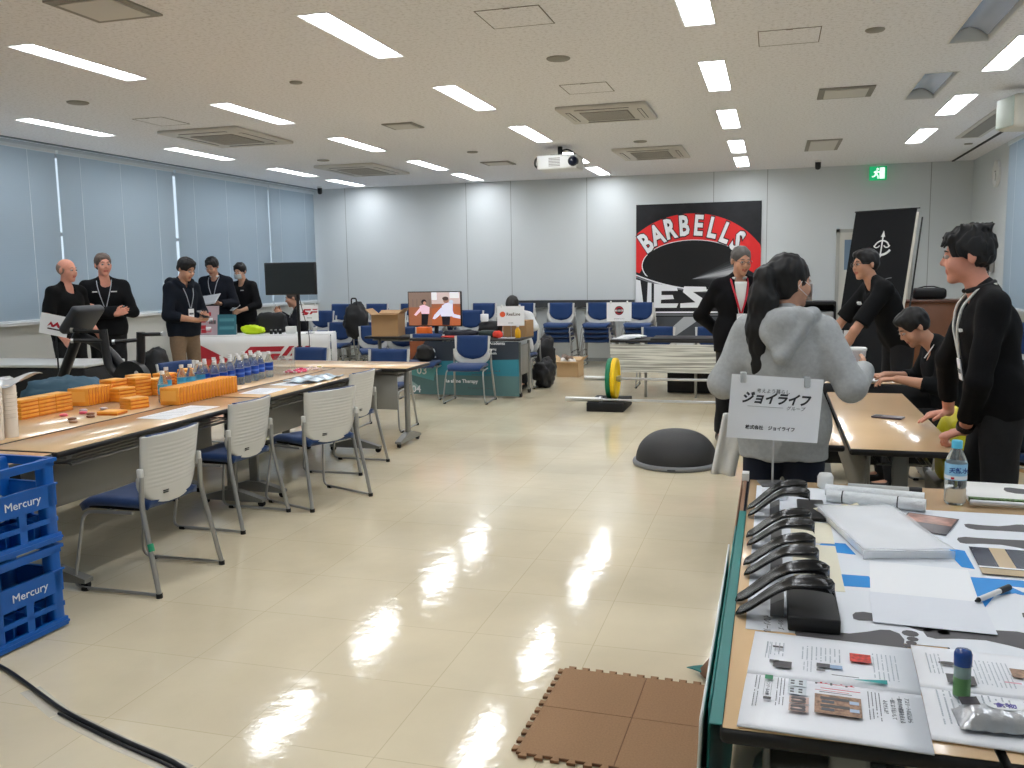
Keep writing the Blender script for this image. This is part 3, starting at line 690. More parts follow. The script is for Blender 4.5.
# candy heaps
M_pink=mat('candy_pink',(232,70,110),.4); M_cw=mat('candy_white',(245,225,225),.4); M_cgold=mat('candy_gold',(190,170,80),.35,metal=.3); M_cgreen=mat('candy_green',(120,160,70),.4)
cand=MB(); cand.rbox((0,0,.008),(.035,.02,.014),M_pink,.006); cand.add([(.017,-.008,.008),(.03,-.012,.006),(.03,.012,.01),(.017,.008,.008)],[(0,1,2,3)],M_cw); cand.add([(-.017,-.008,.008),(-.03,-.012,.006),(-.03,.012,.01),(-.017,.008,.008)],[(0,3,2,1)],M_cw)
cd=cand.build('wrapped_candy'); 
protos=[cd]
for nm,mm in (('w',M_cw),('g',M_cgold)):
    m2=cd.data.copy(); m2.materials[0]=mm; o=cd.copy(); o.data=m2; protos.append(o)
k=0
for (cx_,cy_,n,pr,wh) in((-3.80,6.62,34,(0,0,0,1),'pink and white heap in the middle of the left tables'),(-3.76,6.80,14,(2,2,1),'gold heap just right of the pink candies')):
    for i in range(n):
        a=random.uniform(0,2*PI); rr=math.sqrt(random.random()); p=protos[random.choice(pr)]
        o=p.copy() if k else cd; 
        if k: COL.objects.link(o)
        k+=1
        o.location=(cx_+rr*math.cos(a)*.08,cy_+rr*math.sin(a)*.12,ZT_+random.choice((0,0,.015,.03))*(1-rr)); o.rotation_euler=(0,0,random.uniform(0,6.3))
        tag(o,'wrapped candy in the %s'%wh,'candy','candies in the '+wh)
# sweets and small discs near the left end
for i,(x,y,c) in enumerate(((-3.98,4.24,(236,110,130)),(-3.93,4.34,(222,90,120)),(-4.0,4.42,(210,190,200)),(-3.82,4.13,(130,92,70)),(-3.78,4.23,(140,98,74)),(-3.86,4.32,(150,105,80)),(-3.86,4.45,(120,70,60)),(-3.8,4.4,(160,110,90)),(-3.74,4.05,(170,130,100)),(-3.92,4.5,(200,190,190)))):
    mb=MB(); mb.lathe([(.02,0),(.026,.004),(.026,.01),(.018,.014),(0,.015)],mat('sweet%d'%i,c,.4),n=12,sy=.8); o=mb.build('wrapped_biscuit',None,(x,y,ZT_))
    tag(o,'small %s wrapped biscuit near the orange packs, %s from the left'%('pink' if i<3 else 'brown',ORD[i]),'snack','wrapped biscuits by the orange packs')
# papers on the near row
M_paper=mat('paper_white',(238,240,243),.6); M_ink=mat('ink_grey',(120,125,132),.7)
def sheet(x,y,w,l,rz,label,z=ZT_,lines=8,cat='paper',col=None,extra=None,name='paper_sheet'):
    mb=MB(); mb.b2((-w/2,-l/2,0),(w/2,l/2,.0012),col or M_paper)
    for i in range(lines): mb.b2((-w*.38,-l*.36+i*l*.72/max(1,lines-1)-.0015,.0013),(w*random.uniform(.15,.4),-l*.36+i*l*.72/max(1,lines-1)+.0015,.0016),M_ink)
    if extra: extra(mb)
    o=mb.build(name,None,(x,y,z)); o.rotation_euler=(0,0,R(rz)); return tag(o,label,cat)
sheet(-3.38,4.5,.21,.5,0,'white printed paper on the near table behind the second chair')
sheet(-3.4,5.45,.21,.297,4,'white paper on the near table left of the candies')
sheet(-3.42,5.9,.21,.297,-8,'white paper lying beside the blue folded cloth')
mb=MB(); mb.surf(lambda u,v:((u-.5)*.24,(v-.5)*.5,.012+.009*math.sin(u*9+v*4)+.006*math.cos(v*17)),14,22,mat('clear_wrap',(196,214,226),.12,alpha=.85),th=.006)
o=mb.build('plastic_wrap',None,(-3.36,6.1,ZT_+.006)); tag(o,'crumpled clear plastic wrap with dark sheets on the near table','plastic wrap')
# tall white cup dispenser at the left edge
M_cup=mat('cup_paper',(236,226,212),.6)
t=thing('paper_cup_tower','tall cream paper cup tower at the left edge above the crates','paper cups',(-3.735,3.62,ZT_))
for i in range(4):
    mb=MB(); x,y=(-.0,-.0) if i==0 else ((.0,-.09),(-.09,0),(-.09,-.09))[i-1]
    mb.lathe([(.034,0),(.04,.26),(.036,.27),(.0,.272)],M_cup,(x,y,0),n=16); 
    for j in range(7): mb.lathe([(.0365+.0006*j,.1+.02*j),(.039+.0006*j,.104+.02*j)],M_cup,(x,y,0),n=16)
    mb.build('cup_stack',t)
mb=MB(); mb.surf(lambda u,v:((u-.5)*.22,(v-.5)*.25,.29+.03*math.sin(u*5)*math.cos(v*4)),12,12,mat('film_white',(225,230,235),.2,alpha=.6),th=.003); mb.build('plastic_cover',t)
for o in list(t.children):
    if o.name.startswith('plastic_cover'): o.location=(-.06,.06,.0)
# floor cable
M_cable=mat('cable_black',(28,30,36),.4); M_tapec=mat('clear_tape',(232,228,216),.25,alpha=.55)
mb=MB(); mb.tube([(-3.3,2.75,.009),(-2.86,2.63,.009),(-2.62,2.52,.009),(-2.35,2.39,.009),(-2.02,2.28,.009),(-1.7,2.19,.009),(-1.3,1.9,.009)],.008,M_cable,n=8,rad=.12)
mb.tube([(-2.35,2.375,.006),(-2.02,2.262,.006),(-1.7,2.172,.006),(-1.3,1.88,.006)],.005,M_cable,n=6,rad=.12)
o=mb.build('floor_cable'); tag(o,'dark cable taped across the floor at the lower left','cable')
mb=MB(); pts=[(-2.6,2.505),(-2.35,2.38),(-2.02,2.27),(-1.7,2.18),(-1.3,1.89)]
for (a,b_) in zip(pts,pts[1:]):
    d=Vector((b_[0]-a[0],b_[1]-a[1])).normalized(); n_=Vector((-d.y,d.x))*.035
    mb.add([(a[0]+n_.x,a[1]+n_.y,.001),(a[0]-n_.x,a[1]-n_.y,.001),(b_[0]-n_.x,b_[1]-n_.y,.001),(b_[0]+n_.x,b_[1]+n_.y,.001)],[(0,1,2,3)],M_tapec)
o=mb.build('floor_tape'); tag(o,'strip of clear tape holding the cable to the floor','tape')
# ================================================================== DISPLAY TABLES (right front)
GD='display tables at the right front'
for i,x in enumerate((.148,.603,1.055)):
    folding_table('conference_table',('maple display table at the right front, carrying the black insoles','maple display table right of the insoles table','maple display table at the right edge of the picture')[i],(x,2.49,0),R(90),1.94,.45,.7,True,GD,leg_in=.1)
ZD=.7012
M_teal=mat('teal_sheet',(0,112,108),.5); M_kraft=mat('kraft_brown',(140,104,80),.7); M_white2=mat('white_sheet',(225,228,226),.5)
# covering hanging along the left edge
t=thing('edge_cover','teal and brown covering sheet hanging from the left edge of the display table','sheet')
def hang(y0,y1,m,name,off,zb,flare=0):
    mb=MB()
    def fn(u,v):
        y=y0+(y1-y0)*u; z=.703-(.703-zb)*v
        x=-.082-off-.012*math.sin(u*9+v*3)*v-.01*v
        if flare: x-=flare*max(0,(v-.55)/.45)**2*math.exp(-((y-3.24)/.13)**2)
        return (x,y,z)
    mb.surf(fn,24,14,m,th=.004); mb.build(name,t)
mb=MB(); mb.b2((-.094,1.53,.7013),(-.072,2.98,.7035),M_teal); mb.build('teal_tape',t)
mb=MB(); mb.b2((-.094,2.98,.7013),(-.082,3.42,.7035),M_kraft); mb.build('brown_tape',t)
mb=MB(); mb.b2((-.1,3.42,.7015),(-.075,3.47,.73),M_white2); mb.build('corner_tab',t)
hang(1.54,2.6,M_white2,'white_layer',.03,.25); hang(2.62,3.44,M_kraft,'brown_layer',.02,.02,.13); hang(1.6,2.8,M_teal,'teal_layer',.018,.02)
mb=MB(); mb.surf(lambda u,v:(-.285+.2*u,3.25-.22*u*v+.05*u,.018+.02*u),8,6,M_teal,th=.003); mb.build('teal_flap',t)

def poly_on(mb,pts,m,z=.0,th=.0006):
    mb.prism(pts,z,z+th,m)
M_fp=mat('footprint_grey',(92,90,92),.7); M_sky=mat('print_blue',(0,136,214),.5); M_paper2=mat('paper_cool',(226,230,236),.5,bump=(8,.06))
M_ink2=mat('print_text',(92,96,102),.7); M_lightprint=mat('print_light',(178,184,192),.7)
def footprint(mb,x,y,L_,ang,m,z,flip=1,toes=True):
    T=lambda px,py:(x+math.cos(ang)*px-math.sin(ang)*py,y+math.sin(ang)*px+math.cos(ang)*py)
    out=[]
    prof=[(0,0),(.02,.028),(.08,.034),(.25,.022),(.45,.016),(.6,.03),(.72,.045),(.8,.046),(.86,.03),(.87,0),(.83,-.035),(.72,-.045),(.55,-.04),(.4,-.036),(.25,-.034),(.1,-.034),(.02,-.02)]
    for a,b in prof: out.append(T(a*L_,b*flip*L_/.24*1.0))
    poly_on(mb,out,m,z)
    if toes:
        for k,(a,b,r) in enumerate(((.95,.034,.016),(.94,.006,.011),(.91,-.014,.01),(.87,-.03,.009),(.82,-.044,.009))):
            c=T(a*L_,b*flip*L_/.24); poly_on(mb,[(c[0]+r*L_/.24*math.cos(q*PI/5),c[1]+r*L_/.24*math.sin(q*PI/5)) for q in range(10)],m,z)
def textlines(mb,x0,y0,x1,y1,n,m,z,vertical=True,dens=.9,w=.26):
    """rows of small dashes imitating print columns"""
    rs=random.Random(int((x0+y0)*1000))
    for i in range(n):
        if vertical:
            x=x0+(x1-x0)*(i+.5)/n; y=y1
            while y>y0:
                l=rs.uniform(.003,.007); 
                if rs.random()<dens: mb.b2((x-(x1-x0)/n*w/2,y-l,z),(x+(x1-x0)/n*w/2,y,z+.0003),m)
                y-=l+.0018
# large poster with footprints under everything
t=thing('footprint_poster','large white poster with grey footprints and blue prints spread over the display tables','poster')
mb=MB(); mb.b2((-.045,1.98,ZD),(.37,3.36,ZD+.0008),M_paper2); mb.b2((.37,1.75,ZD),(1.0,3.13,ZD+.0008),M_paper2); mb.build('poster_sheet',t)
mb=MB(); zp=ZD+.0009
footprint(mb,.06,1.975,.26,R(6),M_fp,zp); footprint(mb,.19,2.12,.2,R(-10),M_fp,zp,-1); footprint(mb,.33,2.06,.27,R(-2),M_fp,zp,-1)
footprint(mb,.58,2.95,.22,R(6),M_fp,zp); footprint(mb,.53,2.80,.25,R(-4),M_fp,zp,-1); footprint(mb,.56,2.2,.2,R(0),M_fp,zp)
mb.build('grey_footprints',t)
mb=MB()
poly_on(mb,[(.17+.03*math.cos(a*PI/8)-.0,2.64+.045*math.sin(a*PI/8)) for a in range(4,13)]+[(.235,2.585),(.215,2.685)],M_sky,zp); 
poly_on(mb,[(.185+.035*math.cos(a*PI/8),2.36+.045*math.sin(a*PI/8)) for a in range(4,13)]+[(.262,2.318),(.252,2.405)],M_sky,zp)
poly_on(mb,[(.478,2.71),(.53,2.69),(.525,2.53),(.495,2.54)],M_sky,zp)
poly_on(mb,[(.46,2.46),(.62,2.46),(.66,2.44),(.64,2.405),(.58,2.41),(.6,2.37),(.53,2.33),(.49,2.24)],M_sky,zp)
for i in range(4): poly_on(mb,[(.6+.014*i+.018*math.cos(a),2.36-.03*i+.010*math.sin(a)) for a in [q*PI/6 for q in range(12)]],M_sky,zp)
mb.build('blue_prints',t)
mb=MB(); mb.text('インソール',.02,M_ink2,Matrix.Translation((.0,2.02,zp))@Matrix.Rotation(R(-90),4,'Z'),ext=.0003); mb.text('シリーズ',.014,M_ink2,Matrix.Translation((.03,2.02,zp))@Matrix.Rotation(R(-90),4,'Z'),ext=.0003); mb.build('print_text',t)
# cream sheets under the insoles
sheet(.125,2.78,.12,.22,0,'cream card under the second pair of insoles',ZD+.0012,0,'card',mat('cream_card',(228,222,200),.6),name='cream_card')
sheet(.125,2.46,.12,.38,0,'long cream card under the third pair of insoles',ZD+.0012,0,'card',M_cc if 'M_cc' in globals() else mat('cream_card',(228,222,200),.6),name='cream_card')

# insoles
M_gloss=mat('insole_black',(7,7,8),.26,spec=.45); M_satin=mat('insole_satin',(38,37,38),.38); M_wedge=mat('wedge_grey',(120,120,120),.4,metal=.4)
def insole_fn(L_,W_,hump):
    def fn(u,v):
        s=u; w=W_*(.36+.04*math.sin(s*PI*.9)+.10*max(0,(s-.45)/.55))*math.sqrt(max(0.0,1-(abs(2*s-1))**7))
        y=(v*2-1)*w
        z=.004+hump*(.5-.5*math.cos(min(1,s/.62)*PI)) - (hump*.22*((s-.62)/.38)**2 if s>.62 else 0) + (.010+.016*max(0,(s-.5)*2))*(v*2-1)**2*min(1,s*4)
        return (s*L_,y,z)
    return fn
def insole_pair(x,y,L_,hump,dz,label,block,wedge):
    t=thing('insole_pair',label,'insoles',(x,y,ZD+.002),0,'pairs of glossy black insoles')
    for k,(dy,dx,rz) in enumerate(((-.022,.0,-5),(.062,-.004,4))):
        mb=MB(); fn=insole_fn(L_,.085,hump)
        def g(u,v,fn=fn,dy=dy,dx=dx,rz=rz):
            p=Vector(fn(1-u,v)); p=Matrix.Rotation(R(rz),3,'Z')@p; return (p.x+dx,p.y+dy,p.z+dz*p.x/L_)
        mb.surf(g,30,10,M_gloss,th=.006); mb.build('insole',t)
    mb=MB(); x0=L_*.36; mb.prism([(x0,0),(x0+wedge,0),(x0+wedge,hump*.72),(x0,hump*.45)],-.035,.035,M_wedge,Matrix(((1,0,0,0),(0,0,-1,.02),(0,1,0,0),(0,0,0,1)))); mb.build('support_wedge',t)
    return t
def block(x0,y0,x1,y1,z1,label):
    mb=MB(); mb.rbox(((x0+x1)/2,(y0+y1)/2,ZD+.002+z1/2),(x1-x0,y1-y0,z1),mat('matte_black',(24,24,25),.55),.004,2); o=mb.build('display_block'); tag(o,label,'block','black display blocks')
insole_pair(-.07,2.08,.215,.062,.02,'nearest and largest pair of glossy black insoles, on the black block','a',.03)
insole_pair(-.06,2.36,.185,.05,.015,'second nearest pair of glossy black insoles','b',.03)
insole_pair(-.06,2.62,.185,.05,.015,'third nearest pair of glossy black insoles','c',.03)
insole_pair(-.066,2.94,.19,.06,.02,'farthest pair of glossy black insoles, in front of the white sign stand','d',.03)
block(.045,1.985,.155,2.2,.034,'nearest thick black block under the largest insoles')
block(.09,2.9,.175,3.14,.012,'thin dark block beside the farthest insoles')

# open magazines at the front edge
M_mag=mat('magazine_paper',(236,238,243),.4); M_green2=mat('print_green',(30,130,80),.5); M_photo=mat('print_photo',(150,118,96),.5,noise=(120,.5)); M_red=mat('print_red',(205,40,60),.5)
M_photo2=mat('print_photo_dark',(84,70,66),.5,noise=(90,.6)); M_redph=mat('print_photo_red',(190,60,50),.5,noise=(110,.6)); M_teal2=mat('print_teal',(30,150,150),.5)
def Mloc(x,y,rz): return Matrix.Translation((x,y,0))@Matrix.Rotation(R(rz),4,'Z')
def magazine(x,y,rz,w,l,label,content):
    t=thing('open_magazine',label,'magazine',(x,y,ZD+.001),R(rz),'open magazines on the display table')
    mb=MB()
    for s in(-1,1):
        mb.surf(lambda u,v,s=s:((u-.5)*w,(s*.0005+s*v*l/2) ,.004+.006*math.sin(min(1,v*2.2)*PI*.5+ .0)*math.exp(-v*2.5)*1.4),4,12,M_mag,th=.003*s)
    mb.build('pages',t)
    mb=MB(); content(mb); mb.build('print',t)
    return t
zz=.0112
def content1(mb):
    # lower spread: headed page with gait drawings and photo ; x right, y up (towards the back)
    textlines(mb,-.14,-.145,-.128,-.02,2,M_ink2,zz); mb.b2((-.122,-.03,zz),(-.107,-.012,zz+.0003),M_green2)
    for k in range(4): mb.b2((-.121,-.1,zz),(-.1205,-.035,zz+.0003),M_ink2); mb.b2((-.108,-.1,zz),(-.1075,-.035,zz+.0003),M_ink2)
    mb.text('インソールの例',.0085,M_ink2,Matrix.Translation((-.1145,-.068,zz))@Matrix.Rotation(R(-90),4,'Z'),ext=.0002)
    mb.b2((-.12,-.115,zz),(-.106,-.105,zz+.0004),M_fp)
    textlines(mb,-.1,-.13,-.082,-.02,3,M_ink2,zz)
    for k in range(2):
        y1=-.015-k*.035; mb.b2((-.078,y1-.03,zz),(-.045,y1,zz+.0002),mat('print_pale',(205,212,216),.6))
        for q in range(4): mb.b2((-.074+.015*(q%2),y1-.012-.011*(q//2),zz+.0002),(-.067+.015*(q%2),y1-.006-.011*(q//2),zz+.0004),M_fp)
    for k in range(2):
        y1=-.088-k*.032; mb.b2((-.074,y1-.027,zz),(-.04,y1,zz+.0002),mat('print_skin',(196,170,160),.6)); footprint(mb,-.071,y1-.02,.03,0,M_fp,zz+.0002,1,False); footprint(mb,-.071,y1-.008,.03,0,M_fp,zz+.0002,-1,False)
    mb.b2((-.02,-.04,zz),(.05,-.038,zz+.0003),M_red); mb.b2((-.03,-.02,zz),(.04,-.0185,zz+.0003),M_red)
    for q in range(8): mb.b2((-.03+q*.009,-.024+.004*(q%3),zz+.0002),(-.026+q*.009,-.018+.004*(q%2),zz+.0004),M_red if q%3 else M_fp)
    mb.b2((-.022,-.056,zz),(.035,-.054,zz+.0003),M_ink2); mb.b2((-.03,-.049,zz),(.03,-.048,zz+.0003),M_red)
    mb.b2((-.03,-.14,zz),(.05,-.065,zz+.0003),M_photo)
    for q in range(2):
        y=-.085-.03*q; mb.b2((-.02,y,zz+.0003),(.03,y+.01,zz+.0006),M_fp); mb.b2((.03,y-.008,zz+.0003),(.046,y+.004,zz+.0006),mat('print_sky',(170,190,215),.5)); mb.b2((-.018,y-.014,zz+.0003),(.004,y-.004,zz+.0006),M_ink2)
    textlines(mb,.06,-.135,.085,-.03,4,M_ink2,zz)
    for i,s in enumerate(('アスリートの足元から','一般の方の健康を支える','一緒にお手伝いして','みませんか？')):
        mb.text(s,.0095,M_ink2,Matrix.Translation((.128-i*.0125,-.085,zz))@Matrix.Rotation(R(-90),4,'Z'),ext=.0002)
    # upper spread
    textlines(mb,-.13,.09,-.09,.15,5,M_lightprint,zz); mb.b2((-.115,.125,zz),(-.095,.133,zz+.0003),M_fp)
    mb.b2((-.11,.03,zz),(-.075,.06,zz+.0003),M_fp); mb.b2((-.118,.05,zz),(-.1,.062,zz+.0003),M_fp)
    textlines(mb,-.13,.07,-.118,.15,2,M_lightprint,zz)
    textlines(mb,-.06,.085,.02,.15,9,M_lightprint,zz); textlines(mb,.075,.03,.125,.15,6,M_lightprint,zz); textlines(mb,-.055,.03,-.035,.075,3,M_lightprint,zz)
    mb.b2((-.028,.055,zz),(-.003,.072,zz+.0003),M_fp); mb.b2((-.003,.055,zz),(.02,.07,zz+.0003),mat('print_bluegrey',(150,175,205),.5)); mb.b2((-.028,.036,zz),(-.012,.044,zz+.0003),M_fp)
    mb.b2((.035,.1,zz),(.075,.14,zz+.0003),M_redph); poly_on(mb,[(.04,.016),(.1,.012),(.1,.03)],M_teal2,zz,.0003)
    mb.b2((0,.024,zz),(.05,.026,zz+.0003),M_fp)
magazine(.122,1.735,-3,.315,.43,'open Japanese magazine with footprint drawings at the front table corner',content1)
def content2(mb):
    textlines(mb,-.13,.06,-.1,.15,4,M_lightprint,zz); mb.b2((-.1,.02,zz),(-.05,.06,zz+.0003),M_fp); poly_on(mb,[(-.09+.018*math.cos(q*PI/5),.11+.008*math.sin(q*PI/5)) for q in range(10)],M_fp,zz,.0003)
    textlines(mb,-.05,.03,.02,.14,9,M_lightprint,zz); mb.b2((.02,.08,zz),(.085,.12,zz+.0003),M_photo); mb.b2((.0,.05,zz),(.03,.055,zz+.0003),mat('print_pink',(225,170,185),.5))
    textlines(mb,.03,.02,.12,.06,9,M_lightprint,zz); textlines(mb,-.13,-.15,.0,-.02,12,M_lightprint,zz)
magazine(.432,1.755,-3,.3,.40,'open magazine with pale pages right of the front one, under the snack pack',content2)
# stack of white paper in a clear bag
t=thing('paper_stack','thick stack of white paper in a clear bag on the display table','paper stack',(.315,2.80,ZD+.0035),R(13))
mb=MB(); mb.rbox((0,0,.012),(.232,.46,.022),mat('paper_bright',(246,247,249),.5),.004,2); mb.build('sheets',t)
mb=MB(); mb.surf(lambda u,v:((u-.5)*.245,(v-.5)*.48,.0275+.002*math.sin(u*9+v*7)+.0015*math.sin(v*23)),16,24,mat('bag_clear',(240,242,245),.32,alpha=.3),th=.0008)
mb.surf(lambda u,v:((u-.5)*.245,-.24-.001,.001+.024*v),8,4,mat('bag_clear',(240,242,245),.32,alpha=.3),th=.0008); mb.build('clear_bag',t)
sheet(.37,2.35,.24,.34,-5,'blank white sheet in front of the bagged paper stack',ZD+.003,0)
sheet(.36,2.17,.25,.2,-3,'pale blank sheet before the black marker',ZD+.0045,0,col=mat('paper_faint',(222,226,234),.5))
# purple photo leaflet
sheet(.47,2.95,.15,.2,-20,'dark leaflet with a sunset photo, partly under the paper stack',ZD+.004,0,'leaflet',mat('leaflet_dark',(74,66,72),.35,noise=(14,.3)),lambda mb:(mb.b2((-.07,.0,.0013),(.07,.09,.0017),mat('leaflet_sunset',(176,130,116),.35,noise=(22,.5)))),'leaflet')
sheet(.62,2.6,.16,.24,-3,'glossy postcard with a person by the window at the right edge',ZD+.004,0,'photo card',mat('card_dark',(52,58,74),.25,noise=(16,.5)),lambda mb:(mb.b2((-.03,-.06,.0013),(.01,.12,.0017),mat('card_sand',(196,172,134),.3)),mb.b2((-.08,-.12,.0013),(.08,-.07,.0017),mat('card_gold',(176,152,110),.3)),mb.b2((-.08,-.065,.0013),(.08,-.055,.0018),M_paper)),'photo_card')
sheet(.68,2.02,.1,.16,0,'purple tinted leaflet at the right edge of the table',ZD+.003,0,'leaflet',mat('leaf_purple',(146,130,142),.4,noise=(30,.2)),name='leaflet')
# marker
t=thing('marker_pen','white marker pen with black cap lying on the blue print','pen',(.525,2.315,ZD+.012),math.atan2(.11,.09))
mb=MB(); mb.cyl((-.07,0,0),(.025,0,0),.0065,M_white,n=12); mb.cyl((-.07,0,0),(-.085,0,0),.006,M_black,r2=.002,n=10); mb.build('barrel',t)
mb=MB(); mb.cyl((.025,0,0),(.07,0,0),.0078,M_black,n=12); mb.build('cap',t)
# glue stick
t=thing('glue_bottle','upright glue bottle with dark blue cap and green label','bottle',(.345,1.72,ZD+.013))
mb=MB(); mb.lathe([(.013,0),(.0145,.003),(.0145,.062),(.014,.066)],mat('glue_body',(150,175,170),.2,trans=.3),n=18); mb.build('body',t)
mb=MB(); mb.lathe([(.0149,.006),(.0149,.04)],mat('glue_label',(92,140,84),.4),n=18); mb.build('label',t)
mb=MB(); mb.lathe([(.0155,.062),(.0158,.083),(.013,.09),(0,.0925)],mat('glue_cap',(18,66,140),.25,coat=.4),n=18); mb.build('cap',t)
# snack pack
t=thing('snack_pack','silver snack pack with purple oval logo lying on the right magazine','snack pack',(.415,1.635,ZD+.0125),R(3))
M_foil=mat('foil',(196,198,202),.28,metal=.55,bump=(40,.5))
mb=MB(); mb.surf(lambda u,v:((u-.5)*.19,(v-.5)*.075,.001+.026*(1-abs(2*v-1)**4)*min(1,u*9,(1-u)*9)+.001*math.sin(u*40)),40,14,M_foil); mb.surf(lambda u,v:((u-.5)*.19,(.5-v)*.075,.0005),4,2,M_foil); mb.build('foil_bag',t)
mb=MB(); zt=.0285
el=lambda a,b,cx_,cy_,m,z: mb.prism([(cx_+a*math.cos(q*PI/12),cy_+b*math.sin(q*PI/12)) for q in range(24)],z,z+.0004,m)
mb.surf(lambda u,v:(-.085+.03*u,.005+.03*v,.0285-.003*(1-u)),6,4,mat('foil_dark',(60,54,60),.35,noise=(60,.6)))
el(.03,.015,-.015,.008,M_paper,zt-.0008); mb.text('食物',.018,mat('logo_purple',(70,60,150),.4),Matrix.Translation((-.015,.008,zt)),ext=.0003,bold=.0004)
for k in range(4): mb.b2((.02+.014*k,.016,zt-.0012),(.03+.014*k,.03,zt-.0004),mat('pink_print',(210,90,130),.4) if k%2 else mat('dkpurple_print',(80,60,96),.4))
mb.build('print',t)
# bottle with sky cap
t=thing('water_bottle','clear water bottle with sky blue cap and label on the display table','bottle',(.6,3.24,ZD+.001))
mb=MB(); r=.034; mb.lathe([(r*.85,0),(r,.008),(r,.05),(r*.94,.056),(r,.062),(r,.13),(r*.95,.15),(r*.6,.178),(r*.42,.19),(r*.42,.197)],M_pet,n=24); mb.build('bottle_body',t)
mb=MB(); mb.lathe([(r+.0008,.085),(r+.0008,.14)],mat('label_pale_blue',(150,206,236),.35),n=24); mb.lathe([(r+.0012,.088),(r+.0012,.1)],mat('label_white2',(235,240,245),.35),n=24)
mb.text('天然水',.02,mat('label_navy',(30,70,150),.4),frame((.002,-r-.0022,.118),(1,.0,0),(0,0,1)),ext=.0003,bold=.0004); mb.b2((-.02,-r*.9-.003,.089),(-.006,-r*.9-.0005,.096),M_red); mb.build('label',t)
mb=MB(); mb.lathe([(r*.5,.19),(r*.5,.212),(r*.45,.216),(0,.216)],mat('cap_sky',(96,196,226),.35),n=20); mb.build('cap',t)
# rolled plastic-wrapped posters at the back of the display table
def roll(a,b,r,m,label,extra=None):
    mb=MB(); A=Vector((*a,ZD+.002+r)); B=Vector((*b,ZD+.002+r)); mb.cyl(A,B,r,m,n=16)
    q=(B-A).normalized()
    if extra: extra(mb,A,B,q,r)
    o=mb.build('wrapped_roll'); tag(o,label,'roll','rolls in clear wrap on the display table'); return o
M_wrap=mat('wrap_white',(222,226,228),.22,bump=(60,.6))
bands=lambda mb,A,B,q,r:[mb.cyl(A.lerp(B,f_),A.lerp(B,f_+.012),r+.0008,M_black,n=16) for f_ in(.16,.72)]
roll((.19,3.17),(.49,3.1),.021,M_wrap,'front white plastic wrapped roll with black bands',bands)
roll((.19,3.26),(.5,3.2),.02,M_wrap,'rear white plastic wrapped roll behind the banded one')
roll((.27,3.35),(.5,3.33),.013,mat('roll_grey',(176,178,176),.35),'thin grey tube with black end cap behind the wrapped rolls',lambda mb,A,B,q,r:mb.cyl(B-q*.03,B+q*.012,r+.001,M_black,n=14))
mb=MB(); mb.lathe([(.024,0),(.028,.004),(.028,.04),(.022,.052),(0,.054)],M_white,n=20); o=mb.build('white_tub',None,(.195,3.38,ZD+.001)); tag(o,'small round white tub behind the wrapped rolls','tub')
t=thing('bone_model','cream glove rolled up beside the paper stack','glove',(.23,3.03,ZD+.002),R(20))
mb=MB(); mb.surf(lambda u,v:(-.05+.1*u,.016*math.cos(v*2*PI)*(.7+.5*u),.014+.013*math.sin(v*2*PI)*(.7+.4*u)+.003*math.sin(u*14)),14,12,mat('glove_cream',(222,216,192),.7)); mb.build('cuff',t); t.name='rolled_glove'
for k in range(4): mb=MB(); mb.tube([(-.05,-.012+.008*k,.012),(-.075,-.016+.01*k,.010),(-.09,-.018+.012*k,.008)],[.007,.0065,.005],mat('glove_cream',(222,216,192),.7)); mb.build('finger',t)
# print with green border at the far right of the display tables
t=thing('footprint_board','white board with a grey footprint and a green border at the far right edge','board',(.98,3.36,ZD+.004),R(-3))
mb=MB(); mb.rbox((0,0,.008),(.66,.26,.016),mat('board_white',(236,236,234),.4),.003,1); mb.build('board',t)
mb=MB(); mb.b2((-.33,-.1315,.004),(.33,-.13,.016),mat('leaf_green',(88,120,70),.6,noise=(120,.7,5))); mb.b2((-.33,-.13,.0162),(.33,-.11,.0168),mat('leaf_green',(88,120,70),.6)); mb.build('green_border',t)
mb=MB(); footprint(mb,-.2,.02,.3,R(-2),M_fp,.0163); mb.build('footprint_print',t)
mb=MB(); mb.tube([(-.33,-.165,.01),(.33,-.165,.01)],.01,M_alu,n=10); mb.build('tube_edge',t)
# white paper cup lying
mb=MB(); mb.lathe([(.0,.0),(.03,.0),(.036,.03),(.034,.03),(.028,.003),(0,.003)],M_paper,n=20); o=mb.build('paper_tray',None,(.02,3.17,ZD+.002)); o.scale=(1.3,1,1); tag(o,'small white paper tray behind the farthest insoles','tray')
# sign stand on the display table
def kanji_sign(mb,w,h,T):
    mb.text('考えよう暮らし',.0175*w/.33,M_sd,T@Matrix.Translation((-.01*w/.33,.062*h/.23,.0012)),ext=.0003)
    mb.text('ジョイライフ',.046*w/.33,M_sd,T@Matrix.Translation((.0,.033*h/.23,.0012)),ext=.0003,bold=.0018,shear=.28,sx=.9)
    mb.b2((-.1*w/.33,.0035*h/.23,.0008),(.03*w/.33,.0045*h/.23,.0012),M_sd,T)
    mb.text('グループ',.017*w/.33,M_sd,T@Matrix.Translation((.075*w/.33,.003*h/.23,.0012)),ext=.0003,shear=.2)
    mb.text('株式会社　ジョイライフ',.0165*w/.33,M_sd2,T@Matrix.Translation((-.01,-.075*h/.23,.0012)),ext=.0003,bold=.0004)
M_sd=mat('sign_dark',(48,50,54),.6); M_sd2=mat('sign_ink',(30,32,36),.6)
t=thing('sign_stand','white paper sign with Japanese lettering on a thin stand before the woman in grey','sign',(.01,3.40,ZD),R(13))
mb=MB(); mb.rbox((0,-.01,.004),(.1,.09,.006),mat('stand_grey',(96,96,98),.4,metal=.5),.002,1); mb.build('base_plate',t)
mb=MB(); mb.cyl((0,0,.006),(0,0,.2),.004,M_steel,n=10); mb.build('pole',t)
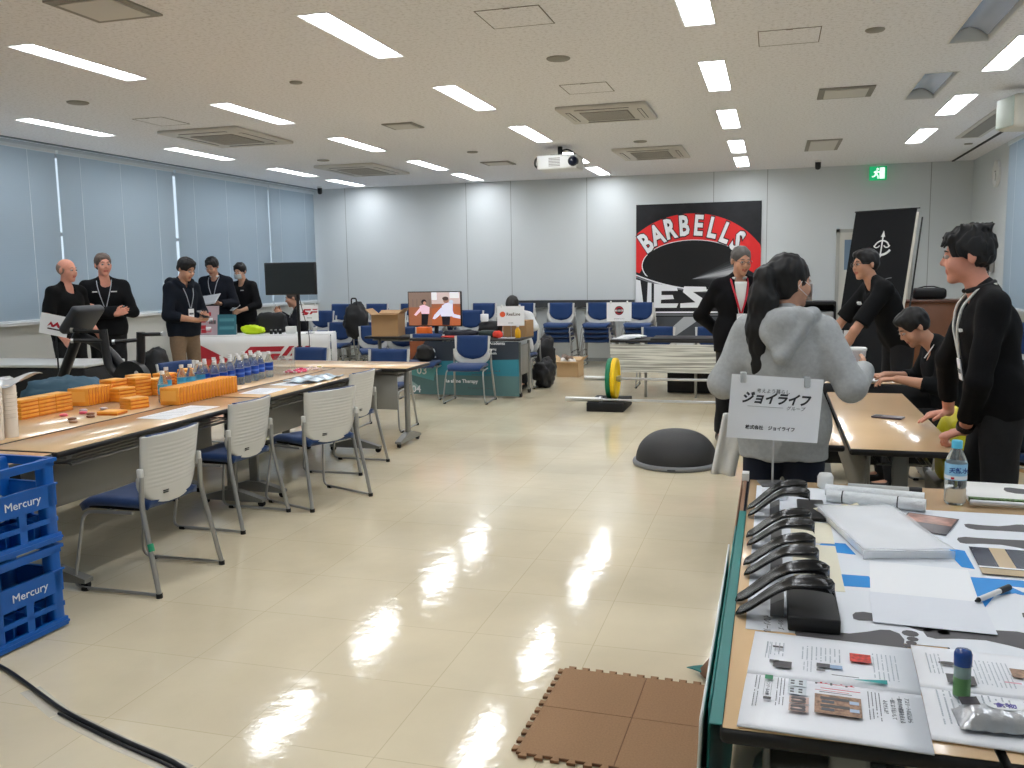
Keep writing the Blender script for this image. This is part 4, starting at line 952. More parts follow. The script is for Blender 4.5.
T=Matrix.Translation((0,-.012,.285))@Matrix.Rotation(R(4.2),4,'Y')@Matrix.Rotation(PI/2,4,'X')
mb=MB(); mb.b2((-.166,-.118,-.0006),(.166,.118,.0006),M_paper,T); mb.build('paper',t)
mb=MB(); kanji_sign(mb,.33,.23,T); mb.build('lettering',t)
mb=MB(); mb.tube([(-.15,.004,.402),(.15,.004,.380)],.0045,M_steel,n=8); mb.build('top_bar',t)
for s,z in((-1,.402),(1,.382)):
    mb=MB(); mb.rbox((s*.115,-.008,z),(.022,.022,.04),mat('clip_clear',(225,230,232),.15,trans=.4),.004); mb.build('clip',t)
# under the display table: cream chair shell and boxes
t=thing('storage_bin','cream plastic bin under the front edge of the display table','bin',(.13,1.72,0),R(3))
mb=MB(); mb.lathe([(.1,0.02),(.13,.05),(.14,.5),(.15,.52),(.14,.53)],mat('bin_cream',(222,220,212),.4),n=28,sy=.75); mb.build('body',t)
mb=MB(); mb.lathe([(.151,.52),(.15,.535),(0,.545)],mat('bin_cream',(222,220,212),.4),n=28,sy=.76); mb.build('lid',t)
mb=MB(); mb.lathe([(.1,0),(.1,.02)],M_black,n=20,sy=.75); mb.build('foot_ring',t)
# cork mats: 4 interlocking tiles as one floor mat each
M_cork=mat('cork_mat',(152,118,86),.85,noise=(160,.1,6)); M_eva=mat('eva_edge',(120,84,60),.8)
def mat_tile(x0,y0,s,label,edges):
    t=thing('cork_mat_tile',label,'floor mat',(x0,y0,0),R(-1.5),'interlocking cork floor mats')
    mb=MB(); mb.b2((.0,.0,.003),(s,s,.011),M_eva); mb.b2((.0015,.0015,.011),(s-.0015,s-.0015,.0125),M_cork); mb.build('sheet',t)
    n=6; p=s/n; mb=MB()
    for e in edges:
        for k in range(n):
            a=k*p+.012; b_=a+p*.55
            tr=lambda q0,q1,w0=.0,w1=.018: None
            if e=='L': poly=[(.004,a+.006),(-.018,a),(-.018,b_),(.004,b_-.006)]
            if e=='T': poly=[(a+.006,s-.004),(a,s+.018),(b_,s+.018),(b_-.006,s-.004)]
            if e=='B': poly=[(a+.006,.004),(a,-.018),(b_,-.018),(b_-.006,.004)]
            if e=='R': poly=[(s-.004,a+.006),(s+.018,a),(s+.018,b_),(s-.004,b_-.006)]
            mb.prism(poly,.003,.011,M_eva); mb.prism(poly,.011,.0125,M_cork)
    if edges: mb.build('teeth',t)
    return t
import math as _m
ts=.31; tx_,ty_=ts*_m.cos(R(-1.5)),ts*_m.sin(R(-1.5)); ox,oy=-.745,2.525
mat_tile(ox-ty_,oy+tx_,ts,'cork mat tile, far left of the four','LT'); mat_tile(ox-ty_+tx_,oy+tx_+ty_,ts,'cork mat tile, far right one beside the teal sheet','T')
mat_tile(ox,oy,ts,'cork mat tile, near left of the four','LB'); mat_tile(ox+tx_,oy+ty_,ts,'cork mat tile, near right one under the table edge','B')
# ================================================================== MIDDLE TABLES (right)
GM='maple tables in the middle right'
folding_table('conference_table','maple table with a phone on it, beside the man with the watch',(.567,5.1,0),R(90),1.9,.46,.7,True,GM,leg_in=.16)
folding_table('conference_table','maple table just left of the phone table, behind the woman in grey',(.1,5.12,0),R(90),1.8,.45,.7,True,GM,leg_in=.16)
mb=MB(); mb.rbox((0,0,.006),(.155,.075,.009),mat('phone_case',(94,84,92),.35),.004,2); mb.rbox((-.05,0,.0105),(.04,.06,.002),M_black,.001,1); o=mb.build('smartphone',None,(.595,5.04,.7012)); o.rotation_euler=(0,0,R(-22)); tag(o,'smartphone lying on the maple table','phone')
# table with dark cloth and laptop for the seated man
folding_table('laptop_table','small table with black front cloth holding the laptop',(.72,6.75,0),R(180),.9,.45,.7,False,None,tray=False,cat='table')
mb=MB(); mb.surf(lambda u,v:(.27+.9*u,6.508-.004*math.sin(u*20)*v,.69-.55*v),24,6,mat('cloth_black',(18,18,20),.8),th=.004); 
mb.text('V',.09,M_white,frame((.56,6.497,.6),(1,0,0),(0,0,1)),bold=.004); mb.b2((.47,6.496,.57),(.5,6.4995,.59),M_white); o=mb.build('front_cloth'); tag(o,'black cloth with a white mark hanging before the laptop table','cloth')
t=thing('laptop','open laptop on the small table in front of the seated man','laptop',(.62,6.72,.7012),R(80))
mb=MB(); mb.rbox((0,0,.008),(.3,.21,.014),M_alu,.004,1); mb.build('base',t); mb=MB(); mb.rbox((0,.11,.11),(.3,.008,.2),mat('laptop_lid',(120,124,128),.4,metal=.5),.003,1); mb.build('screen',t)
mb=MB(); mb.b2((-.13,-.03,.0152),(.13,.08,.0162),M_black); mb.build('keyboard',t)
sheet(.50,6.62,.2,.2,10,'white papers on the laptop table',.7012+.0,2)
# acrylic brochure stand beside the laptop table
t=thing('brochure_holder','white brochure holder on the table behind the paper cup','holder',(.42,7.7,.9))
folding_table('conference_table','table behind the laptop table under the leaning man',(.18,7.75,0),R(180),1.2,.45,.7,True,None,tray=False)
t.location=(.52,7.75,.7012)
for k in range(3): mb=MB(); mb.b2((-.1+.07*k,.04,0),(-.04+.07*k,.05,.28),M_paper); mb.b2((-.1+.07*k,.02,0),(-.04+.07*k,.024,.2),mat('acrylic2',(230,236,240),.1,alpha=.4)); mb.build('pocket',t)
# things below the middle tables
M_card=mat('cardboard',(170,136,98),.8); M_card2=mat('cardboard_light',(196,166,128),.8)
def carton(x,y,w,d,h,rz,label,z=0,m=None,open_=False,cat='box',name='cardboard_box',flaps=True):
    m=m or M_card; t=thing(name,label,cat,(x,y,z),R(rz)); mb=MB(); th=.006
    mb.b2((-w/2,-d/2,0.001),(w/2,d/2,.008),m)
    for p,q in (((-w/2,-d/2,.008),(w/2,-d/2+th,h)),((-w/2,d/2-th,.008),(w/2,d/2,h)),((-w/2,-d/2+th,.008),(-w/2+th,d/2-th,h)),((w/2-th,-d/2+th,.008),(w/2,d/2-th,h))): mb.b2(p,q,m)
    if not open_: mb.b2((-w/2,-d/2,h),(w/2,d/2,h+.006),m); 
    mb.build('body',t)
    if open_ and flaps:
        for k,(dx,dy) in enumerate(((-1,0),(1,0),(0,-1),(0,1))):
            mb=MB()
            if dx: 
                x0=dx*w/2; mb.add([(x0,-d/2,h),(x0,d/2,h),(x0+dx*.08,d/2-.01,h+.07),(x0+dx*.08,-d/2+.01,h+.07)],[(0,1,2,3)],m)
            else:
                y0=dy*d/2; mb.add([(-w/2,y0,h),(w/2,y0,h),(w/2-.01,y0+dy*.1,h+.02*(1+dy)),(-w/2+.01,y0+dy*.1,h+.02*(1+dy))],[(0,1,2,3)],m)
            o=mb.build('flap',t); md=o.modifiers.new('s','SOLIDIFY'); md.thickness=.004
    elif not open_:
        mb=MB(); mb.b2((-.025,-d/2-.001,h-.05),(.025,d/2+.001,h+.0075),mat('packing_tape',(196,170,120),.3)); mb.build('packing_tape',t)
    return t
carton(.62,4.55,.16,.2,.32,10,'grey box standing under the phone table',0,mat('greybox',(150,150,146),.6))
carton(.62,5.2,.3,.25,.2,-20,'open cardboard box under the phone table at right',0,None,True)
# ================================================================== BALANCE DOME
t=thing('balance_dome','black rubber balance dome trainer on the floor','balance trainer',(-.70,6.9,0))
M_dome=mat('dome_rubber',(46,46,47),.55,bump=(180,.15))
mb=MB(); mb.lathe([(.31*math.cos(a)**.75,.035+.235*math.sin(a)) for a in [i*PI/2/18 for i in range(18)]]+[(0.0,.27)],M_dome,n=48); mb.build('dome',t)
mb=MB(); mb.lathe([(.30,.003),(.33,.004),(.335,.02),(.33,.036),(.305,.04)],mat('dome_rim',(120,122,126),.5),n=48); mb.build('rim',t)
mb=MB(); mb.tube([(-.03,-.338,.02),(.03,-.338,.02)],.006,M_black,n=6); mb.build('handle_strap',t)
# ================================================================== TREATMENT TABLE with barbells
XB0,XB1,YB0=-1.85,-.05,10.5
t=thing('striped_table','long table with pale striped cloth and black top, behind the barbells','table',((XB0+XB1)/2,YB0+.24,0))
L_=XB1-XB0
mb=MB(); mb.rbox((0,0,.665),(L_,.5,.03),M_edge,.006,1); mb.build('tabletop',t)
M_stripe=bpy.data.materials.new('striped_cloth'); M_stripe.use_nodes=True; nt=M_stripe.node_tree; b=nt.nodes['Principled BSDF']
tc=nt.nodes.new('ShaderNodeTexCoord'); mp=nt.nodes.new('ShaderNodeMapping'); mp.inputs['Scale'].default_value=(.8,1,38); n=nt.nodes.new('ShaderNodeTexNoise'); n.inputs['Scale'].default_value=2.2; n.inputs['Detail'].default_value=4
nt.links.new(tc.outputs['Object'],mp.inputs['Vector']); nt.links.new(mp.outputs['Vector'],n.inputs['Vector'])
cr=nt.nodes.new('ShaderNodeValToRGB'); cr.color_ramp.elements[0].position=.38; cr.color_ramp.elements[0].color=(*lin((150,150,142)),1); cr.color_ramp.elements[1].position=.56; cr.color_ramp.elements[1].color=(*lin((222,222,214)),1)
nt.links.new(n.outputs['Fac'],cr.inputs['Fac']); nt.links.new(cr.outputs['Color'],b.inputs['Base Color']); b.inputs['Roughness'].default_value=.7
mb=MB(); mb.b2((-L_/2,-.262,.3),(L_/2,-.252,.63),M_stripe); mb.build('striped_cloth',t)
mb=MB(); mb.rbox((.25,0,.69),(L_-.45,.5,.02),mat('mat_black',(26,26,28),.6),.006,1); mb.build('black_mat',t)
for x in(-L_/2+.08,-L_/2+.42,.1,.45,L_/2-.1):
    mb=MB(); mb.rbox((x,-.2,.325),(.03,.03,.65),M_tleg,.004,1); mb.build('leg',t)
for k in range(4):
    mb=MB(); mb.rbox((0,0,.004),(.21,.297,.007),M_paper,.001,1); o=mb.build('paper_sheaf',None,(-1.72+.04*k,10.72+.02*k,.681+.009*k)); o.rotation_euler=(0,0,R(12*k-10)); tag(o,'white sheaf of papers on the left end of the striped table, %s from the bottom'%ORD[k],'papers','papers on the striped table')
# crates and red case below
mb=MB(); mb.rbox((0,0,.14),(.75,.3,.27),mat('case_black',(16,16,18),.6),.01); o=mb.build('equipment_case',None,(-.85,11.1,0)); tag(o,'low black case under the striped table','case')
mb=MB(); mb.rbox((0,0,.09),(.4,.2,.17),mat('case_red',(150,30,44),.5),.01); o=mb.build('red_case',None,(-.22,10.98,0)); tag(o,'red case under the right part of the striped table','case')
# pads and barbells
M_pad=mat('pad_black',(18,18,19),.75)
for x,y,lab in((-1.70,9.62,'black foam lifting block under the plates, left'),(-.12,9.65,'black foam lifting block at the right end of the barbells')):
    mb=MB(); mb.rbox((0,0,.05),(.40,.6,.096),M_pad,.008); o=mb.build('lifting_block',None,(x,y,0)); tag(o,lab,'block')
def barbell(x,y,z,L_,label,plates):
    t=thing('barbell',label,'barbell',(x,y,z)); mb=MB()
    mb.cyl((-L_/2+.4,0,0),(L_/2-.4,0,0),.014,M_steel,n=14); mb.build('shaft',t)
    for s in(-1,1):
        mb=MB(); mb.cyl((s*(L_/2-.4),0,0),(s*L_/2,0,0),.025,mat('sleeve',(176,176,172),.35,metal=.7),n=18); mb.cyl((s*(L_/2-.4),0,0),(s*(L_/2-.37),0,0),.036,M_steel,n=18); mb.build('sleeve',t)
    for s in(-1,1) if plates else ():
        for k,(m,nm) in enumerate(((mat('plate_yellow',(240,200,10),.5),'yellow'),(mat('plate_green',(0,120,84),.5),'green'))):
            x0=s*(L_/2-.365+.052*k); mb=MB(); T=Matrix.Translation((x0+s*.024,0,0))@Matrix.Rotation(PI/2,4,'Y')
            mb.lathe([(.026,-.012),(.05,-.014),(.08,-.008),(.17,-.008),(.19,-.023),(.22,-.024),(.225,-.018),(.225,.018),(.22,.024),(.19,.023),(.17,.008),(.08,.008),(.05,.014),(.026,.012)],m,n=40,M=T); o=mb.build('weight_plate',t); o['label']=nm+' weight plate'
    return t
barbell(-.98,9.62,.3265,2.0,'barbell with yellow and green plates resting on black blocks',True)
barbell(-1.04,9.38,.1245,2.2,'bare silver barbell lying on the black blocks in front',False)
# sign with round logo on stand, on striped table
def small_sign(name,label,x,y,z,w,h,rz,drawfn,pole_h,cat='sign'):
    t=thing(name,label,cat,(x,y,z),R(rz)); mb=MB(); mb.rbox((0,.01,.004),(.1,.08,.006),M_black,.002,1); mb.build('base_plate',t)
    mb=MB(); mb.cyl((0,.012,.006),(0,.012,pole_h+h*.9),.004,M_steel,n=8); mb.build('pole',t)
    T=Matrix.Translation((0,0,pole_h+h/2))@Matrix.Rotation(PI/2,4,'X')
    mb=MB(); mb.b2((-w/2,-h/2,-.0008),(w/2,h/2,.0008),M_paper,T); mb.build('paper',t)
    mb=MB(); drawfn(mb,T); mb.build('logo',t)
    for s in(-1,1): mb=MB(); mb.rbox((s*w*.33,0,pole_h+h),(.02,.02,.035),M_white,.004); mb.build('clip',t)
    return t
M_logored=mat('logo_red',(178,20,44),.5); M_logodk=mat('logo_dark',(60,32,34),.5)
def roundlogo(mb,T):
    mb.lathe([(0,.001),(.055,.001),(.055,.0022),(0,.0022)],M_logodk,n=28,M=T@Matrix.Translation((0,.015,0)),smooth=False); mb.lathe([(0,.0023),(.046,.0023),(.046,.0028),(0,.0028)],M_logored,n=28,M=T@Matrix.Translation((0,.015,0)),smooth=False)
    mb.lathe([(0,.0029),(.034,.0029),(.034,.0033),(0,.0033)],M_logodk,n=28,M=T@Matrix.Translation((0,.015,0)),smooth=False)
    mb.b2((-.05,.005,.0034),(.05,.025,.0038),M_paper,T); mb.text('UESAKA',.022,M_logodk,T@Matrix.Translation((0,.015,.0042)),bold=.0006); mb.text('株式会社ウエサカ',.016,M_ink2,T@Matrix.Translation((0,-.085,.0012)))
small_sign('sign_stand','white paper sign with a round red and brown logo on the striped table',-1.80,10.85,.681,.30,.23,8,roundlogo,.2)
# ================================================================== UESAKA wall banner
t=thing('wall_banner','large black and red banner with BARBELLS lettering on the back wall','banner',(-1.17,YB-.03,0))
W,z0,z1=1.94,.42,2.53
M_bk=mat('banner_black',(16,18,24),.5,noise=(5,.7,6)); M_bred=mat('banner_red',(224,36,38),.5); M_bw=mat('banner_white',(236,238,242),.5); M_bgy=mat('banner_grey',(120,124,130),.35)
mb=MB(); mb.b2((-W/2,0,z0),(W/2,.008,z1),M_bk); mb.build('banner_sheet',t)
def clip_poly(pts):
    return [(max(-W/2,min(W/2,x)),max(z0,min(z1,z))) for x,z in pts]
def flatp(mb,pts,y,m):  # polygon in x,z at depth y
    T=Matrix(((1,0,0,0),(0,0,1,0),(0,1,0,0),(0,0,0,1)))
    mb.prism(clip_poly(pts),y-.0006,y,m,T)
def arc(cx_,cz_,rx,rz,a0,a1,n=48): return [(cx_+rx*math.cos(R(a0+(a1-a0)*i/n)),cz_+rz*math.sin(R(a0+(a1-a0)*i/n))) for i in range(n+1)]
cxb=-.10
mb=MB()
def ringp(ce,ri,co,ro,a0,a1,y,m,n=56):
    o=[(co[0]+ro[0]*math.cos(R(a0+(a1-a0)*i/n)),co[1]+ro[1]*math.sin(R(a0+(a1-a0)*i/n))) for i in range(n+1)]
    i_=[(ce[0]+ri[0]*math.cos(R(a0+(a1-a0)*i/n)),ce[1]+ri[1]*math.sin(R(a0+(a1-a0)*i/n))) for i in range(n+1)]
    for k in range(n):
        q=clip_poly([o[k],o[k+1],i_[k+1],i_[k]])
        ar=abs(sum(q[j][0]*q[(j+1)%4][1]-q[(j+1)%4][0]*q[j][1] for j in range(4)))
        if ar>1e-5: flatp(mb,q,y,m)
# red arch band, black plate seen inside it, pale rim below
ringp((cxb,1.50),(.74,.46),(cxb,1.20),(1.28,1.17),8,172,-.001,M_bred)
flatp(mb,arc(cxb+.02,1.56,.80,.40,0,360,64),-.0016,M_bw)
flatp(mb,arc(cxb+.02,1.565,.785,.385,0,360,64),-.0022,mat('banner_plate',(14,15,18),.3))
for k in range(12):
    a0=-64+7*k; pts=[(cxb+.02,1.34),(cxb+.02+.775*math.cos(R(a0)),1.565+.375*math.sin(R(a0))),(cxb+.02+.775*math.cos(R(a0+7)),1.565+.375*math.sin(R(a0+7)))]
    g=int(30+150*math.exp(-((k-6.5)/2.6)**2)); flatp(mb,pts,-.0026,mat('banner_sheen%d'%k,(g,g+2,g+6),.3))
# sweeping rim lines under the plate
def sweep(z,d,th,y,m):
    f=lambda x:z-d*(1-((x-.25)/1.3)**2)
    n=24
    for k in range(n):
        xa=-W/2+W*k/n; xb=-W/2+W*(k+1)/n; flatp(mb,[(xa,f(xa)),(xb,f(xb)),(xb,f(xb)-th),(xa,f(xa)-th)],y,m)
flatp(mb,[(-W/2,1.30),(-.6,1.22),(.1,1.17),(W/2,1.2),(W/2,.87),(-W/2,.87)],-.003,M_bk)
sweep(1.50,.30,.05,-.0034,M_bk); sweep(1.46,.29,.02,-.0038,M_bw); sweep(1.43,.28,.025,-.0038,M_bgy)
flatp(mb,[(-W/2,.80),(W/2,.80),(W/2,.825),(-W/2,.825)],-.0035,M_bw); flatp(mb,[(-W/2,.76),(W/2,.76),(W/2,.78),(-W/2,.78)],-.0035,M_bgy)
flatp(mb,[(-W/2,.42),(-W/2,.75),(-.82,.75),(-.62,.42)],-.0035,M_bred); flatp(mb,arc(-.86,.45,.06,.12,0,180,14),-.0042,M_bw)
flatp(mb,[(-.55,.42),(.2,.42),(.5,.74),(-.72,.74)],-.0035,mat('banner_lowgrey',(70,74,80),.3)); flatp(mb,[(-.55,.42),(-.35,.42),(.1,.74),(-.2,.74)],-.004,mat('banner_lowlight',(170,174,180),.3))
mb.build('artwork',t)
mb=MB()
def uletter(pl,x):
    for pts in pl: flatp(mb,[(x+p[0],.885+p[1]) for p in pts],-.0046,M_bw)
uletter([[(0,0),(.23,0),(.23,.40),(.17,.41),(.155,.06),(.10,.06),(.05,.44),(-.04,.46),(-.02,.06)]],-.95)
uletter([[(0,0),(.36,0),(.39,.07),(.11,.07),(.115,.13),(.32,.14),(.30,.205),(.12,.205),(.12,.27),(.38,.27),(.36,.34),(0,.39)]],-.68)
uletter([[(0,0),(.34,0),(.42,.10),(.20,.25),(.42,.26),(.40,.33),(.06,.34),(.04,.25),(.24,.085),(.0,.07)]],-.26)
uletter([[(0,0),(.11,0),(.15,.1),(.27,.1),(.28,0),(.40,0),(.32,.33),(.14,.33)]],.20)
uletter([[(0,0),(.10,0),(.10,.13),(.24,0),(.34,0),(.2,.18),(.34,.33),(.24,.33),(.10,.22),(.10,.33),(0,.33)]],.64)
s_='BARBELLS'
for k,ch in enumerate(s_):
    a=90+46*(1-2*k/(len(s_)-1)); px=cxb+.98*math.cos(R(a)); pz=1.33+.84*math.sin(R(a)); tx=Vector((.98*math.sin(R(a)),-.62*math.cos(R(a)))).normalized()
    for y_,m_,bo in ((-.0052,mat('banner_outline',(14,14,16),.5),.034),(-.0066,M_bw,.016)):
        mb.text(ch,.43,m_,frame((px,y_,pz),(tx.x,0,tx.y),(-tx.y,0,tx.x)),bold=bo,sx=.66)
mb.build('lettering',t)
# ================================================================== leaning black roll banner, podium, rack
t=thing('standing_banner','tilted black standing banner with a white bow emblem','banner',(.98,10.3,0),R(-38))
T=Matrix.Translation((-.02,-.12,0))@Matrix.Rotation(R(-12),4,'X')
mb=MB(); mb.b2((-.38,-.003,.30),(.34,.003,2.14),mat('banner_slate',(15,16,19),.6,spec=.2),T); mb.build('banner_sheet',t)
mb=MB(); mb.tube([tuple(T@Vector((.42,.03,.28))),tuple(T@Vector((.40,.02,2.05)))],.009,M_black,n=8); mb.tube([tuple(T@Vector((-.39,.0,2.145))),tuple(T@Vector((.37,.0,2.145)))],.008,M_black,n=8); mb.build('pole',t)
mb=MB(); mb.b2((.34,-.002,.3),(.37,.002,2.1),mat('banner_edge',(190,186,176),.6),T); mb.build('side_strip',t)
mb=MB(); Te=T@frame((0,-.004,1.75),(1,0,0),(0,0,1))
def arcband(mb,r0,r1,a0,a1,T,m,n=14):
    for k in range(n):
        a=R(a0+(a1-a0)*k/n); b_=R(a0+(a1-a0)*(k+1)/n); mb.prism([(r0*math.cos(a),r0*math.sin(a)),(r1*math.cos(a),r1*math.sin(a)),(r1*math.cos(b_),r1*math.sin(b_)),(r0*math.cos(b_),r0*math.sin(b_))],0,.001,m,T)
arcband(mb,.082,.097,20,160,Te@Matrix.Translation((0,-.03,0)),M_white); arcband(mb,.115,.14,215,325,Te@Matrix.Translation((0,.03,0)),M_white)
mb.b2((-.008,-.12,0),(.008,.14,.001),M_white,Te); mb.prism([(-.024,.1),(.024,.1),(0,.17)],0,.0012,M_white,Te); mb.prism([(-.02,-.1),(.02,-.1),(0,-.13)],0,.0012,M_white,Te)
for s in(-1,1): arcband(mb,.03,.042,200 if s<0 else 200,340,Te@Matrix.Translation((s*.06,.02,0)),M_white)
mb.build('emblem',t)
mb=MB(); arcband(mb,.30,.31,95,170,T@frame((.2,-.004,1.1),(1,0,0),(0,0,1)),mat('line_grey',(110,112,116),.6),20); mb.rbox((0,0,0),(.22,.002,.1),mat('shoe_grey',(120,124,128),.6),.001,1,M=T@Matrix.Translation((.07,-.004,1.12))); mb.build('artwork',t)
for s in(-1,1): mb=MB(); mb.tube([(.02,0,.30),(s*.3,.25*s,.012)],.012,M_black,n=8); mb.build('foot',t)
t=thing('podium','brown wooden podium near the right wall','podium',(1.78,11.35,0))
M_brown=mat('podium_wood',(120,76,50),.5,noise=(3,.1),bump=(20,.05))
mb=MB(); mb.rbox((0,0,.54),(.95,.5,1.07),M_brown,.006,1); mb.build('body',t); mb=MB(); mb.rbox((0,0,1.09),(1.0,.55,.03),mat('podium_top',(92,56,40),.4),.006,1); mb.build('top',t)
mb=MB(); mb.rbox((0,0,.07),(.36,.2,.13),mat('bag_black',(20,20,22),.6),.045,4); mb.tube([(-.12,-.0,.13),(-.05,0,.15),(.05,0,.15),(.12,0,.13)],.008,M_black,n=6); o=mb.build('pencil_bag',None,(1.72,11.3,1.106)); tag(o,'black bag lying on top of the brown podium','bag')
t=thing('equipment_rack','black equipment rack with white drawers at the back wall','rack',(.42,13.9,0))
mb=MB(); mb.rbox((0,0,.98),(.9,.5,.05),M_black,.01); 
for s in(-1,1): mb.b2((s*.45-.02*s,-.25,.02),(s*.45,.25,.96),M_black)
mb.b2((-.43,.2,.05),(.43,.22,.95),M_black); mb.build('frame',t)
for k in range(4): mb=MB(); mb.rbox((0,-.02,.2+.2*k),(.84,.42,.11),mat('drawer_grey',(150,152,152),.5),.01); mb.build('drawer',t)
# black low stage/trolley behind striped table
mb=MB(); mb.b2((-4.3,14.45,.9),(-2.16,14.56,1.02),mat('rail_black',(58,60,62),.5)); mb.b2((-4.3,14.45,.0),(-4.2,14.56,.9),mat('rail_black',(58,60,62),.5)); mb.b2((-2.26,14.45,.0),(-2.16,14.56,.9),mat('rail_black',(58,60,62),.5)); o=mb.build('equipment_trolley'); tag(o,'long dark rail trolley along the back wall behind the stacks','trolley')
# ================================================================== BOOTH: teal banner table
X0,X1,Yb=-4.25,-2.87,10.12
t=thing('booth_table','booth table with a teal numbered banner hanging in front','table',((X0+X1)/2,Yb+.36,0))
L_=X1-X0
mb=MB(); mb.rbox((0,-.02,.7),(L_+.02,.66,.03),mat('booth_top',(60,58,58),.5),.006,1); mb.build('tabletop',t)
mb=MB(); mb.rbox((L_/2-.04,.0,.44),(.02,.45,.36),M_tgrey,.004,1); mb.build('side_panel',t)
for y in(-.2,.2):
    mb=MB(); mb.rbox((L_/2-.03,y,.35),(.03,.05,.62),M_tleg,.008); mb.cyl((L_/2-.045,y,.03),(L_/2-.015,y,.03),.03,M_rubber,n=12); mb.build('leg',t)
mb=MB(); mb.rbox((-L_/2+.05,0,.35),(.03,.05,.62),M_tleg,.008); mb.cyl((-L_/2+.035,0,.03),(-L_/2+.065,0,.03),.03,M_rubber,n=12); mb.build('leg',t)
t2=thing('booth_banner','teal banner numbered 02 and 03 hanging from the booth table','banner',((X0+X1)/2,Yb,0))
T=Matrix(((1,0,0,0),(0,0,-1,0),(0,1,0,0),(0,0,0,1)))
mb=MB(); mb.b2((-L_/2,-.004,.03),(L_/2,.0,.68),mat('bn_teal',(86,120,124),.5)); mb.build('banner_sheet',t2)
mb=MB(); P=lambda pts,m,z=.0045: mb.prism(pts,z,z+.0006,m,T)
P([(-L_/2,.43),(L_/2,.47),(L_/2,.68),(-L_/2,.68)],mat('bn_navy',(46,54,66),.5)); P([(-L_/2,.27),(L_/2,.27),(L_/2,.47),(-L_/2,.43)],mat('bn_blue',(46,128,150),.5),.0048)
P([(-L_/2,.43),(-L_/2+.2,.68),(-L_/2,.68)],mat('bn_orange',(150,84,50),.5),.0052)
P([(-L_/2,.35),(-L_/2+.35,.43),(-L_/2+.3,.2),(-L_/2,.27)],mat('bn_cyan',(96,168,176),.5),.0052); P([(-L_/2,.05),(-L_/2,.2),(-L_/2+.12,.12)],mat('bn_pale',(150,180,182),.5),.0052)
mb.build('artwork',t2)
mb=MB(); tx=lambda s,x,z,sz,b=.001: mb.text(s,sz,M_bw,T@Matrix.Translation((x,z,.0062)),align='LEFT',bold=b)
tx('02',-L_/2+.18,.53,.16,.004); tx('03',-L_/2+.08,.32,.14,.002); tx('04',-L_/2+.01,.09,.12,.002)
tx('Realine Core & Academia',.0,.66,.05); tx('for comfort jumping',.12,.59,.036); tx('to beauty and health',.12,.54,.036)
tx('Realine Training',-.1,.41,.06,.002); tx('Re aLine Therapy',-.25,.2,.06,.002)
mb.text('Conditioning, exercise &',.036,M_ink2,T@Matrix.Translation((.1,.33,.0062)),align='LEFT'); mb.text('perform on every day',.036,M_ink2,T@Matrix.Translation((.1,.285,.0062)),align='LEFT'); mb.text('for people with every pain',.034,M_ink2,T@Matrix.Translation((.05,.12,.0062)),align='LEFT')
mb.build('lettering',t2)
# clutter on the booth table
def lump(name,label,cat,x,y,z,d,m,rz=0,amp=.12,seed=0,group=None,sq=2.6):
    mb=MB(); nu,nv=22,34
    def fn(u,v):
        a=(u-.5)*PI; b_=v*2*PI
        ca,sa=math.cos(a),math.sin(a); cb,sb=math.cos(b_),math.sin(b_)
        s=lambda q:math.copysign(abs(q)**(2/sq),q)
        p=Vector((s(ca)*s(cb)*d[0]/2,s(ca)*s(sb)*d[1]/2,s(sa)*d[2]/2))
        n_=mnoise.noise(Vector((p.x*9+seed,p.y*9,p.z*9)))*amp+mnoise.noise(Vector((p.x*26+seed,p.y*26,p.z*20)))*amp*.6
        p*=1+n_; return (p.x,p.y,max(-d[2]/2,p.z))
    mb.surf(lambda u,v:fn(1-u,v),nu,nv,m); o=mb.build(name,None,(x,y,z+d[2]/2+.002)); o.rotation_euler=(0,0,R(rz)); return tag(o,label,cat,group)
M_bag=mat('nylon_black',(20,20,23),.6); ZB=.716
lump('black_bag','black camera bag on the booth table right of the monitor','bag',-3.36,10.55,ZB,(.3,.22,.19),M_bag,0,.15,1)
lump('black_pouch','black pouch with green trim leaning behind the camera bag','bag',-3.3,10.3,ZB,(.24,.14,.09),mat('pouch_dark',(28,44,40),.6),0,.15,4)
mb=MB(); mb.lathe([(.045,0),(.05,.02),(.05,.085),(.04,.09),(0,.09)],M_paper,n=18); o=mb.build('tape_roll',None,(-3.5,10.45,ZB+.19)); tag(o,'white roll standing on the black camera bag','roll')
o.location=(-3.40,10.47,ZB+.185)
carton(-2.99,10.55,.3,.25,.19,-5,'brown cardboard box under the booth paper sign',ZB,None,False)
lump('red_cloth','crumpled red and black cloth on the booth table','cloth',-3.16,10.22,ZB,(.12,.1,.09),mat('red_cloth',(214,60,44),.7),0,.3,7)
lump('red_strip','folded red band on the table edge left of the single chair','cloth',-3.72,10.2,ZB,(.3,.08,.025),mat('red_strip',(206,70,62),.7),0,.2,9)
lump('dark_cables','tangle of dark cables below the monitor','cables',-3.66,10.42,ZB,(.42,.18,.08),mat('cable_navy',(30,32,44),.6),0,.4,11)
t=thing('drink_bottle','small amber drink bottle on the right end of the booth table','bottle',(-2.915,10.25,ZB+.001)); mb=MB(); mb.lathe([(.03,0),(.035,.01),(.035,.09),(.015,.115),(.014,.13)],mat('tea_amber',(214,160,30),.15),n=16); mb.build('body',t); mb=MB(); mb.cyl((0,0,.13),(0,0,.145),.016,M_white,n=12); mb.build('cap',t)
sheet(-3.05,10.25,.2,.15,10,'white papers on the booth table before the box',ZB+.0,2)
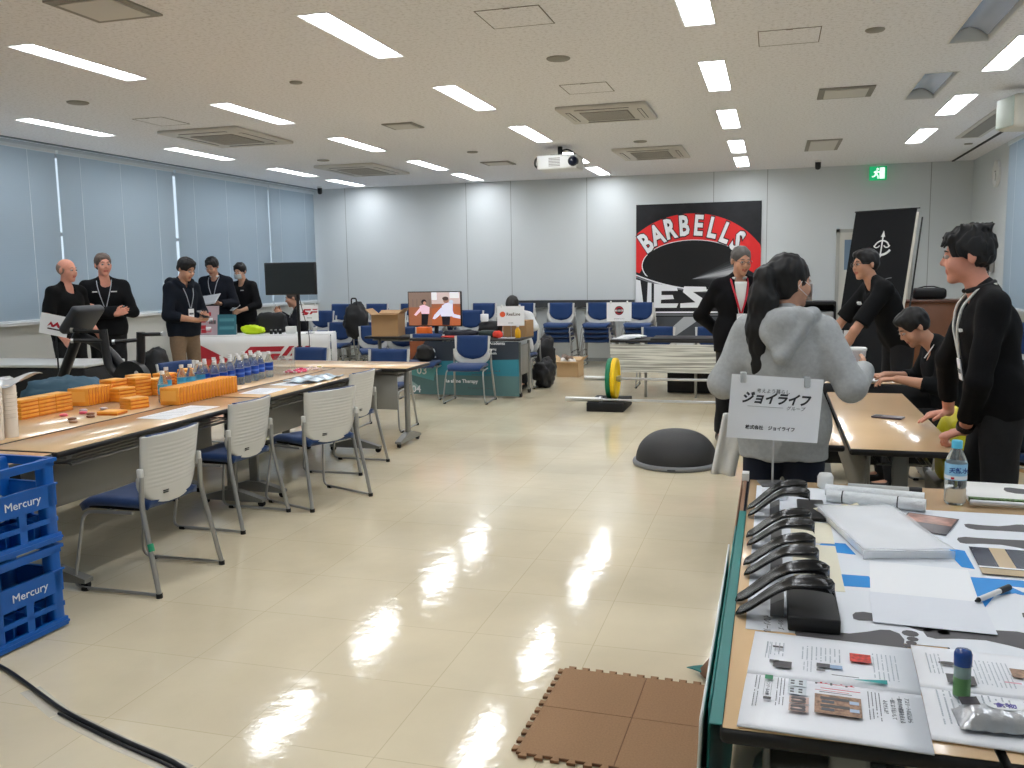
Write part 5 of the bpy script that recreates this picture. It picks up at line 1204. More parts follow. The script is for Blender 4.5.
def rl(mb,T):
    mb.lathe([(.022,.001),(.034,.001),(.034,.002),(.022,.002)],mat('rl_orange',(220,90,50),.5),n=20,M=T@Matrix.Translation((-.1,.02,0)),smooth=False)
    mb.text('RealLine',.05,M_logodk,T@Matrix.Translation((.03,.02,.0012)),bold=.001,shear=.1); mb.text('株式会社',.016,M_ink2,T@Matrix.Translation((0,-.085,.0012)))
small_sign('sign_stand','white paper sign with an orange round mark on the teal booth table',-3.07,10.62,ZB+.001,.33,.235,6,rl,.14).location=(-3.02,10.32,ZB)
# monitor with film still
t=thing('video_monitor','flat monitor showing two people in white and pink shirts','monitor',(-4.0,10.35,ZB))
mb=MB(); mb.rbox((0,.03,.01),(.3,.18,.014),M_black,.004,1); mb.rbox((0,.04,.1),(.05,.03,.19),M_black,.004,1); mb.build('stand',t)
MW,MH,mz=.70,.43,.345
mb=MB(); mb.rbox((0,0,mz),(MW,.04,MH),M_black,.006,1); mb.build('bezel',t)
def em(n,c,s=.45): return mat('scr_'+n,c,.3,emit=c,estr=s)
mb=MB(); T=Matrix.Translation((0,-.0205,mz))@Matrix(((1,0,0,0),(0,0,-1,0),(0,1,0,0),(0,0,0,1)))
w2,h2=MW/2-.012,MH/2-.012
Q=lambda pts,m,z=.0: mb.prism([(p[0]*w2,p[1]*h2) for p in pts],z,z+.0005,m,T)
Q([(-1,-1),(1,-1),(1,1),(-1,1)],em('base',(150,92,66)))
Q([(-1,.1),(-.1,.1),(-.1,1),(-1,1)],em('wall',(128,108,98)),.0006); Q([(-.1,.3),(1,.3),(1,1),(-.1,1)],em('bright',(196,178,176)),.0006); Q([(-.1,.55),(.1,.55),(.1,1),(-.1,1)],em('win',(226,226,232)),.0012); Q([(.6,.65),(.95,.65),(.95,1),(.6,1)],em('win',(226,226,232)),.0012)
for k in range(6): Q([(-1+.16*k,.1),(-.985+.16*k,.1),(-.985+.16*k,.6),(-1+.16*k,.6)],em('pole',(96,84,80)),.0012)
Q([(-.1,-1),(1,-1),(1,.1),(.5,.25),(-.1,.0)],em('floor2',(168,92,56)),.0012)
el2=lambda cx_,cy_,a,b_,m,z: Q([(cx_+a*math.cos(q*PI/8),cy_+b_*math.sin(q*PI/8)) for q in range(16)],m,z)
Q([(-.52,-.98),(-.28,-.98),(-.22,-.25),(-.5,-.25)],em('dark',(24,22,28)),.002); Q([(-.55,.1),(-.8,-.35),(-.72,-.42),(-.5,-.1)],em('pink',(226,190,206)),.002); Q([(-.58,.18),(-.4,.26),(-.18,.1),(-.2,-.3),(-.5,-.3)],em('pink',(226,190,206)),.0026); el2(-.4,.42,.1,.16,em('hair',(30,22,24)),.0026); el2(-.37,.36,.06,.1,em('face',(190,140,120)),.0032)
Q([(.3,-.98),(.58,-.98),(.62,-.35),(.28,-.35)],em('dark2',(26,24,34)),.002); Q([(.3,.2),(.5,.38),(.72,.3),(.7,-.45),(.24,-.45)],em('shirt',(214,214,236)),.0026); Q([(.28,.1),(.0,-.35),(-.08,-.6),(.02,-.62),(.3,-.25)],em('shirt',(214,214,236)),.0026); Q([(.65,.2),(.75,-.3),(1,-.4),(1,-.6),(.7,-.5)],em('shirt',(214,214,236)),.0032); el2(.46,.52,.11,.18,em('face2',(150,110,96)),.0032); el2(.44,.62,.12,.12,em('hair2',(70,54,52)),.0038); el2(.66,.42,.08,.12,em('mask',(190,200,214)),.0038)
mb.build('screen_picture',t)
# cardboard boxes around
carton(-4.92,11.0,.36,.35,.29,8,'tall brown cardboard box left of the monitor, flaps open',.68,None,True)
folding_table('conference_table','table behind the booth carrying the tall brown box',(-4.75,11.05,0),R(180),.9,.45,.678,False,None,tray=False,top=mat('booth_top',(60,58,58),.5))
mb=MB(); mb.rbox((0,0,.06),(.17,.14,.12),mat('orange_box',(240,112,30),.5),.003,1); o=mb.build('orange_box',None,(-4.52,10.92,.681)); tag(o,'bright orange box in front of the brown cardboard box','box'); o.location=(-4.38,10.93,.681-.001)
carton(-2.78,12.5,.32,.28,.22,-4,'open cardboard box on the floor right of the black bag',0,M_card2,True)
for i in range(5): lump('crumpled_paper','crumpled brown and white packing paper in the floor box, piece %s'%('one','two','three','four','five')[i],'paper',-2.86+.06*(i%3),12.45+.08*(i//3),.17+.04*(i%2),(.11,.1,.09),mat('pack_paper%d'%(i%2),((230,228,224),(128,110,96))[i%2],.7),20*i,.5,20+i,'packing paper in the floor box')
lump('duffel_bag','black duffel bag on the floor beside the booth table','bag',-2.86,11.3,0,(.24,.5,.34),M_bag,0,.35,31)
o=lump('black_rucksack','upright black rucksack behind the duffel bag','bag',-2.99,11.9,0,(.26,.28,.62),M_bag,10,.25,37)
lump('black_sack','black bag on the blue chair left of the booth banner','bag',-3.98,9.93,.452,(.22,.2,.2),M_bag,0,.2,41)
# black jacket/backpack hanging on a stacked chair
lump('black_backpack','black backpack hanging over the chair stack at left','bag',-5.88,12.0,.55,(.38,.28,.52),M_bag,0,.22,43,None,2.2)
mb=MB(); mb.tube([(-5.92,11.95,1.04),(-5.92,11.95,1.15),(-5.84,11.95,1.15),(-5.84,11.95,1.04)],.012,M_bag,rad=.03); o=mb.build('carry_loop'); o['label']='x'
bpk=[q for q in bpy.data.objects if q.name=='black_backpack'][0]; o.parent=bpk; o.matrix_parent_inverse=Matrix.Translation(-bpk.location); del o['label']
# ================================================================== WHITE CLOTH BOOTH (left back)
A=Vector((-7.55,10.32)); B=Vector((-5.76,10.95)); d2=(B-A).normalized(); ang=math.atan2(d2.y,d2.x); LL=(B-A).length
t=thing('cloth_booth_table','table with a white cloth bearing a red triangle and logo','table',((A.x+B.x)/2,(A.y+B.y)/2,0),ang)
M_cloth=mat('booth_white',(228,228,228),.7,bump=(6,.15)); M_crim=mat('booth_red',(168,30,44),.6); M_crim2=mat('booth_red2',(206,70,58),.6)
mb=MB(); mb.rbox((0,.24,.70),(LL+.02,.5,.02),M_cloth,.004,1); mb.build('tabletop',t)
mb=MB(); mb.surf(lambda u,v:(-LL/2+LL*u,-.012-.01*math.sin(u*40)*v,.695-.62*v),60,6,M_cloth,th=.004); mb.build('front_cloth',t)
mb=MB(); mb.surf(lambda u,v:(LL/2+.012,-.01+.5*u,.695-.62*v),6,4,M_cloth,th=.004); mb.build('side_cloth',t)
for s in(-1,1): mb=MB(); mb.rbox((s*(LL/2-.1),.24,.345),(.04,.3,.66),M_tleg,.01); mb.build('leg',t)
T=Matrix.Translation((0,-.026,0))@Matrix(((1,0,0,0),(0,0,-1,0),(0,1,0,0),(0,0,0,1)))
mb=MB(); P=lambda pts,m,z=.0: mb.prism(pts,z,z+.0006,m,T)
P([(-LL/2+.03,.66),(-LL/2+.62,.34),(-LL/2+.10,.30),(-LL/2+.06,.3)],M_crim); P([(-LL/2+.18,.4),(-LL/2+.62,.34),(-LL/2+.62,.2),(-LL/2+.1,.2)],M_crim2,.0008)
P([(-LL/2+.06,.3),(-LL/2+.6,.3),(-LL/2+.45,.08),(-LL/2+.1,.08)],M_crim)
# chevron logo
x=-.22; P([(x,.46),(x+.1,.55),(x+.56,.55),(x+.5,.48),(x+.16,.48),(x+.13,.45),(x+.28,.3),(x+.14,.3)],M_crim); P([(x+.3,.38),(x+.38,.45),(x+.5,.45),(x+.45,.38),(x+.5,.31),(x+.36,.31)],M_crim)
for k in range(3): P([(x+.62+.11*k,.55),(x+.69+.11*k,.55),(x+.6+.11*k-.02,.42),(x+.53+.11*k-.02,.42)],M_crim); P([(x+.5+.11*k,.37),(x+.57+.11*k,.37),(x+.53+.11*k,.3),(x+.46+.11*k,.3)],M_crim)
mb.build('red_artwork',t)
mb=MB(); mb.text('FITNESS',.04,M_ink2,T@Matrix.Translation((x+.48,.4,.001)),bold=.001); mb.build('lettering',t)
def onb(u,v,z=.7105):  # point on the cloth booth table
    p=A+d2*u+Vector((-d2.y,d2.x))*v; return (p.x,p.y,z)
# brochures on the booth
def brochure(u,v,w,h,label,m,draw,rz=0):
    t=thing('brochure_stand',label,'brochure',onb(u,v),ang+R(rz)); mb=MB(); T=Matrix.Rotation(R(-12),4,'X')
    mb.b2((-w/2,-.003,.0),(w/2,.003,h),m,T); mb.build('leaflet',t)
    mb=MB(); mb.b2((-w/2,.06,.0),(w/2,.064,h*.5),mat('acrylic2',(230,236,240),.1,alpha=.4)); mb.build('easel',t)
    mb=MB(); draw(mb,T); mb.build('print',t)
def dr1(mb,T):
    rs=random.Random(3)
    for k in range(14): x=rs.uniform(-.12,.06); z=rs.uniform(.02,.3); mb.b2((x,-.0045,z),(x+.07,-.0032,z+.05),(M_crim,M_fp,mat('br_pink',(220,130,140),.5),M_paper)[k%4],T)
def dr2(mb,T):
    for k in range(5): mb.b2((-.1,-.0045,.02+.055*k),(.1,-.0032,.06+.055*k),mat('br_teal%d'%(k%2),((34,96,110),(70,130,140))[k%2],.5),T)
brochure(.22,.1,.34,.40,'tall pink and grey brochure display on the white cloth booth',mat('br_grey',(170,150,155),.5),dr1)
brochure(.50,.08,.25,.28,'teal brochure display on the white cloth booth',mat('br_teal',(40,104,118),.5),dr2)
lump('yellow_cloth','bright yellow green cloth on the white cloth booth','cloth',*onb(.86,.12),(.3,.16,.12),mat('neon',(200,230,20),.6,emit=None),0,.45,51)
lump('black_case_bag','black bag standing on the white cloth booth','bag',*onb(1.06,.35),(.42,.2,.28),M_bag,20,.12,53,None,3.5)
mb=MB(); mb.rbox((0,0,.05),(.14,.08,.1),M_white,.01); o=mb.build('white_box',None,onb(1.36,.1)); o.rotation_euler=(0,0,ang); tag(o,'small white box on the booth before the seated man','box')
for k in range(3):
    t=thing('small_jar','small dark jar on the white cloth booth, %s from the left'%ORD[k],'jar',onb(1.1+.06*k,.06)); mb=MB(); mb.lathe([(.02,0),(.022,.04),(.014,.05)],M_black,n=12); mb.build('body',t); mb=MB(); mb.cyl((0,0,.05),(0,0,.065),.015,M_steel,n=12); mb.build('cap',t)
def sc(mb,T):
    P=lambda pts: mb.prism(pts,.001,.002,M_logored,T)
    P([(-.11,.0),(-.07,.05),(.03,.05),(.02,.03),(-.06,.03),(-.05,.015),(.0,.0),(-.03,-.03),(-.1,-.03),(-.09,-.01),(-.06,-.01)]); P([(.0,-.02),(.03,.02),(.12,.02),(.11,.0),(.05,0),(.03,-.02)]); P([(.05,.05),(.12,.05),(.11,.035),(.05,.035)])
    mb.text('株式会社',.018,M_ink2,T@Matrix.Translation((0,-.07,.0012)))
small_sign('sign_stand','white paper sign with a red logo on the right end of the white cloth booth',*onb(1.62,.06),.26,.22,8,sc,.17)
# blank TV on a pole
t=thing('monitor_stand','switched off television on a tall black pole stand','television',(-5.40,9.36,0),R(8))
mb=MB(); mb.rbox((0,0,1.46),(.62,.05,.375),mat('tv_bezel',(22,22,24),.4),.006,1); mb.build('television',t)
mb=MB(); mb.b2((-.295,-.0265,1.29),(.295,-.0252,1.635),mat('tv_off',(44,48,50),.2)); mb.build('screen',t)
mb=MB(); mb.cyl((.06,.03,.03),(.06,.03,1.4),.018,M_black,n=12); mb.build('pole',t)
for a in(90,210,330): mb=MB(); mb.tube([(.06,.03,.1),(.06+.35*math.cos(R(a)),.03+.35*math.sin(R(a)),.018)],.014,M_black,n=8); mb.build('foot',t)
mb=MB(); mb.tube([(.06,.05,1.3),(.12,.06,1.0),(.2,0,.8),(.18,-.02,.5)],.005,M_black,n=6,rad=.1); mb.build('cable',t)
# ================================================================== LEFT: gym machine, black desk, wall-side things
t=thing('leg_press_bench','black exercise bench machine with an angled seat pad and weight disc','exercise machine',(-5.40,6.05,.03),0)
M_fr=mat('machine_black',(30,31,33),.4); M_seat=mat('seat_vinyl',(58,61,66),.5)
# local origin (x right, y depth)
mb=MB(); mb.rbox((0,0,0),(.27,.33,.075),M_seat,.03,3,M=Matrix.Translation((-.02,-.0,1.14))@Matrix.Rotation(R(-50),4,'Y')@Matrix.Scale(.98,4,(1,0,0))); mb.build('seat_pad',t)
mb=MB(); mb.tube([(-.42,0,.30),(-.28,0,.62),(-.06,0,1.03)],.05,M_fr,n=8,rad=.1,flat=.7); mb.build('rear_strut',t)
mb=MB(); mb.tube([(-.06,.02,1.0),(.2,.02,.9),(.42,.02,.62),(.52,.02,.35)],.042,M_fr,n=8,rad=.2); mb.build('front_strut',t)
mb=MB(); mb.tube([(-.5,0,.06),(.6,0,.06)],.035,M_fr,n=8); mb.tube([(-.45,-.25,.035),(-.45,.25,.035)],.03,M_fr,n=8); mb.tube([(.55,-.25,.035),(.55,.25,.035)],.03,M_fr,n=8); mb.tube([(-.42,0,.06),(-.42,0,.32)],.04,M_fr,n=8); mb.tube([(.52,0,.06),(.52,0,.37)],.04,M_fr,n=8); mb.build('base_frame',t)
mb=MB(); mb.tube([(-.4,0,.42),(.1,.0,.52),(.5,.0,.58)],.028,M_fr,n=8,rad=.1); mb.build('cross_link',t)
mb=MB(); mb.tube([(.22,-.05,1.06),(.25,-.05,.72),(.42,-.05,.66),(.56,-.05,.74),(.58,-.05,1.04)],.034,M_fr,n=8,rad=.12); mb.build('lever_arm',t)
mb=MB(); mb.cyl((.5,-.12,.66),(.5,-.05,.66),.155,M_fr,n=28); mb.cyl((.5,-.13,.66),(.5,-.12,.66),.03,mat('knob_orange',(220,150,90),.4),n=14); mb.cyl((.57,-.125,.72),(.57,-.119,.72),.018,M_white,n=10); mb.cyl((.56,-.125,.58),(.56,-.119,.58),.018,mat('blue_dot',(120,160,200),.4),n=10); mb.build('weight_disc',t)
for k,(a,b_) in enumerate((((.25,-.05,1.04),(.02,-.15,1.06)),((.25,-.05,.97),(.06,-.2,.98)),((.58,-.05,1.02),(.82,-.1,1.03)),((.58,-.05,.98),(.42,-.16,.97)))):
    mb=MB(); A_=Vector(a); B_=Vector(b_); q=(B_-A_).normalized(); mb.cyl(A_,B_,.016,M_fr,n=10); mb.cyl(B_,B_+q*.02,.02,M_steel,n=10); mb.build('handle',t)
# dark low bench/desk with white top edge at the left edge
t=thing('black_treadmill','low black equipment bench with a pale top edge at the left edge of the room','equipment',(-6.9,7.05,0),R(5))
mb=MB(); mb.rbox((0,0,.42),(1.5,.6,.5),mat('bench_black',(16,16,18),.6),.02); mb.build('body',t); mb=MB(); mb.rbox((0,0,.69),(1.52,.62,.03),mat('bench_top',(196,198,196),.4),.008); mb.build('top',t)
for s in(-1,1): mb=MB(); mb.rbox((s*.65,0,.09),(.08,.5,.17),M_black,.01); mb.build('leg',t)
t=thing('sign_board_left','tilted white sign with a red mountain logo beside the bald man','sign',(-6.22,6.75,0),R(15))

T=Matrix.Translation((-.12,0,1.08))@Matrix.Rotation(R(12),4,'Y')@Matrix.Rotation(PI/2,4,'X')
mb=MB(); mb.b2((-.13,-.095,-.001),(.13,.095,.001),M_paper,T); mb.build('paper',t); mb=MB(); mb.prism([(-.06,-.02),(-.03,.03),(-.005,.0),(.03,.035),(.07,-.02),(.04,-.02),(.025,.0),(.0,-.02),(-.02,-.02),(-.03,.0)],.0015,.0025,M_logored,T); mb.b2((-.055,-.045,.0015),(.06,-.032,.0025),M_logodk,T); mb.build('logo',t)
mb=MB(); mb.cyl((-.12,.02,0.02),(-.12,.02,1.02),.008,M_black,n=8); mb.cyl((-.12,.02,0),(-.12,.02,.02),.12,M_black,n=20); mb.build('pole',t)
# bags on the far row tables
lump('teal_duffel','teal duffel bag behind the orange packs','bag',-4.98,5.35,.42,(.62,.5,.36),mat('teal_nylon',(38,78,98),.65),0,.14,61)
lump('black_coat','black coat lying between the teal bag and the exercise bench','coat',-4.82,5.85,.36,(.5,.7,.32),mat('coat_black',(26,27,30),.85),10,.3,63)
mb=MB(); mb.rbox((0,0,.2),(.75,1.3,.39),mat('crate_dark',(30,30,32),.7),.01); o=mb.build('luggage_trunk',None,(-4.93,5.55,0)); tag(o,'dark trunk on the floor under the teal bag and coat','trunk')
for n_,dz in (('teal_duffel',0),('black_coat',0)):
    q=bpy.data.objects[n_]; q.location.z=.392+q.dimensions.z/2 if False else q.location.z
# things on the window sill
def sill(y,label,h,r,m,capm,cat='bottle'):
    t=thing('sill_bottle',label,cat,(XL+.02,y,ZS+.001)); mb=MB(); mb.lathe([(r,0),(r,h*.75),(r*.4,h*.9),(r*.4,h*.94)],m,n=14); mb.build('body',t); mb=MB(); mb.cyl((0,0,h*.93),(0,0,h),r*.45,capm,n=10); mb.build('cap',t)
sill(9.42,'green and white pack drink on the window sill beside the crossed arms man',.3,.045,mat('green_drink',(96,196,60),.4),M_white)
sill(10.25,'blue labelled bottle on the window sill left of the man in khaki trousers',.2,.032,mat('blue_drink',(140,200,226),.3),mat('cap_sky',(96,196,226),.35))
lump('sill_cloth','small pale cloth on the window sill by the khaki trousers man','cloth',XL+.02,10.55,ZS,(.07,.16,.05),mat('cloth_beige',(196,188,176),.8),0,.3,71)
lump('floor_backpack','black backpack on the floor behind the man in khaki trousers','bag',-7.45,9.5,0,(.3,.36,.62),M_bag,0,.12,73)
mb=MB(); mb.tube([(-7.6,8.9,.45),(-7.3,9.2,.5)],.01,M_white,n=6); 
# standing rolled things behind khaki man
for k in range(3): mb=MB(); mb.cyl((0,0,0),(0,0,.3),.035,mat('roll_kraft',(190,160,110),.6),n=14); o=mb.build('paper_tube',None,onb(.08+.07*k,.3)); tag(o,'upright kraft paper tube on the left end of the cloth booth, %s from the left'%ORD[k],'tube','kraft tubes on the cloth booth')
# right side: navy jacket on chair, cartons
lump('navy_jacket','navy jacket over a chair at the right edge behind the man with a watch','jacket',1.40,5.62,.45,(.42,.5,.5),mat('navy_cloth',(22,36,50),.85),0,.2,81)
carton(1.9,7.3,.4,.35,.5,20,'open cardboard box on the floor at the right edge',.0,M_card,True)
lump('yellow_bag','yellow green plastic bag beside the phone table','bag',.90,4.95,.40,(.16,.28,.36),mat('bag_yellow',(206,200,40),.45),0,.2,83)
mb=MB(); mb.rbox((0,0,.2),(.3,.5,.39),M_tgrey,.01); o=mb.build('low_cabinet',None,(.96,4.95,0)); tag(o,'low grey cabinet carrying the yellow bag','cabinet')
# white tote bag left of the woman
mb=MB(); mb.surf(lambda u,v:(-.235+.09*u+.05*v,3.95+.02*math.sin(u*6),.60+.27*v),10,12,mat('tote_white',(222,222,220),.8),th=.02); o=mb.build('white_cloth_bag'); tag(o,'white cloth bag hanging at the left side of the woman in grey','bag')
# ================================================================== PEOPLE (implicit surfaces polygonised to one continuous mesh)
def smin(a,b,k):
    h=np.clip(.5+.5*(b-a)/k,0,1); return b*(1-h)+a*h-k*h*(1-h)
class P:
    """one primitive: kind cap|ell, optional frame M (3x3 rows = axes) + origin, optional flattening"""
    def __init__(s,kind,a,b=None,ra=0,rb=None,m=0,k=.02,op='add',fl=None,rot=None,cuts=()):
        s.kind=kind; s.a=np.array(a,float); s.b=None if b is None else np.array(b,float); s.ra=ra; s.rb=ra if rb is None else rb
        s.m=m; s.k=k; s.op=op; s.fl=fl; s.rot=rot; s.cuts=cuts
    def bounds(s,pad):
        if s.kind=='ell': r=max(s.ra); return s.a-r-pad,s.a+r+pad
        r=max(s.ra,s.rb); return np.minimum(s.a,s.b)-r-pad,np.maximum(s.a,s.b)+r+pad
    def d(s,p):
        if s.kind=='ell':
            q=p-s.a
            if s.rot is not None: q=q@s.rot.T
            r=np.array(s.ra); k0=np.linalg.norm(q/r,axis=-1); k1=np.linalg.norm(q/(r*r),axis=-1)+1e-9
            d=k0*(k0-1)/k1
        else:
            pa=p-s.a; ba=s.b-s.a
            if s.fl is not None:   # (unit axis, factor<1): thinner along the axis
                ax=np.array(s.fl[0],float); f=s.fl[1]; comp=pa@ax; pa=pa+np.outer(comp,(1/f-1)*ax).reshape(pa.shape) if pa.ndim==2 else pa+comp[...,None]*((1/f-1)*ax)
            h=np.clip((pa@ba)/(ba@ba+1e-12),0,1); d=np.linalg.norm(pa-h[...,None]*ba,axis=-1)-(s.ra+(s.rb-s.ra)*h)
            if s.fl is not None: d=d*(s.fl[1]*.5+.5)
        for (q,n) in s.cuts:
            n=np.array(n,float); n/=np.linalg.norm(n); d=np.maximum(d,(p-np.array(q,float))@n)
        return d
def sdf_mesh(prims,res,disp=None):
    adds=[p for p in prims if p.op=='add']
    lo=np.min([p.bounds(.02)[0] for p in adds],axis=0); hi=np.max([p.bounds(.02)[1] for p in adds],axis=0)
    n=np.ceil((hi-lo)/res).astype(int)+2
    D=np.full(n,1.0,np.float32); 
    ax=[lo[i]+res*np.arange(n[i]) for i in range(3)]
    for p in prims:
        b0,b1=p.bounds(p.k+2.5*res); i0=np.clip(((b0-lo)/res).astype(int),0,n-1); i1=np.clip(((b1-lo)/res).astype(int)+2,1,n)
        if np.any(i1<=i0): continue
        g=np.stack(np.meshgrid(ax[0][i0[0]:i1[0]],ax[1][i0[1]:i1[1]],ax[2][i0[2]:i1[2]],indexing='ij'),-1)
        d=p.d(g); sl=tuple(slice(i0[i],i1[i]) for i in range(3))
        if p.op=='add': D[sl]=smin(D[sl],d,p.k)
        elif p.op=='sub': D[sl]=-smin(-D[sl],d,p.k)
    if disp is not None:
        idx=np.argwhere(np.abs(D)<3*res); pts=lo+idx*res; D[idx[:,0],idx[:,1],idx[:,2]]+=disp(pts)
    D[0]=D[-1]=1; D[:,0]=D[:,-1]=1; D[:,:,0]=D[:,:,-1]=1
    # surface nets
    ins=D<0; c=[slice(0,-1),slice(1,None)]
    cnt=sum(ins[c[a],c[b],c[e]].astype(np.int8) for a in(0,1) for b in(0,1) for e in(0,1))
    act=(cnt>0)&(cnt<8); cells=np.argwhere(act); vid=-np.ones(act.shape,int); vid[act]=np.arange(len(cells))
    acc=np.zeros((len(cells),3)); num=np.zeros(len(cells))
    cor=[(a,b,e) for a in(0,1) for b in(0,1) for e in(0,1)]
    for A in cor:
        for dim in range(3):
            if A[dim]: continue
            B=list(A); B[dim]=1
            da=D[tuple((cells+A).T)]; db=D[tuple((cells+B).T)]; m=(da<0)!=(db<0)
            t=np.where(m,da/(da-db+1e-12),0); pt=np.array(A,float)+np.outer(t,np.eye(3)[dim]); acc[m]+=pt[m]; num[m]+=1
    V=lo+(cells+acc/num[:,None])*res
    faces=[]
    for dim in range(3):
        s0=[slice(None)]*3; s1=[slice(None)]*3; s0[dim]=slice(0,-1); s1[dim]=slice(1,None)
        a=ins[tuple(s0)]; b=ins[tuple(s1)]; e=np.argwhere(a!=b); e=e[np.all(e>0,axis=1)]
        u,v=[(1,2),(2,0),(0,1)][dim]; ok=(e[:,u]<vid.shape[u])&(e[:,v]<vid.shape[v]); e=e[ok]
        def g(du,dv):
            q=e.copy(); q[:,u]-=du; q[:,v]-=dv; return vid[tuple(q.T)]
        f=np.stack([g(0,0),g(1,0),g(1,1),g(0,1)],1); flip=a[tuple(e.T)]
        f[~flip]=f[~flip][:,::-1]; faces.append(f[np.all(f>=0,axis=1)])
    Fc=np.concatenate(faces)
    # light smoothing
    for _ in range(1):
        s_=np.zeros_like(V); w=np.zeros(len(V))
        for k in range(4):
            np.add.at(s_,Fc[:,k],V[Fc[:,(k+1)%4]]); np.add.at(w,Fc[:,k],1); np.add.at(s_,Fc[:,(k+1)%4],V[Fc[:,k]]); np.add.at(w,Fc[:,(k+1)%4],1)
        V=V*.5+.5*s_/np.maximum(w,1)[:,None]
    cen=V[Fc].mean(1); best=np.full(len(cen),9.); mi=np.zeros(len(cen),int)
    for p in adds:
        d=p.d(cen); q=d<best-1e-4; best[q]=d[q]; mi[q]=p.m
    return V,Fc,mi
def sdf_obj(name,parent,prims,mats,res,disp=None):
    V,Fc,mi=sdf_mesh(prims,res,disp); me=bpy.data.meshes.new(name)
    me.from_pydata(V.tolist(),[],Fc.tolist())
    for m in mats: me.materials.append(m)
    me.polygons.foreach_set('material_index',mi.astype(np.int32)); me.polygons.foreach_set('use_smooth',np.ones(len(Fc),bool)); me.update()
    o=bpy.data.objects.new(name,me); COL.objects.link(o); o.parent=parent; return o
def folds(amp,fx=38,fz=17,seed=0.):
    def f(p): return amp*(np.sin(p[:,2]*fz*2.1+3*np.sin(p[:,0]*fx*.4+seed)+2*np.sin(p[:,1]*fx*.3))*.6+np.sin(p[:,0]*fx+p[:,2]*fz*1.3+seed)*.4)
    return f
def strands(amp,seed=0.,f=160):
    def g(p): return amp*(.6*np.sin(p[:,0]*f+2.2*np.sin(p[:,2]*41+seed)+1.6*np.sin(p[:,1]*37))+.6*np.sin(p[:,1]*f*.9+2*np.sin(p[:,2]*47+p[:,0]*33+seed))+.7*np.sin(p[:,0]*f*.43+p[:,1]*f*.37+3*np.sin(p[:,2]*29)))
    return g
SKIN={'a':(206,158,132),'b':(196,146,120),'c':(214,150,128)}
M_eye=mat('eye_dark',(28,20,18),.2); M_eyew=mat('eye_white',(176,164,158),.4)
def rotm(rx=0,ry=0,rz=0): return np.array((Matrix.Rotation(rz,3,'Z')@Matrix.Rotation(ry,3,'Y')@Matrix.Rotation(rx,3,'X')))
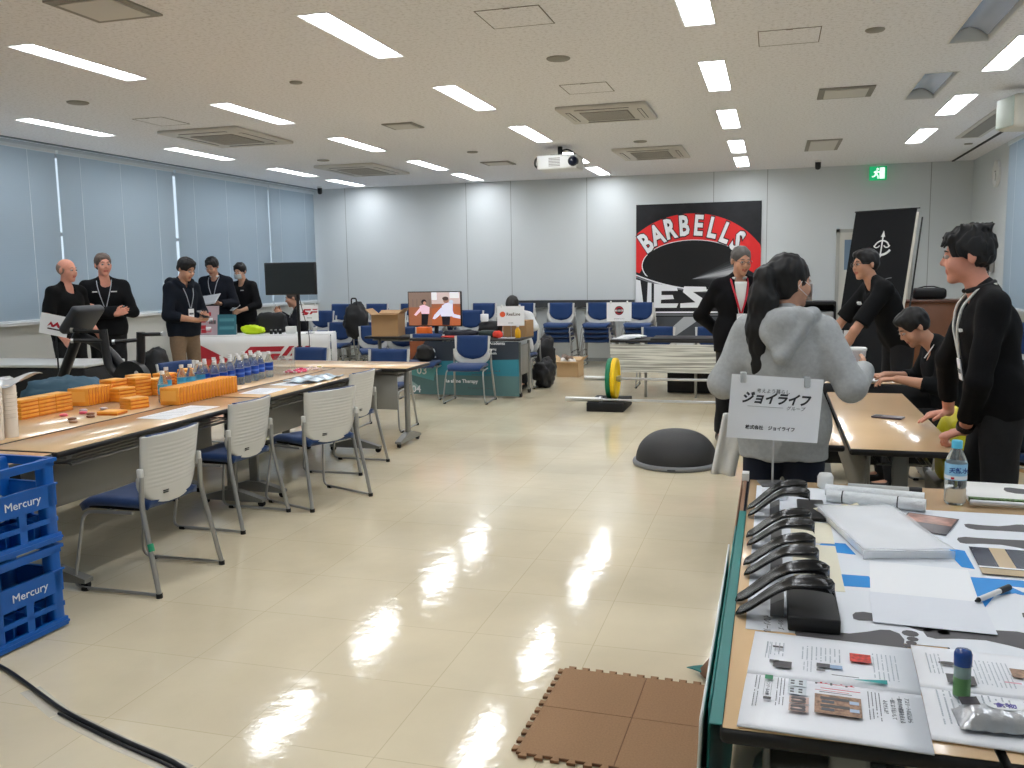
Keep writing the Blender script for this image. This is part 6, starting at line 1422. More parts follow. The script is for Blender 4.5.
def person(label,loc,rz,h=1.7,lean=0,twist=0,look=(0,0,0),arms=None,legs=None,sit=False,pel=None,skin='a',hair='short',haircol=(22,19,20),
           top=dict(),bottom=(28,28,32),shoes=(20,20,20),res=.010,female=False,head_scale=1.,neck_fwd=.0,build=1.,hands=None,extra=None,name='person'):
    k=h/1.7; t=thing(name,label,'person',loc,rz)
    ms=mat('skin_'+skin,SKIN[skin],.55,subs=.05,noise=(40,.04)); mlip=mat('lip_'+skin,tuple(int(c*f) for c,f in zip(SKIN[skin],(.88,.7,.72))),.5)
    pelz=(pel if pel is not None else .93*k); PV=np.array((0,0,pelz)); RT=rotm(R(lean),0,R(twist))  # lean>0 tips forward (-Y)
    def U(x,y,z): return PV+RT@(np.array((x,y,z-.93))*k)
    sw=.168*build*(.9 if female else 1)
    J=dict(neck=U(0,.0-neck_fwd*.5,1.43),chest=U(0,0,1.25),waist=U(0,0,1.06),shL=U(sw,.0,1.362),shR=U(-sw,.0,1.362))
    if arms is None: arms={}
    eL=np.array(arms.get('eL',U(sw+.055,.03,1.10))); eR=np.array(arms.get('eR',U(-sw-.055,.03,1.10)))
    wL=np.array(arms.get('wL',U(sw+.07,-.06,.86))); wR=np.array(arms.get('wR',U(-sw-.07,-.06,.86)))
    hL,hR=PV+np.array((.09,0,-.03))*k,PV+np.array((-.09,0,-.03))*k
    lg=legs or {}
    kL=np.array(lg.get('kL',(.10*k,-.02*k,.49*k))); kR=np.array(lg.get('kR',(-.10*k,-.02*k,.49*k))); aL=np.array(lg.get('aL',(.11*k,.03*k,.085*k))); aR=np.array(lg.get('aR',(-.11*k,.03*k,.085*k)))
    # head frame
    RH=RT@rotm(R(look[0]),R(look[2]),R(look[1])) if not arms.get('headabs') else rotm(R(look[0]),R(look[2]),R(look[1]))
    if arms.get('headabs'): pass
    hs=k*head_scale; NB=J['neck']; HC=NB+(RT@np.array((0,-.015-neck_fwd,.0)))*k+RH@np.array((0,-.01,.155))*hs
    def Hd(x,y,z): return HC+RH@(np.array((x,y,z))*hs)
    RHt=RH.T
    def ell(c,r,m=0,kk=.012,op='add',rot=0): return P('ell',Hd(*c),None,tuple(q*hs for q in r),m=m,k=kk,op=op,rot=RHt if not rot else rotm(R(rot)).T@RHt)
    def cp(a,b,ra,rb=None,m=0,kk=.01,**kw): return P('cap',Hd(*a),Hd(*b),ra*hs,(rb if rb is not None else ra)*hs,m=m,k=kk,**kw)
    tor=RT@np.array((0,1,0)); body=[]
    fem=.92 if female else 1.
    def torso(g,kk=.05):
        return [P('cap',U(-.058*build,0,1.27),U(.058*build,0,1.27),(.105*build*fem+g)*k,k=kk*k,fl=(tor,.84)),P('cap',U(0,0,1.22),U(0,0,1.04),(.135*build*fem+g)*k,(.122*build*fem+g)*k,k=kk*k,fl=(tor,.76)),
                P('cap',U(-.05,.0,.95),U(.05,.0,.95),(.115*fem+g)*k,k=kk*k,fl=(tor,.85)),P('cap',U(.03,.01,1.405),J['shL'],(.046+g*.55)*k,(.047+g*.6)*k,k=.035*k),P('cap',U(-.03,.01,1.405),J['shR'],(.046+g*.55)*k,(.047+g*.6)*k,k=.035*k),
                P('cap',U(0,0,1.40),J['neck']+(J['neck']-J['chest'])*.06,(.062+g*.5)*k,(.052+g*.3)*k,k=.03*k)]
    body+=torso(0)
    body+=[P('cap',J['neck']-(RT@np.array((0,0,.03)))*k,Hd(0,.012,-.05),.052*k,.05*k,k=.015)]
    body+=[ell((0,.012,.032),(.074,.093,.083)),ell((0,-.034,-.035),(.057,.058,.078),kk=.02),ell((0,-.066,-.098),(.026,.022,.02),kk=.02),
           ell((.034,-.062,-.03),(.026,.026,.03),kk=.02),ell((-.034,-.062,-.03),(.026,.026,.03),kk=.02),cp((-.03,-.077,.022),(.03,-.077,.022),.011,kk=.015),
           cp((0,-.088,.012),(0,-.104,-.024),.006,.0115,kk=.01),ell((.012,-.094,-.03),(.008,.010,.007),kk=.006),ell((-.012,-.094,-.03),(.008,.010,.007),kk=.006),
           ell((.076,.012,-.008),(.009,.019,.031),kk=.006),ell((-.076,.012,-.008),(.009,.019,.031),kk=.006),
           cp((-.018,-.086,-.058),(.018,-.086,-.058),.0055,m=1,kk=.006),cp((-.014,-.085,-.066),(.014,-.085,-.066),.0065,m=1,kk=.006)]
    body+=[P('ell',Hd(.03,-.098,.004),None,(.014*hs,.012*hs,.009*hs),k=.008,op='sub',rot=RHt),P('ell',Hd(-.03,-.098,.004),None,(.014*hs,.012*hs,.009*hs),k=.008,op='sub',rot=RHt)]
    for s_,e_,w_ in((J['shL'],eL,wL),(J['shR'],eR,wR)):
        body+=[P('cap',s_,e_,.046*k*build,.037*k,k=.02),P('cap',e_,e_+(w_-e_)*.35,.037*k,.038*k,k=.015),P('cap',e_+(w_-e_)*.35,w_,.038*k,.026*k,k=.015)]
    for h_,n_,a_ in((hL,kL,aL),(hR,kR,aR)):
        body+=[P('cap',h_,n_,.078*k,.052*k,k=.03),P('cap',n_,n_+(a_-n_)*.35,.052*k,.052*k,k=.02),P('cap',n_+(a_-n_)*.35,a_,.052*k,.034*k,k=.02)]
    # hands: (side, direction, palm normal, curl degrees, thumb angle)
    hands=hands or {}
    fr=max(.0078,res*.85)
    for sd,w_,e_ in(('L',wL,eL),('R',wR,eR)):
        hd=hands.get(sd,{}); dirv=np.array(hd.get('dir',(w_-e_)/np.linalg.norm(w_-e_)),float); dirv/=np.linalg.norm(dirv)
        pn=np.array(hd.get('palm',(-1 if sd=='L' else 1,0,0)),float); pn-=dirv*(pn@dirv); pn/=np.linalg.norm(pn)+1e-9; ac=np.cross(dirv,pn)   # across the palm
        th=np.array(hd.get('thumb',(0,-1,.1)),float); ac=ac if ac@th>0 else -ac     # ac points to the thumb side
        curl=hd.get('curl',25)
        body.append(P('cap',w_+dirv*.015*k,w_+dirv*.072*k,.034*k,.040*k,k=.012,fl=(pn,.42)))
        for i,(L_,of,cu) in enumerate(((.068,.029,0),(.077,.010,3),(.071,-.010,7),(.055,-.028,12))):
            b0=w_+dirv*(.082-.004*abs(i-1))*k+ac*of*k; q=b0-dirv*.02*k; segs=[.45,.32,.23]; ang=0; pts=[q,b0]; cur=b0
            for sg in segs:
                ang+=R(curl+cu*.4); dd=dirv*math.cos(ang)+pn*math.sin(ang)+ac*of*.8; dd/=np.linalg.norm(dd); cur=cur+dd*L_*sg*k*1.0; pts.append(cur)
            for a_,b_ in zip(pts,pts[1:]): body.append(P('cap',a_,b_,fr*k*1.04,fr*k*.95,k=.003))
        tb=w_+dirv*.022*k+ac*.022*k; t1=tb+(ac*.75+dirv*.6)*.036*k; t2=t1+(ac*.25+dirv*.9+pn*.3)*.03*k; t3=t2+(dirv*.9+pn*.35)*.022*k
        body+=[P('cap',tb,t1,.014*k,.0115*k,k=.008),P('cap',t1,t2,.0105*k,.0098*k,k=.004),P('cap',t2,t3,.0098*k,.0085*k,k=.004)]
    for a_,s in((aL,1),(aR,-1)):
        fd=np.array(lg.get('fd'+('L' if s>0 else 'R'),(s*.08,-1,0)),float); fd/=np.linalg.norm(fd)
        body.append(P('cap',a_-np.array((0,0,.03))*k,a_+fd*.13*k-np.array((0,0,.045))*k,.034*k,.028*k,k=.02))
    sdf_obj('body',t,body,[ms,mlip],res)
    # eyes and brows
    for s in(-1,1):
        mb=MB(); c=Hd(s*.03,-.083,.004); T=Matrix.Translation(c)@Matrix(RH.tolist()).to_4x4()
        mb.lathe([(0,-.0095*hs)]+[(.0135*hs*math.cos(a),.0095*hs*math.sin(a)) for a in(-.9,-.4,0,.4,.9)]+[(0,.0095*hs)],M_eyew,n=12,M=T)
        mb.lathe([(0.006*hs,0),(.0045*hs,.0022*hs),(0,.003*hs)],M_eye,n=12,M=T@Matrix.Translation((0,-.0125*hs,-.001*hs))@Matrix.Rotation(PI/2,4,'X')); mb.build('eye',t)
        if hair!='bald' or True:
            mb=MB(); mb.tube([tuple(Hd(s*.012,-.0895,.026)),tuple(Hd(s*.03,-.0895,.031)),tuple(Hd(s*.047,-.078,.025))],[.0028*hs,.0036*hs,.002*hs],mat('hair_%d_%d_%d'%haircol,haircol,.6),n=6); mb.build('eyebrow',t)
    # hair
    mh=mat('hair_%d_%d_%d'%haircol,haircol,.55,bump=(60,.3),spec=.3)
    if hair in('short','spiky','grey','cap'):
        g=.012 if hair!='grey' else .006
        hp=[ell((0,.014,.040),(.075+g,.092+g,.081+g),kk=.01),ell((.0,.050,-.005),(.068+g*.5,.048+g,.055),kk=.015)]
        if hair=='spiky': hp+=[ell((.0,-.060,.088),(.060,.034,.026),kk=.015),ell((0,.02,.112),(.058,.07,.026),kk=.02)]; rs=random.Random(5); tufts=[cp((x,-.07+.02*abs(x)*10,.092),(x*1.15+rs.uniform(-.008,.008),-.108+.03*abs(x)*10,.052+rs.uniform(-.01,.008)),.013,.003,kk=.006) for x in (-.05,-.034,-.018,-.002,.014,.03,.046)]+[cp((x*.8,y*.8+.02,.115),(x+rs.uniform(-.01,.01),y+.02,.128+rs.uniform(0,.008)),.016,.004,kk=.008) for x in(-.05,-.02,.02,.05) for y in(-.04,.0,.05,.08)]
        if hair=='short': hp+=[ell((.0,-.05,.088),(.06,.04,.028),kk=.02)]
        zf=.052 if hair!='grey' else .066
        hp+=[P('ell',Hd(0,-.112,-.012),None,(.078*hs,.064*hs,(.080 if hair!='grey' else .088)*hs),k=.005,op='sub',rot=RHt),
             P('cap',Hd(-.1,-.03,-.062),Hd(.1,-.03,-.062),.058*hs,k=.008,op='sub'),
             P('cap',Hd(-.12,.02,-.118),Hd(.12,.02,-.118),.06*hs,k=.008,op='sub')]
        if hair=='spiky': hp+=tufts
        sdf_obj('hair',t,hp,[mh],max(.004,res*.6),strands(.0036 if hair=='spiky' else .0022,f=260 if res<.008 else 150))
    if hair=='pony':
        hp=[ell((0,.016,.038),(.088,.103,.094),kk=.01),ell((0,.03,-.02),(.079,.072,.065),kk=.02),
            P('ell',Hd(0,-.112,-.03),None,(.076*hs,.062*hs,.09*hs),k=.008,op='sub',rot=RHt),P('cap',Hd(-.12,-.035,-.078),Hd(.12,-.035,-.078),.058*hs,k=.008,op='sub')]
        pts=[(0,.10,.055),(.0,.135,.03),(.0,.14,-.07),(.01,.135,-.20),(.02,.13,-.36),(.03,.13,-.56)]
        rr=[.032,.045,.064,.070,.054,.010]
        for (a,b),(r0,r1) in zip(zip(pts,pts[1:]),zip(rr,rr[1:])): hp.append(cp(a,b,r0,r1,kk=.015))
        hp.append(cp((.04,.125,-.05),(.06,.125,-.42),.03,.008,kk=.012)); hp.append(cp((-.04,.13,-.08),(-.03,.125,-.46),.03,.006,kk=.012))
        sdf_obj('hair',t,hp,[mh],.005,strands(.0022,f=210))
        mb=MB(); mb.lathe([(.022,0),(.03,.006),(.03,.014),(.022,.02)],M_black,n=16,M=Matrix.Translation(Hd(0,.108,.04))@Matrix(RH.tolist()).to_4x4()@Matrix.Rotation(PI/2+.3,4,'X')); mb.build('hair_tie',t)
    if hair=='bald':
        hp=[ell((0,.02,.022),(.0755,.0925,.082),kk=.01),P('ell',Hd(0,-.02,.1),None,(.09*hs,.115*hs,.075*hs),k=.01,op='sub',rot=RHt),P('ell',Hd(0,-.11,-.02),None,(.08*hs,.09*hs,.09*hs),k=.006,op='sub',rot=RHt),P('cap',Hd(-.1,0,-.1),Hd(.1,0,-.1),.06*hs,k=.006,op='sub')]
        sdf_obj('hair',t,hp,[mh],.006)
    # upper garment
    tp=dict(col=(22,22,25),g=.02,sleeve=1.,cuff=None,hem=.90,loose=.012,rough=.85,name='shirt',collar=False,hood=False,zip=None,fold=.003); tp.update(top)
    mt=mat('cloth_%s_%d_%d_%d'%(tp['name'],*tp['col']),tp['col'],tp['rough'],noise=(60,.07),bump=(90,.15),spec=.2)
    hemp=U(0,0,tp['hem']); hn=-(RT@np.array((0,0,1)))
    gp=torso(tp['g'],.05)
    gp.append(P('cap',U(-.055,0,.99),U(-.055,0,tp['hem']-.05),(.105*fem*build+tp['g'])*k,k=.04,fl=(tor,.85))); gp.append(P('cap',U(.055,0,.99),U(.055,0,tp['hem']-.05),(.105*fem*build+tp['g'])*k,k=.04,fl=(tor,.85)))
    for q in gp: q.cuts=tuple(q.cuts)+((hemp,hn),)
    slv=tp['sleeve']
    for s_,e_,w_ in((J['shL'],eL,wL),(J['shR'],eR,wR)):
        g=tp['loose']
        if slv>=.6:
            end=e_+(w_-e_)*((slv-.5)*2*.97); n_=(w_-e_)/np.linalg.norm(w_-e_)
            gp+=[P('cap',s_,e_,(.044*build+g*.9)*k,(.038+g*.9)*k,k=.03),P('cap',e_,end+n_*.03,(.039+g*.9)*k,(.030+g*.8)*k,k=.02,cuts=((end,n_),))]
        else:
            end=s_+(e_-s_)*(slv*2); n_=(e_-s_)/np.linalg.norm(e_-s_); gp+=[P('cap',s_,end+n_*.03,(.046*build+g)*k,(.047+g)*k,k=.03,cuts=((end,n_),))]
    up=RT@np.array((0,0,1))
    if tp['collar'] or tp['hood']:
        pass
    gp.append(P('cap',Hd(0,-.03,-.20),Hd(0,.0,-.06),.05*k,.052*k,k=.008,op='sub'))
    if tp['hood']:
        cn=J['neck']; fw=RT@np.array((0,-1,0)); sd_=RT@np.array((1,0,0))
        ring=[(.0,.115,.02),(.07,.10,.03),(.115,.04,.03),(.105,-.03,.01),(.05,-.085,-.04)]
        pts=[cn+sd_*x*k-fw*y*k+up*(z-.015)*k for x,y,z in ring]; ptsR=[cn-sd_*x*k-fw*y*k+up*(z-.015)*k for x,y,z in ring]
        for pp in(pts,ptsR):
            for a_,b_ in zip(pp,pp[1:]): gp.append(P('cap',a_,b_,.038*k,.034*k,k=.012))
        gp.append(P('cap',cn-fw*.135*k-up*.03*k,cn-fw*.165*k-up*.15*k,.075*k,.04*k,k=.015,fl=(tor,.55))); gp.append(P('cap',cn-fw*.10*k+sd_*.10*k-up*.0*k,cn-fw*.155*k-up*.16*k,.038*k,.028*k,k=.015)); gp.append(P('cap',cn-fw*.10*k-sd_*.10*k-up*.0*k,cn-fw*.155*k-up*.16*k,.038*k,.028*k,k=.015))
    sdf_obj(tp['name'],t,gp,[mt],res*.95,folds(tp['fold'],seed=loc[0]))
    if tp['collar']:
        mc=mat('collar_%d_%d_%d'%tp.get('collar_col',tp['col']),tp.get('collar_col',tp['col']),.7); mb=MB(); pts=[]
        for i in range(17):
            a=R(-150+300*i/16); pts.append(tuple(J['neck']+(RT@np.array((.066*math.sin(a),.064*math.cos(a)-.006,.012+.012*math.cos(a))))*k))
        mb.tube(pts,.011*k,mc,n=8); mb.build('collar',t)
    if tp.get('stripe'):   # pale stripes on shoulder seam or hem
        for a_,b_,w_ in tp['stripe']: mb=MB(); mb.tube([tuple(U(*a_)),tuple(U(*b_))],w_,M_white,n=6); mb.build('reflective_stripe',t)
    # trousers
    mbm=mat('trouser_%d_%d_%d'%bottom,bottom,.85,noise=(50,.08),bump=(70,.15)); tr=[]
    wz=PV+RT@(np.array((0,0,.08))*k); wn=RT@np.array((0,0,1.))
    tr.append(P('cap',PV+RT@(np.array((0,0,.12))*k),PV+np.array((0,0,-.02))*k,.118*k*fem,.125*k,k=.05,fl=(tor,.84),cuts=((wz,wn),)))
    for h_,n_,a_ in((hL,kL,aL),(hR,kR,aR)):
        nn=(a_-n_)/np.linalg.norm(a_-n_); tr+=[P('cap',h_,n_,.094*k,.068*k,k=.04),P('cap',n_,a_+nn*.03,.068*k,.056*k,k=.03,cuts=((a_-nn*-.005,nn),))]
    sdf_obj('trousers',t,tr,[mbm],res*1.1,folds(.004,30,14,seed=loc[1]))
    msh=mat('shoe_%d_%d_%d'%shoes,shoes,.35)
    for a_,s in((aL,1),(aR,-1)):
        fd=np.array(lg.get('fd'+('L' if s>0 else 'R'),(s*.08,-1,0)),float); fd/=np.linalg.norm(fd); z0=a_[2]-.083*k
        q=np.array((0,0,1.)); sole=((a_*np.array((1,1,0))+np.array((0,0,z0+.004)),(0,0,-1)),)
        b_=a_-np.array((0,0,.045))*k
        sdf_obj('shoe',t,[P('cap',b_-fd*.035*k,b_+fd*.15*k-np.array((0,0,.012))*k,.044*k,.036*k,k=.02,cuts=sole),P('cap',b_,a_+np.array((0,0,.0)),.046*k,.042*k,k=.02,cuts=sole)],[msh],.008)
    ctx=dict(t=t,U=U,Hd=Hd,k=k,J=J,RH=RH,RT=RT,wL=wL,wR=wR,eL=eL,eR=eR,HC=HC,hs=hs)
    if extra: extra(ctx)
    return ctx
def lanyard(c,col,badge=True,rad=.0045,yo=-.125,tilt=0):
    m=mat('lanyard_%d_%d_%d'%col,col,.6); U=c['U']
    for s in(-1,1):
        mb=MB(); mb.tube([tuple(U(s*.055,.045,1.445)),tuple(U(s*.072,-.03,1.44)),tuple(U(s*.065,-.105,1.37)),tuple(U(s*.045,yo-.01,1.28)),tuple(U(s*.006,yo-.008,1.14))],rad,m,n=6,rad=.03); mb.build('lanyard_strap',c['t'])
    if badge:
        T=Matrix.Translation(U(0,yo-.012,1.09))@Matrix(c['RT'].tolist()).to_4x4(); mb=MB(); mb.b2((-.035,-.002,-.05),(.035,.002,.045),M_paper,T); mb.b2((-.028,-.0028,-.02),(.028,-.0022,.0),M_ink2,T); mb.build('name_badge',c['t'])
def chestlogo(c,x,z,w=.05):
    T=Matrix.Translation(c['U'](x,-.128,z))@Matrix(c['RT'].tolist()).to_4x4(); mb=MB(); mb.b2((-w/2,-.004,-.006),(w/2,.006,.006),M_white,T); mb.build('chest_print',c['t'])
def glasses(c,col=(60,50,48)):
    Hd=c['Hd']; m=mat('glasses_frame',col,.3); mb=MB()
    for s in(-1,1):
        mb.tube([tuple(Hd(s*.031+.02*math.cos(a),-.101,.004+.014*math.sin(a))) for a in [i*PI/7 for i in range(15)]],.0016,m,n=5)
        mb.tube([tuple(Hd(s*.051,-.098,.008)),tuple(Hd(s*.074,-.06,.008)),tuple(Hd(s*.079,.01,.006))],.0015,m,n=5)
    mb.tube([tuple(Hd(-.012,-.103,.006)),tuple(Hd(.012,-.103,.006))],.0015,m,n=5); mb.build('glasses',c['t'])
# rz: 0 faces the camera side (-Y), +90 faces +X, -90 faces -X, 180 faces the back wall
NEWP=[]
# 1 woman in grey hoodie, seen from behind, holding a paper cup
def ex_woman(c):
    Hd,U,t=c['Hd'],c['U'],c['t']
    mb=MB(); mm=mat('mask_white',(236,238,240),.7)
    mb.surf(lambda u,v:tuple(Hd((u-.5)*.125,-.082-.03*math.cos((u-.5)*3.0)*(1-.5*abs(v-.5)),-.085+.075*v)),12,8,mm,th=.003); 
    for s in(-1,1): mb.tube([tuple(Hd(s*.06,-.075,-.02)),tuple(Hd(s*.08,-.01,.01)),tuple(Hd(s*.086,.022,-.02)),tuple(Hd(s*.062,-.07,-.075))],.0012,mm,n=5,rad=.01)
    mb.build('face_mask',t)
person('woman in a light grey hoodie seen from behind with a long black ponytail',(.05,3.80,0),R(180-8),1.545,look=(0,-42,0),neck_fwd=.0,
  arms=dict(eL=(.245,.03,1.02),wL=(.15,-.20,1.02),eR=(-.26,.03,1.03),wR=(-.285,-.25,1.06)),
  hands=dict(L=dict(dir=(-.9,-.4,.1),palm=(0,.6,-.5),curl=30),R=dict(dir=(0,-1,.15),palm=(1,0,0),curl=55,thumb=(.2,0,1))),
  skin='a',hair='pony',haircol=(11,9,10),top=dict(name='hoodie',col=(168,171,172),g=.038,loose=.030,hem=.80,hood=True,fold=.0042,sleeve=1.0),bottom=(22,30,48),res=.0065,female=True,build=1.05,extra=ex_woman)
t=thing('paper_cup','white paper cup held up beside the woman in grey','cup',(.352,4.115,1.035)); mb=MB(); mb.lathe([(.026,0),(.038,.105),(.040,.108),(.038,.11),(.036,.105),(.025,.004),(0,.004)],M_paper,n=24); mb.build('cup_body',t); mb=MB(); mb.lathe([(.041,.106),(.041,.114),(.036,.118),(0,.118)],M_white,n=24); mb.build('cup_lid',t)
# 2 man in black leaning his hands on the phone table (right front)
def ex_front(c):
    Hd,U,t=c['Hd'],c['U'],c['t']
    lanyard(c,(214,214,208),True,.006,-.122)
    w=Vector(c['wL']); e=Vector(c['eL']); d=(w-e).normalized(); mb=MB(); p=w-d*.025; mb.cyl(p-d*.012,p+d*.012,.037,M_black,n=18); mb.build('wristwatch',t)
    mb=MB(); q=d.to_track_quat('Z','X').to_matrix().to_4x4(); mb.cyl(p+Vector((0.0,.012,.032)),p+Vector((0.0,.015,.044)),.02,M_black,n=16); mb.build('watch_face',t)
    chestlogo(c,.09,1.27,.045)
person('man with short black hair in a black shirt leaning both hands on the phone table',(.95,4.32,0),R(-90),1.665,lean=9,look=(-4,-8,0),neck_fwd=.02,
  arms=dict(eL=(.22,-.12,1.02),wL=(.03,-.13,.775),eR=(-.38,-.14,1.05),wR=(-.52,-.10,.775)),
  hands=dict(L=dict(dir=(.02,-.62,-.22),palm=(0,-.3,-1),curl=48,thumb=(-1,-.4,0)),R=dict(dir=(.05,-.55,-.12),palm=(0,-.1,-1),curl=10,thumb=(1,-.5,0))),
  legs=dict(kL=(.11,-.0,.49),kR=(-.13,-.04,.49),aL=(.12,.06,.087),aR=(-.15,.02,.087)),
  skin='c',hair='spiky',haircol=(20,20,22),top=dict(name='shirt',col=(17,17,19),g=.018,loose=.016,hem=.86,collar=True,sleeve=.88,fold=.0035),bottom=(20,21,24),res=.0062,build=1.06,extra=ex_front)
# 3 seated man typing
def ex_seat(c):
    U,t=c['U'],c['t']; mb=MB(); mb.tube([tuple(U(.055,.05,1.44)),tuple(U(.075,-.03,1.445)),tuple(U(.05,-.11,1.36))],.004,M_white,n=6,rad=.03); mb.build('collar_trim',t); chestlogo(c,.1,1.22,.03)
person('young man in a black top sitting and typing at the laptop table',(1.17,6.50,0),R(-82),1.70,sit=True,pel=.50,lean=14,look=(20,4,0),neck_fwd=.03,
  arms=dict(eL=(.24,-.16,.72),wL=(.13,-.40,.76),eR=(-.26,-.16,.72),wR=(-.10,-.42,.76)),
  hands=dict(L=dict(dir=(-.2,-1,-.05),palm=(0,0,-1),curl=22,thumb=(-1,0,0)),R=dict(dir=(.2,-1,-.05),palm=(0,0,-1),curl=22,thumb=(1,0,0))),
  legs=dict(kL=(.12,-.44,.49),kR=(-.12,-.44,.49),aL=(.12,-.40,.087),aR=(-.12,-.40,.087)),
  skin='b',hair='short',haircol=(16,15,16),top=dict(name='shirt',col=(18,20,22),g=.026,loose=.022,hem=.88,sleeve=.72),bottom=(22,22,26),res=.008,extra=ex_seat)
# 4 leaning man behind the roll banner
def ex_lean(c):
    glasses(c); c2=c; U,t=c['U'],c['t']; mb=MB(); T=Matrix.Translation(U(-.1,-.14,1.3))@Matrix(c['RT'].tolist()).to_4x4(); mb.b2((-.035,-.01,-.01),(.035,.004,.012),M_paper,T); mb.build('name_tag',t)
person('man in black with glasses bending forward with one hand on the table',(.98,7.80,0),R(-76),1.70,lean=26,look=(-22,14,0),neck_fwd=.02,
  arms=dict(eL=(.20,-.42,1.0),wL=(.10,-.52,.77),eR=(-.25,-.40,1.02),wR=(-.22,-.56,.77)),
  hands=dict(L=dict(dir=(0,-.5,-.3),palm=(0,-.3,-1),curl=12,thumb=(-1,0,0)),R=dict(dir=(0,-.5,-.3),palm=(0,-.3,-1),curl=12,thumb=(1,0,0))),
  skin='b',hair='short',haircol=(18,17,18),top=dict(name='polo_shirt',col=(18,19,21),g=.026,loose=.022,hem=.86,sleeve=.42),bottom=(22,22,25),res=.009,extra=ex_lean)
# 5 man in dark suit
def ex_suit(c):
    U,t,k=c['U'],c['t'],c['k']; glasses(c,(120,110,100))
    lanyard(c,(190,30,50),True,.008,-.155)
    mb=MB(); ms=mat('shirt_pale',(214,216,214),.7)
    mb.surf(lambda u,v:tuple(U((u-.5)*(.02+.085*v),-.152+.02*max(0,v-.6)*2.5,1.06+.345*v)),8,14,ms,th=.004); mb.build('shirt_front',t)
person('grey haired man in a dark suit with a red lanyard, hands behind his back',(-.29,7.88,0),R(12),1.68,look=(12,16,0),
  arms=dict(eL=(.30,.10,1.10),wL=(.10,.20,.92),eR=(-.30,.10,1.10),wR=(-.10,.20,.92)),
  legs=dict(kL=(.11,-.0,.49),kR=(-.11,-.02,.49),aL=(.13,-.06,.085),aR=(-.12,.06,.085)),
  skin='b',hair='grey',haircol=(92,88,86),top=dict(name='suit_jacket',col=(15,15,18),g=.036,loose=.022,hem=.80,collar=True,collar_col=(206,208,206)),bottom=(18,18,21),shoes=(34,26,24),res=.009,extra=ex_suit)
# 6 bald man
person('bald man in a black T-shirt standing by the window sill',(-6.98,7.60,0),R(84),1.70,look=(2,8,0),
  arms=dict(eL=(.25,.02,1.08),wL=(.22,-.16,.92),eR=(-.25,.0,1.10),wR=(-.20,-.14,.90)),skin='c',hair='bald',haircol=(150,126,112),
  top=dict(name='t_shirt',col=(16,16,17),g=.022,loose=.02,sleeve=.40,hem=.86),bottom=(17,17,19),res=.010)
# 7 man with crossed arms
def ex_cross(c):
    lanyard(c,(190,196,204),False); chestlogo(c,-.09,1.31,.05); chestlogo(c,.09,1.31,.06)
person('grey haired man in a black sweatshirt with his arms crossed',(-6.93,8.10,0),R(38),1.76,look=(0,18,0),
  arms=dict(eL=(.27,-.08,1.13),wL=(-.08,-.225,1.16),eR=(-.27,-.08,1.12),wR=(.10,-.20,1.12)),
  hands=dict(L=dict(dir=(-.9,-.1,.25),palm=(0,.8,-.3),curl=30,thumb=(0,0,1)),R=dict(dir=(.9,.05,.3),palm=(0,.8,0),curl=20,thumb=(0,0,1))),
  skin='c',hair='grey',haircol=(84,70,62),top=dict(name='sweatshirt',col=(18,19,22),g=.026,loose=.02,hem=.86),bottom=(18,18,21),res=.009,build=1.05,extra=ex_cross)
# 8 man in navy hoodie and khaki trousers looking at his phone
def ex_khaki(c): lanyard(c,(170,176,184),True)
person('man in a navy hoodie and khaki trousers looking down at a phone',(-6.33,8.60,0),R(74),1.72,look=(24,6,0),
  arms=dict(eL=(.23,-.04,1.08),wL=(.08,-.25,1.06),eR=(-.23,-.04,1.08),wR=(.0,-.25,1.02)),
  hands=dict(L=dict(dir=(-.5,-.8,.1),palm=(-.5,0,.9),curl=35,thumb=(-1,0,.5)),R=dict(dir=(.7,-.7,.1),palm=(.3,0,.9),curl=35,thumb=(0,0,1))),
  skin='b',hair='short',haircol=(22,19,20),top=dict(name='hoodie',col=(21,26,36),g=.034,loose=.028,hem=.84,hood=True,sleeve=.72),bottom=(120,100,80),shoes=(60,50,44),res=.010,build=.92,extra=ex_khaki)
mb=MB(); mb.rbox((0,0,0),(.075,.15,.01),M_black,.004,2); o=mb.build('smartphone',None,(-6.03,8.53,1.09)); o.rotation_euler=(R(30),0,R(74)); tag(o,'phone in the hands of the man in khaki trousers','phone')
# 9 man in dark jacket reading a magazine behind the white booth
def ex_read(c): lanyard(c,(180,184,190),False); glasses(c)
pb=onb(.20,.80,0); 
person('man with glasses in a dark jacket reading a magazine behind the white cloth booth',(pb[0],pb[1],0),R(12),1.78,look=(24,-4,0),
  arms=dict(eL=(.27,-.02,1.12),wL=(.16,-.27,1.12),eR=(-.27,-.02,1.12),wR=(-.12,-.27,1.12)),hands=dict(L=dict(dir=(-.5,-.8,.1),palm=(-.3,0,1),curl=30),R=dict(dir=(.5,-.8,.1),palm=(.3,0,1),curl=30)),
  skin='b',hair='short',haircol=(18,16,17),top=dict(name='jacket',col=(24,27,36),g=.03,loose=.024,hem=.82,collar=True,collar_col=(200,204,208)),bottom=(22,23,28),res=.011,extra=ex_read)
mb=MB(); mb.surf(lambda u,v:((u-.5)*.42,(v-.5)*.28,.02*abs(u-.5)),12,4,mat('mag_grey',(170,172,176),.5),th=.006); o=mb.build('magazine',None,(pb[0]+.06,pb[1]-.40,1.17)); o.rotation_euler=(R(28),R(-6),R(12)); tag(o,'open grey magazine in the hands of the man behind the white cloth booth','magazine')
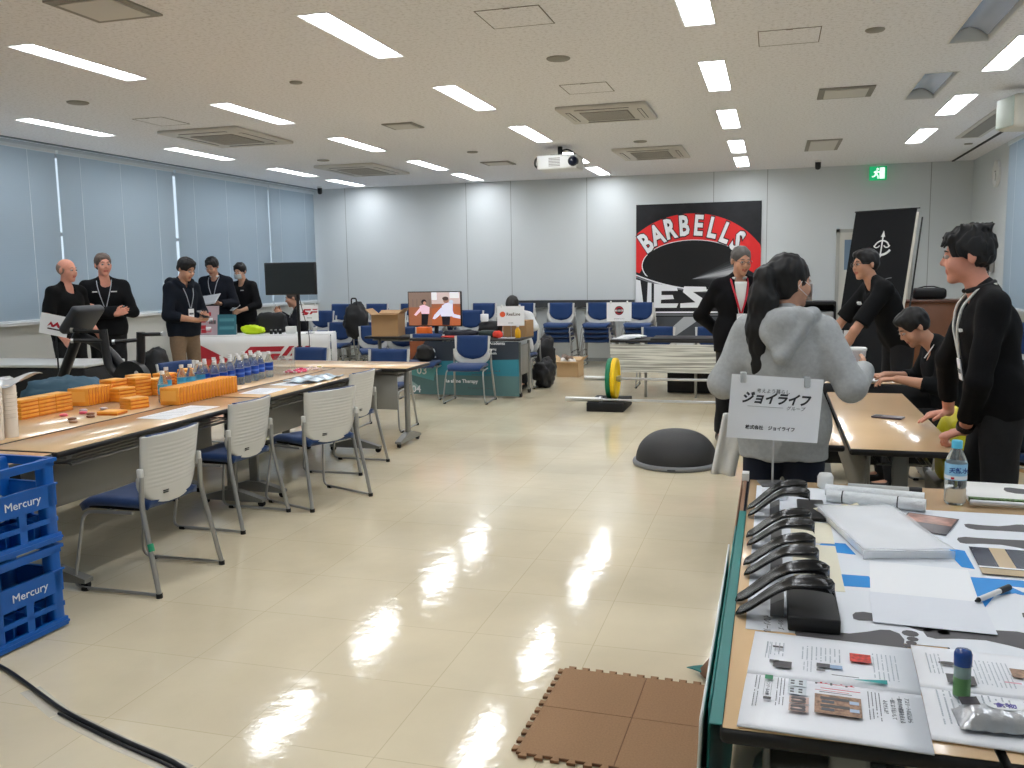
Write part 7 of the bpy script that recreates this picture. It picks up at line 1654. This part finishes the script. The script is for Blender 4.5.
# 10 person behind
pb=onb(.50,1.15,0)
def ex_b(c):
    mb=MB(); mb.surf(lambda u,v:tuple(c['Hd']((u-.5)*.12,-.086-.02*math.cos((u-.5)*3),-.085+.07*v)),8,5,mat('mask_grey',(205,208,210),.7),th=.003); mb.build('face_mask',c['t']); chestlogo(c,.08,1.3,.05)
person('person in a black top with a face mask standing behind the reading man',(pb[0],pb[1],0),R(-8),1.69,look=(16,10,0),
  arms=dict(eL=(.25,.0,1.08),wL=(.12,-.24,1.0),eR=(-.25,.0,1.08),wR=(-.08,-.24,1.0)),skin='a',hair='short',haircol=(22,20,21),top=dict(name='shirt',col=(22,22,25),g=.026,loose=.024,hem=.84,sleeve=.8),bottom=(20,20,22),res=.011,extra=ex_b)
mb=MB(); mb.rbox((0,0,0),(.15,.2,.012),M_paper,.003,1); o=mb.build('notepad',None,(pb[0]+.02,pb[1]-.34,1.05)); o.rotation_euler=(R(20),0,0); tag(o,'white notepad held by the masked person behind the booth','notepad')
# 11 seated man with phone behind the booth
pb=onb(1.36,.85,0)
def ex_p(c): lanyard(c,(170,176,184),False)
person('seated man in a dark top holding a phone behind the white cloth booth',(pb[0],pb[1],0),R(-62),1.72,pel=.52,lean=4,look=(10,0,0),
  arms=dict(eL=(.26,-.06,.78),wL=(.12,-.28,.93),eR=(-.26,-.06,.78),wR=(-.06,-.30,.96)),hands=dict(L=dict(dir=(-.3,-.5,.8),palm=(-.8,0,0),curl=40,thumb=(0,.4,1)),R=dict(dir=(.3,-.5,.8),palm=(.8,0,0),curl=40,thumb=(0,.4,1))),
  legs=dict(kL=(.12,-.44,.49),kR=(-.12,-.44,.49),aL=(.12,-.40,.087),aR=(-.12,-.40,.087)),skin='b',hair='grey',haircol=(70,62,58),
  top=dict(name='jacket',col=(26,27,32),g=.03,loose=.024,hem=.88),bottom=(24,24,28),res=.011,extra=ex_p)
a_=pb; c_=math.cos(R(-62)); s_=math.sin(R(-62)); lx,ly=.03,-.36
mb=MB(); mb.rbox((0,0,0),(.07,.01,.145),M_white,.004,2); o=mb.build('smartphone',None,(a_[0]+lx*c_-ly*s_,a_[1]+lx*s_+ly*c_,1.03)); o.rotation_euler=(R(-25),0,R(-62)); tag(o,'white phone held by the seated man behind the white cloth booth','phone')
# 12 seated person behind the RealLine sign
person('seated person with dark hair and a white shirt behind the orange marked paper sign',(-3.17,11.2,0),R(-4),1.62,pel=.52,lean=10,look=(40,0,0),
  arms=dict(eL=(.24,-.10,.80),wL=(.10,-.32,.78),eR=(-.24,-.10,.80),wR=(-.10,-.32,.78)),legs=dict(kL=(.12,-.30,.49),kR=(-.12,-.30,.49),aL=(.12,-.18,.087),aR=(-.12,-.18,.087)),
  skin='a',hair='short',haircol=(24,21,22),top=dict(name='shirt',col=(224,226,228),g=.03,loose=.026,hem=.88),bottom=(28,28,32),res=.011)
# stools / chairs under the seated people
for (x,y,rz,lab) in ((1.19,6.48,-82,'blue chair under the young man typing at the laptop'),(pb[0],pb[1],-62,'blue chair under the seated man with the phone'),(-3.17,11.22,-4,'blue chair under the person behind the orange marked paper sign')):
    dup(chair,lab,(x,y,0),R(rz),G_FRONT)
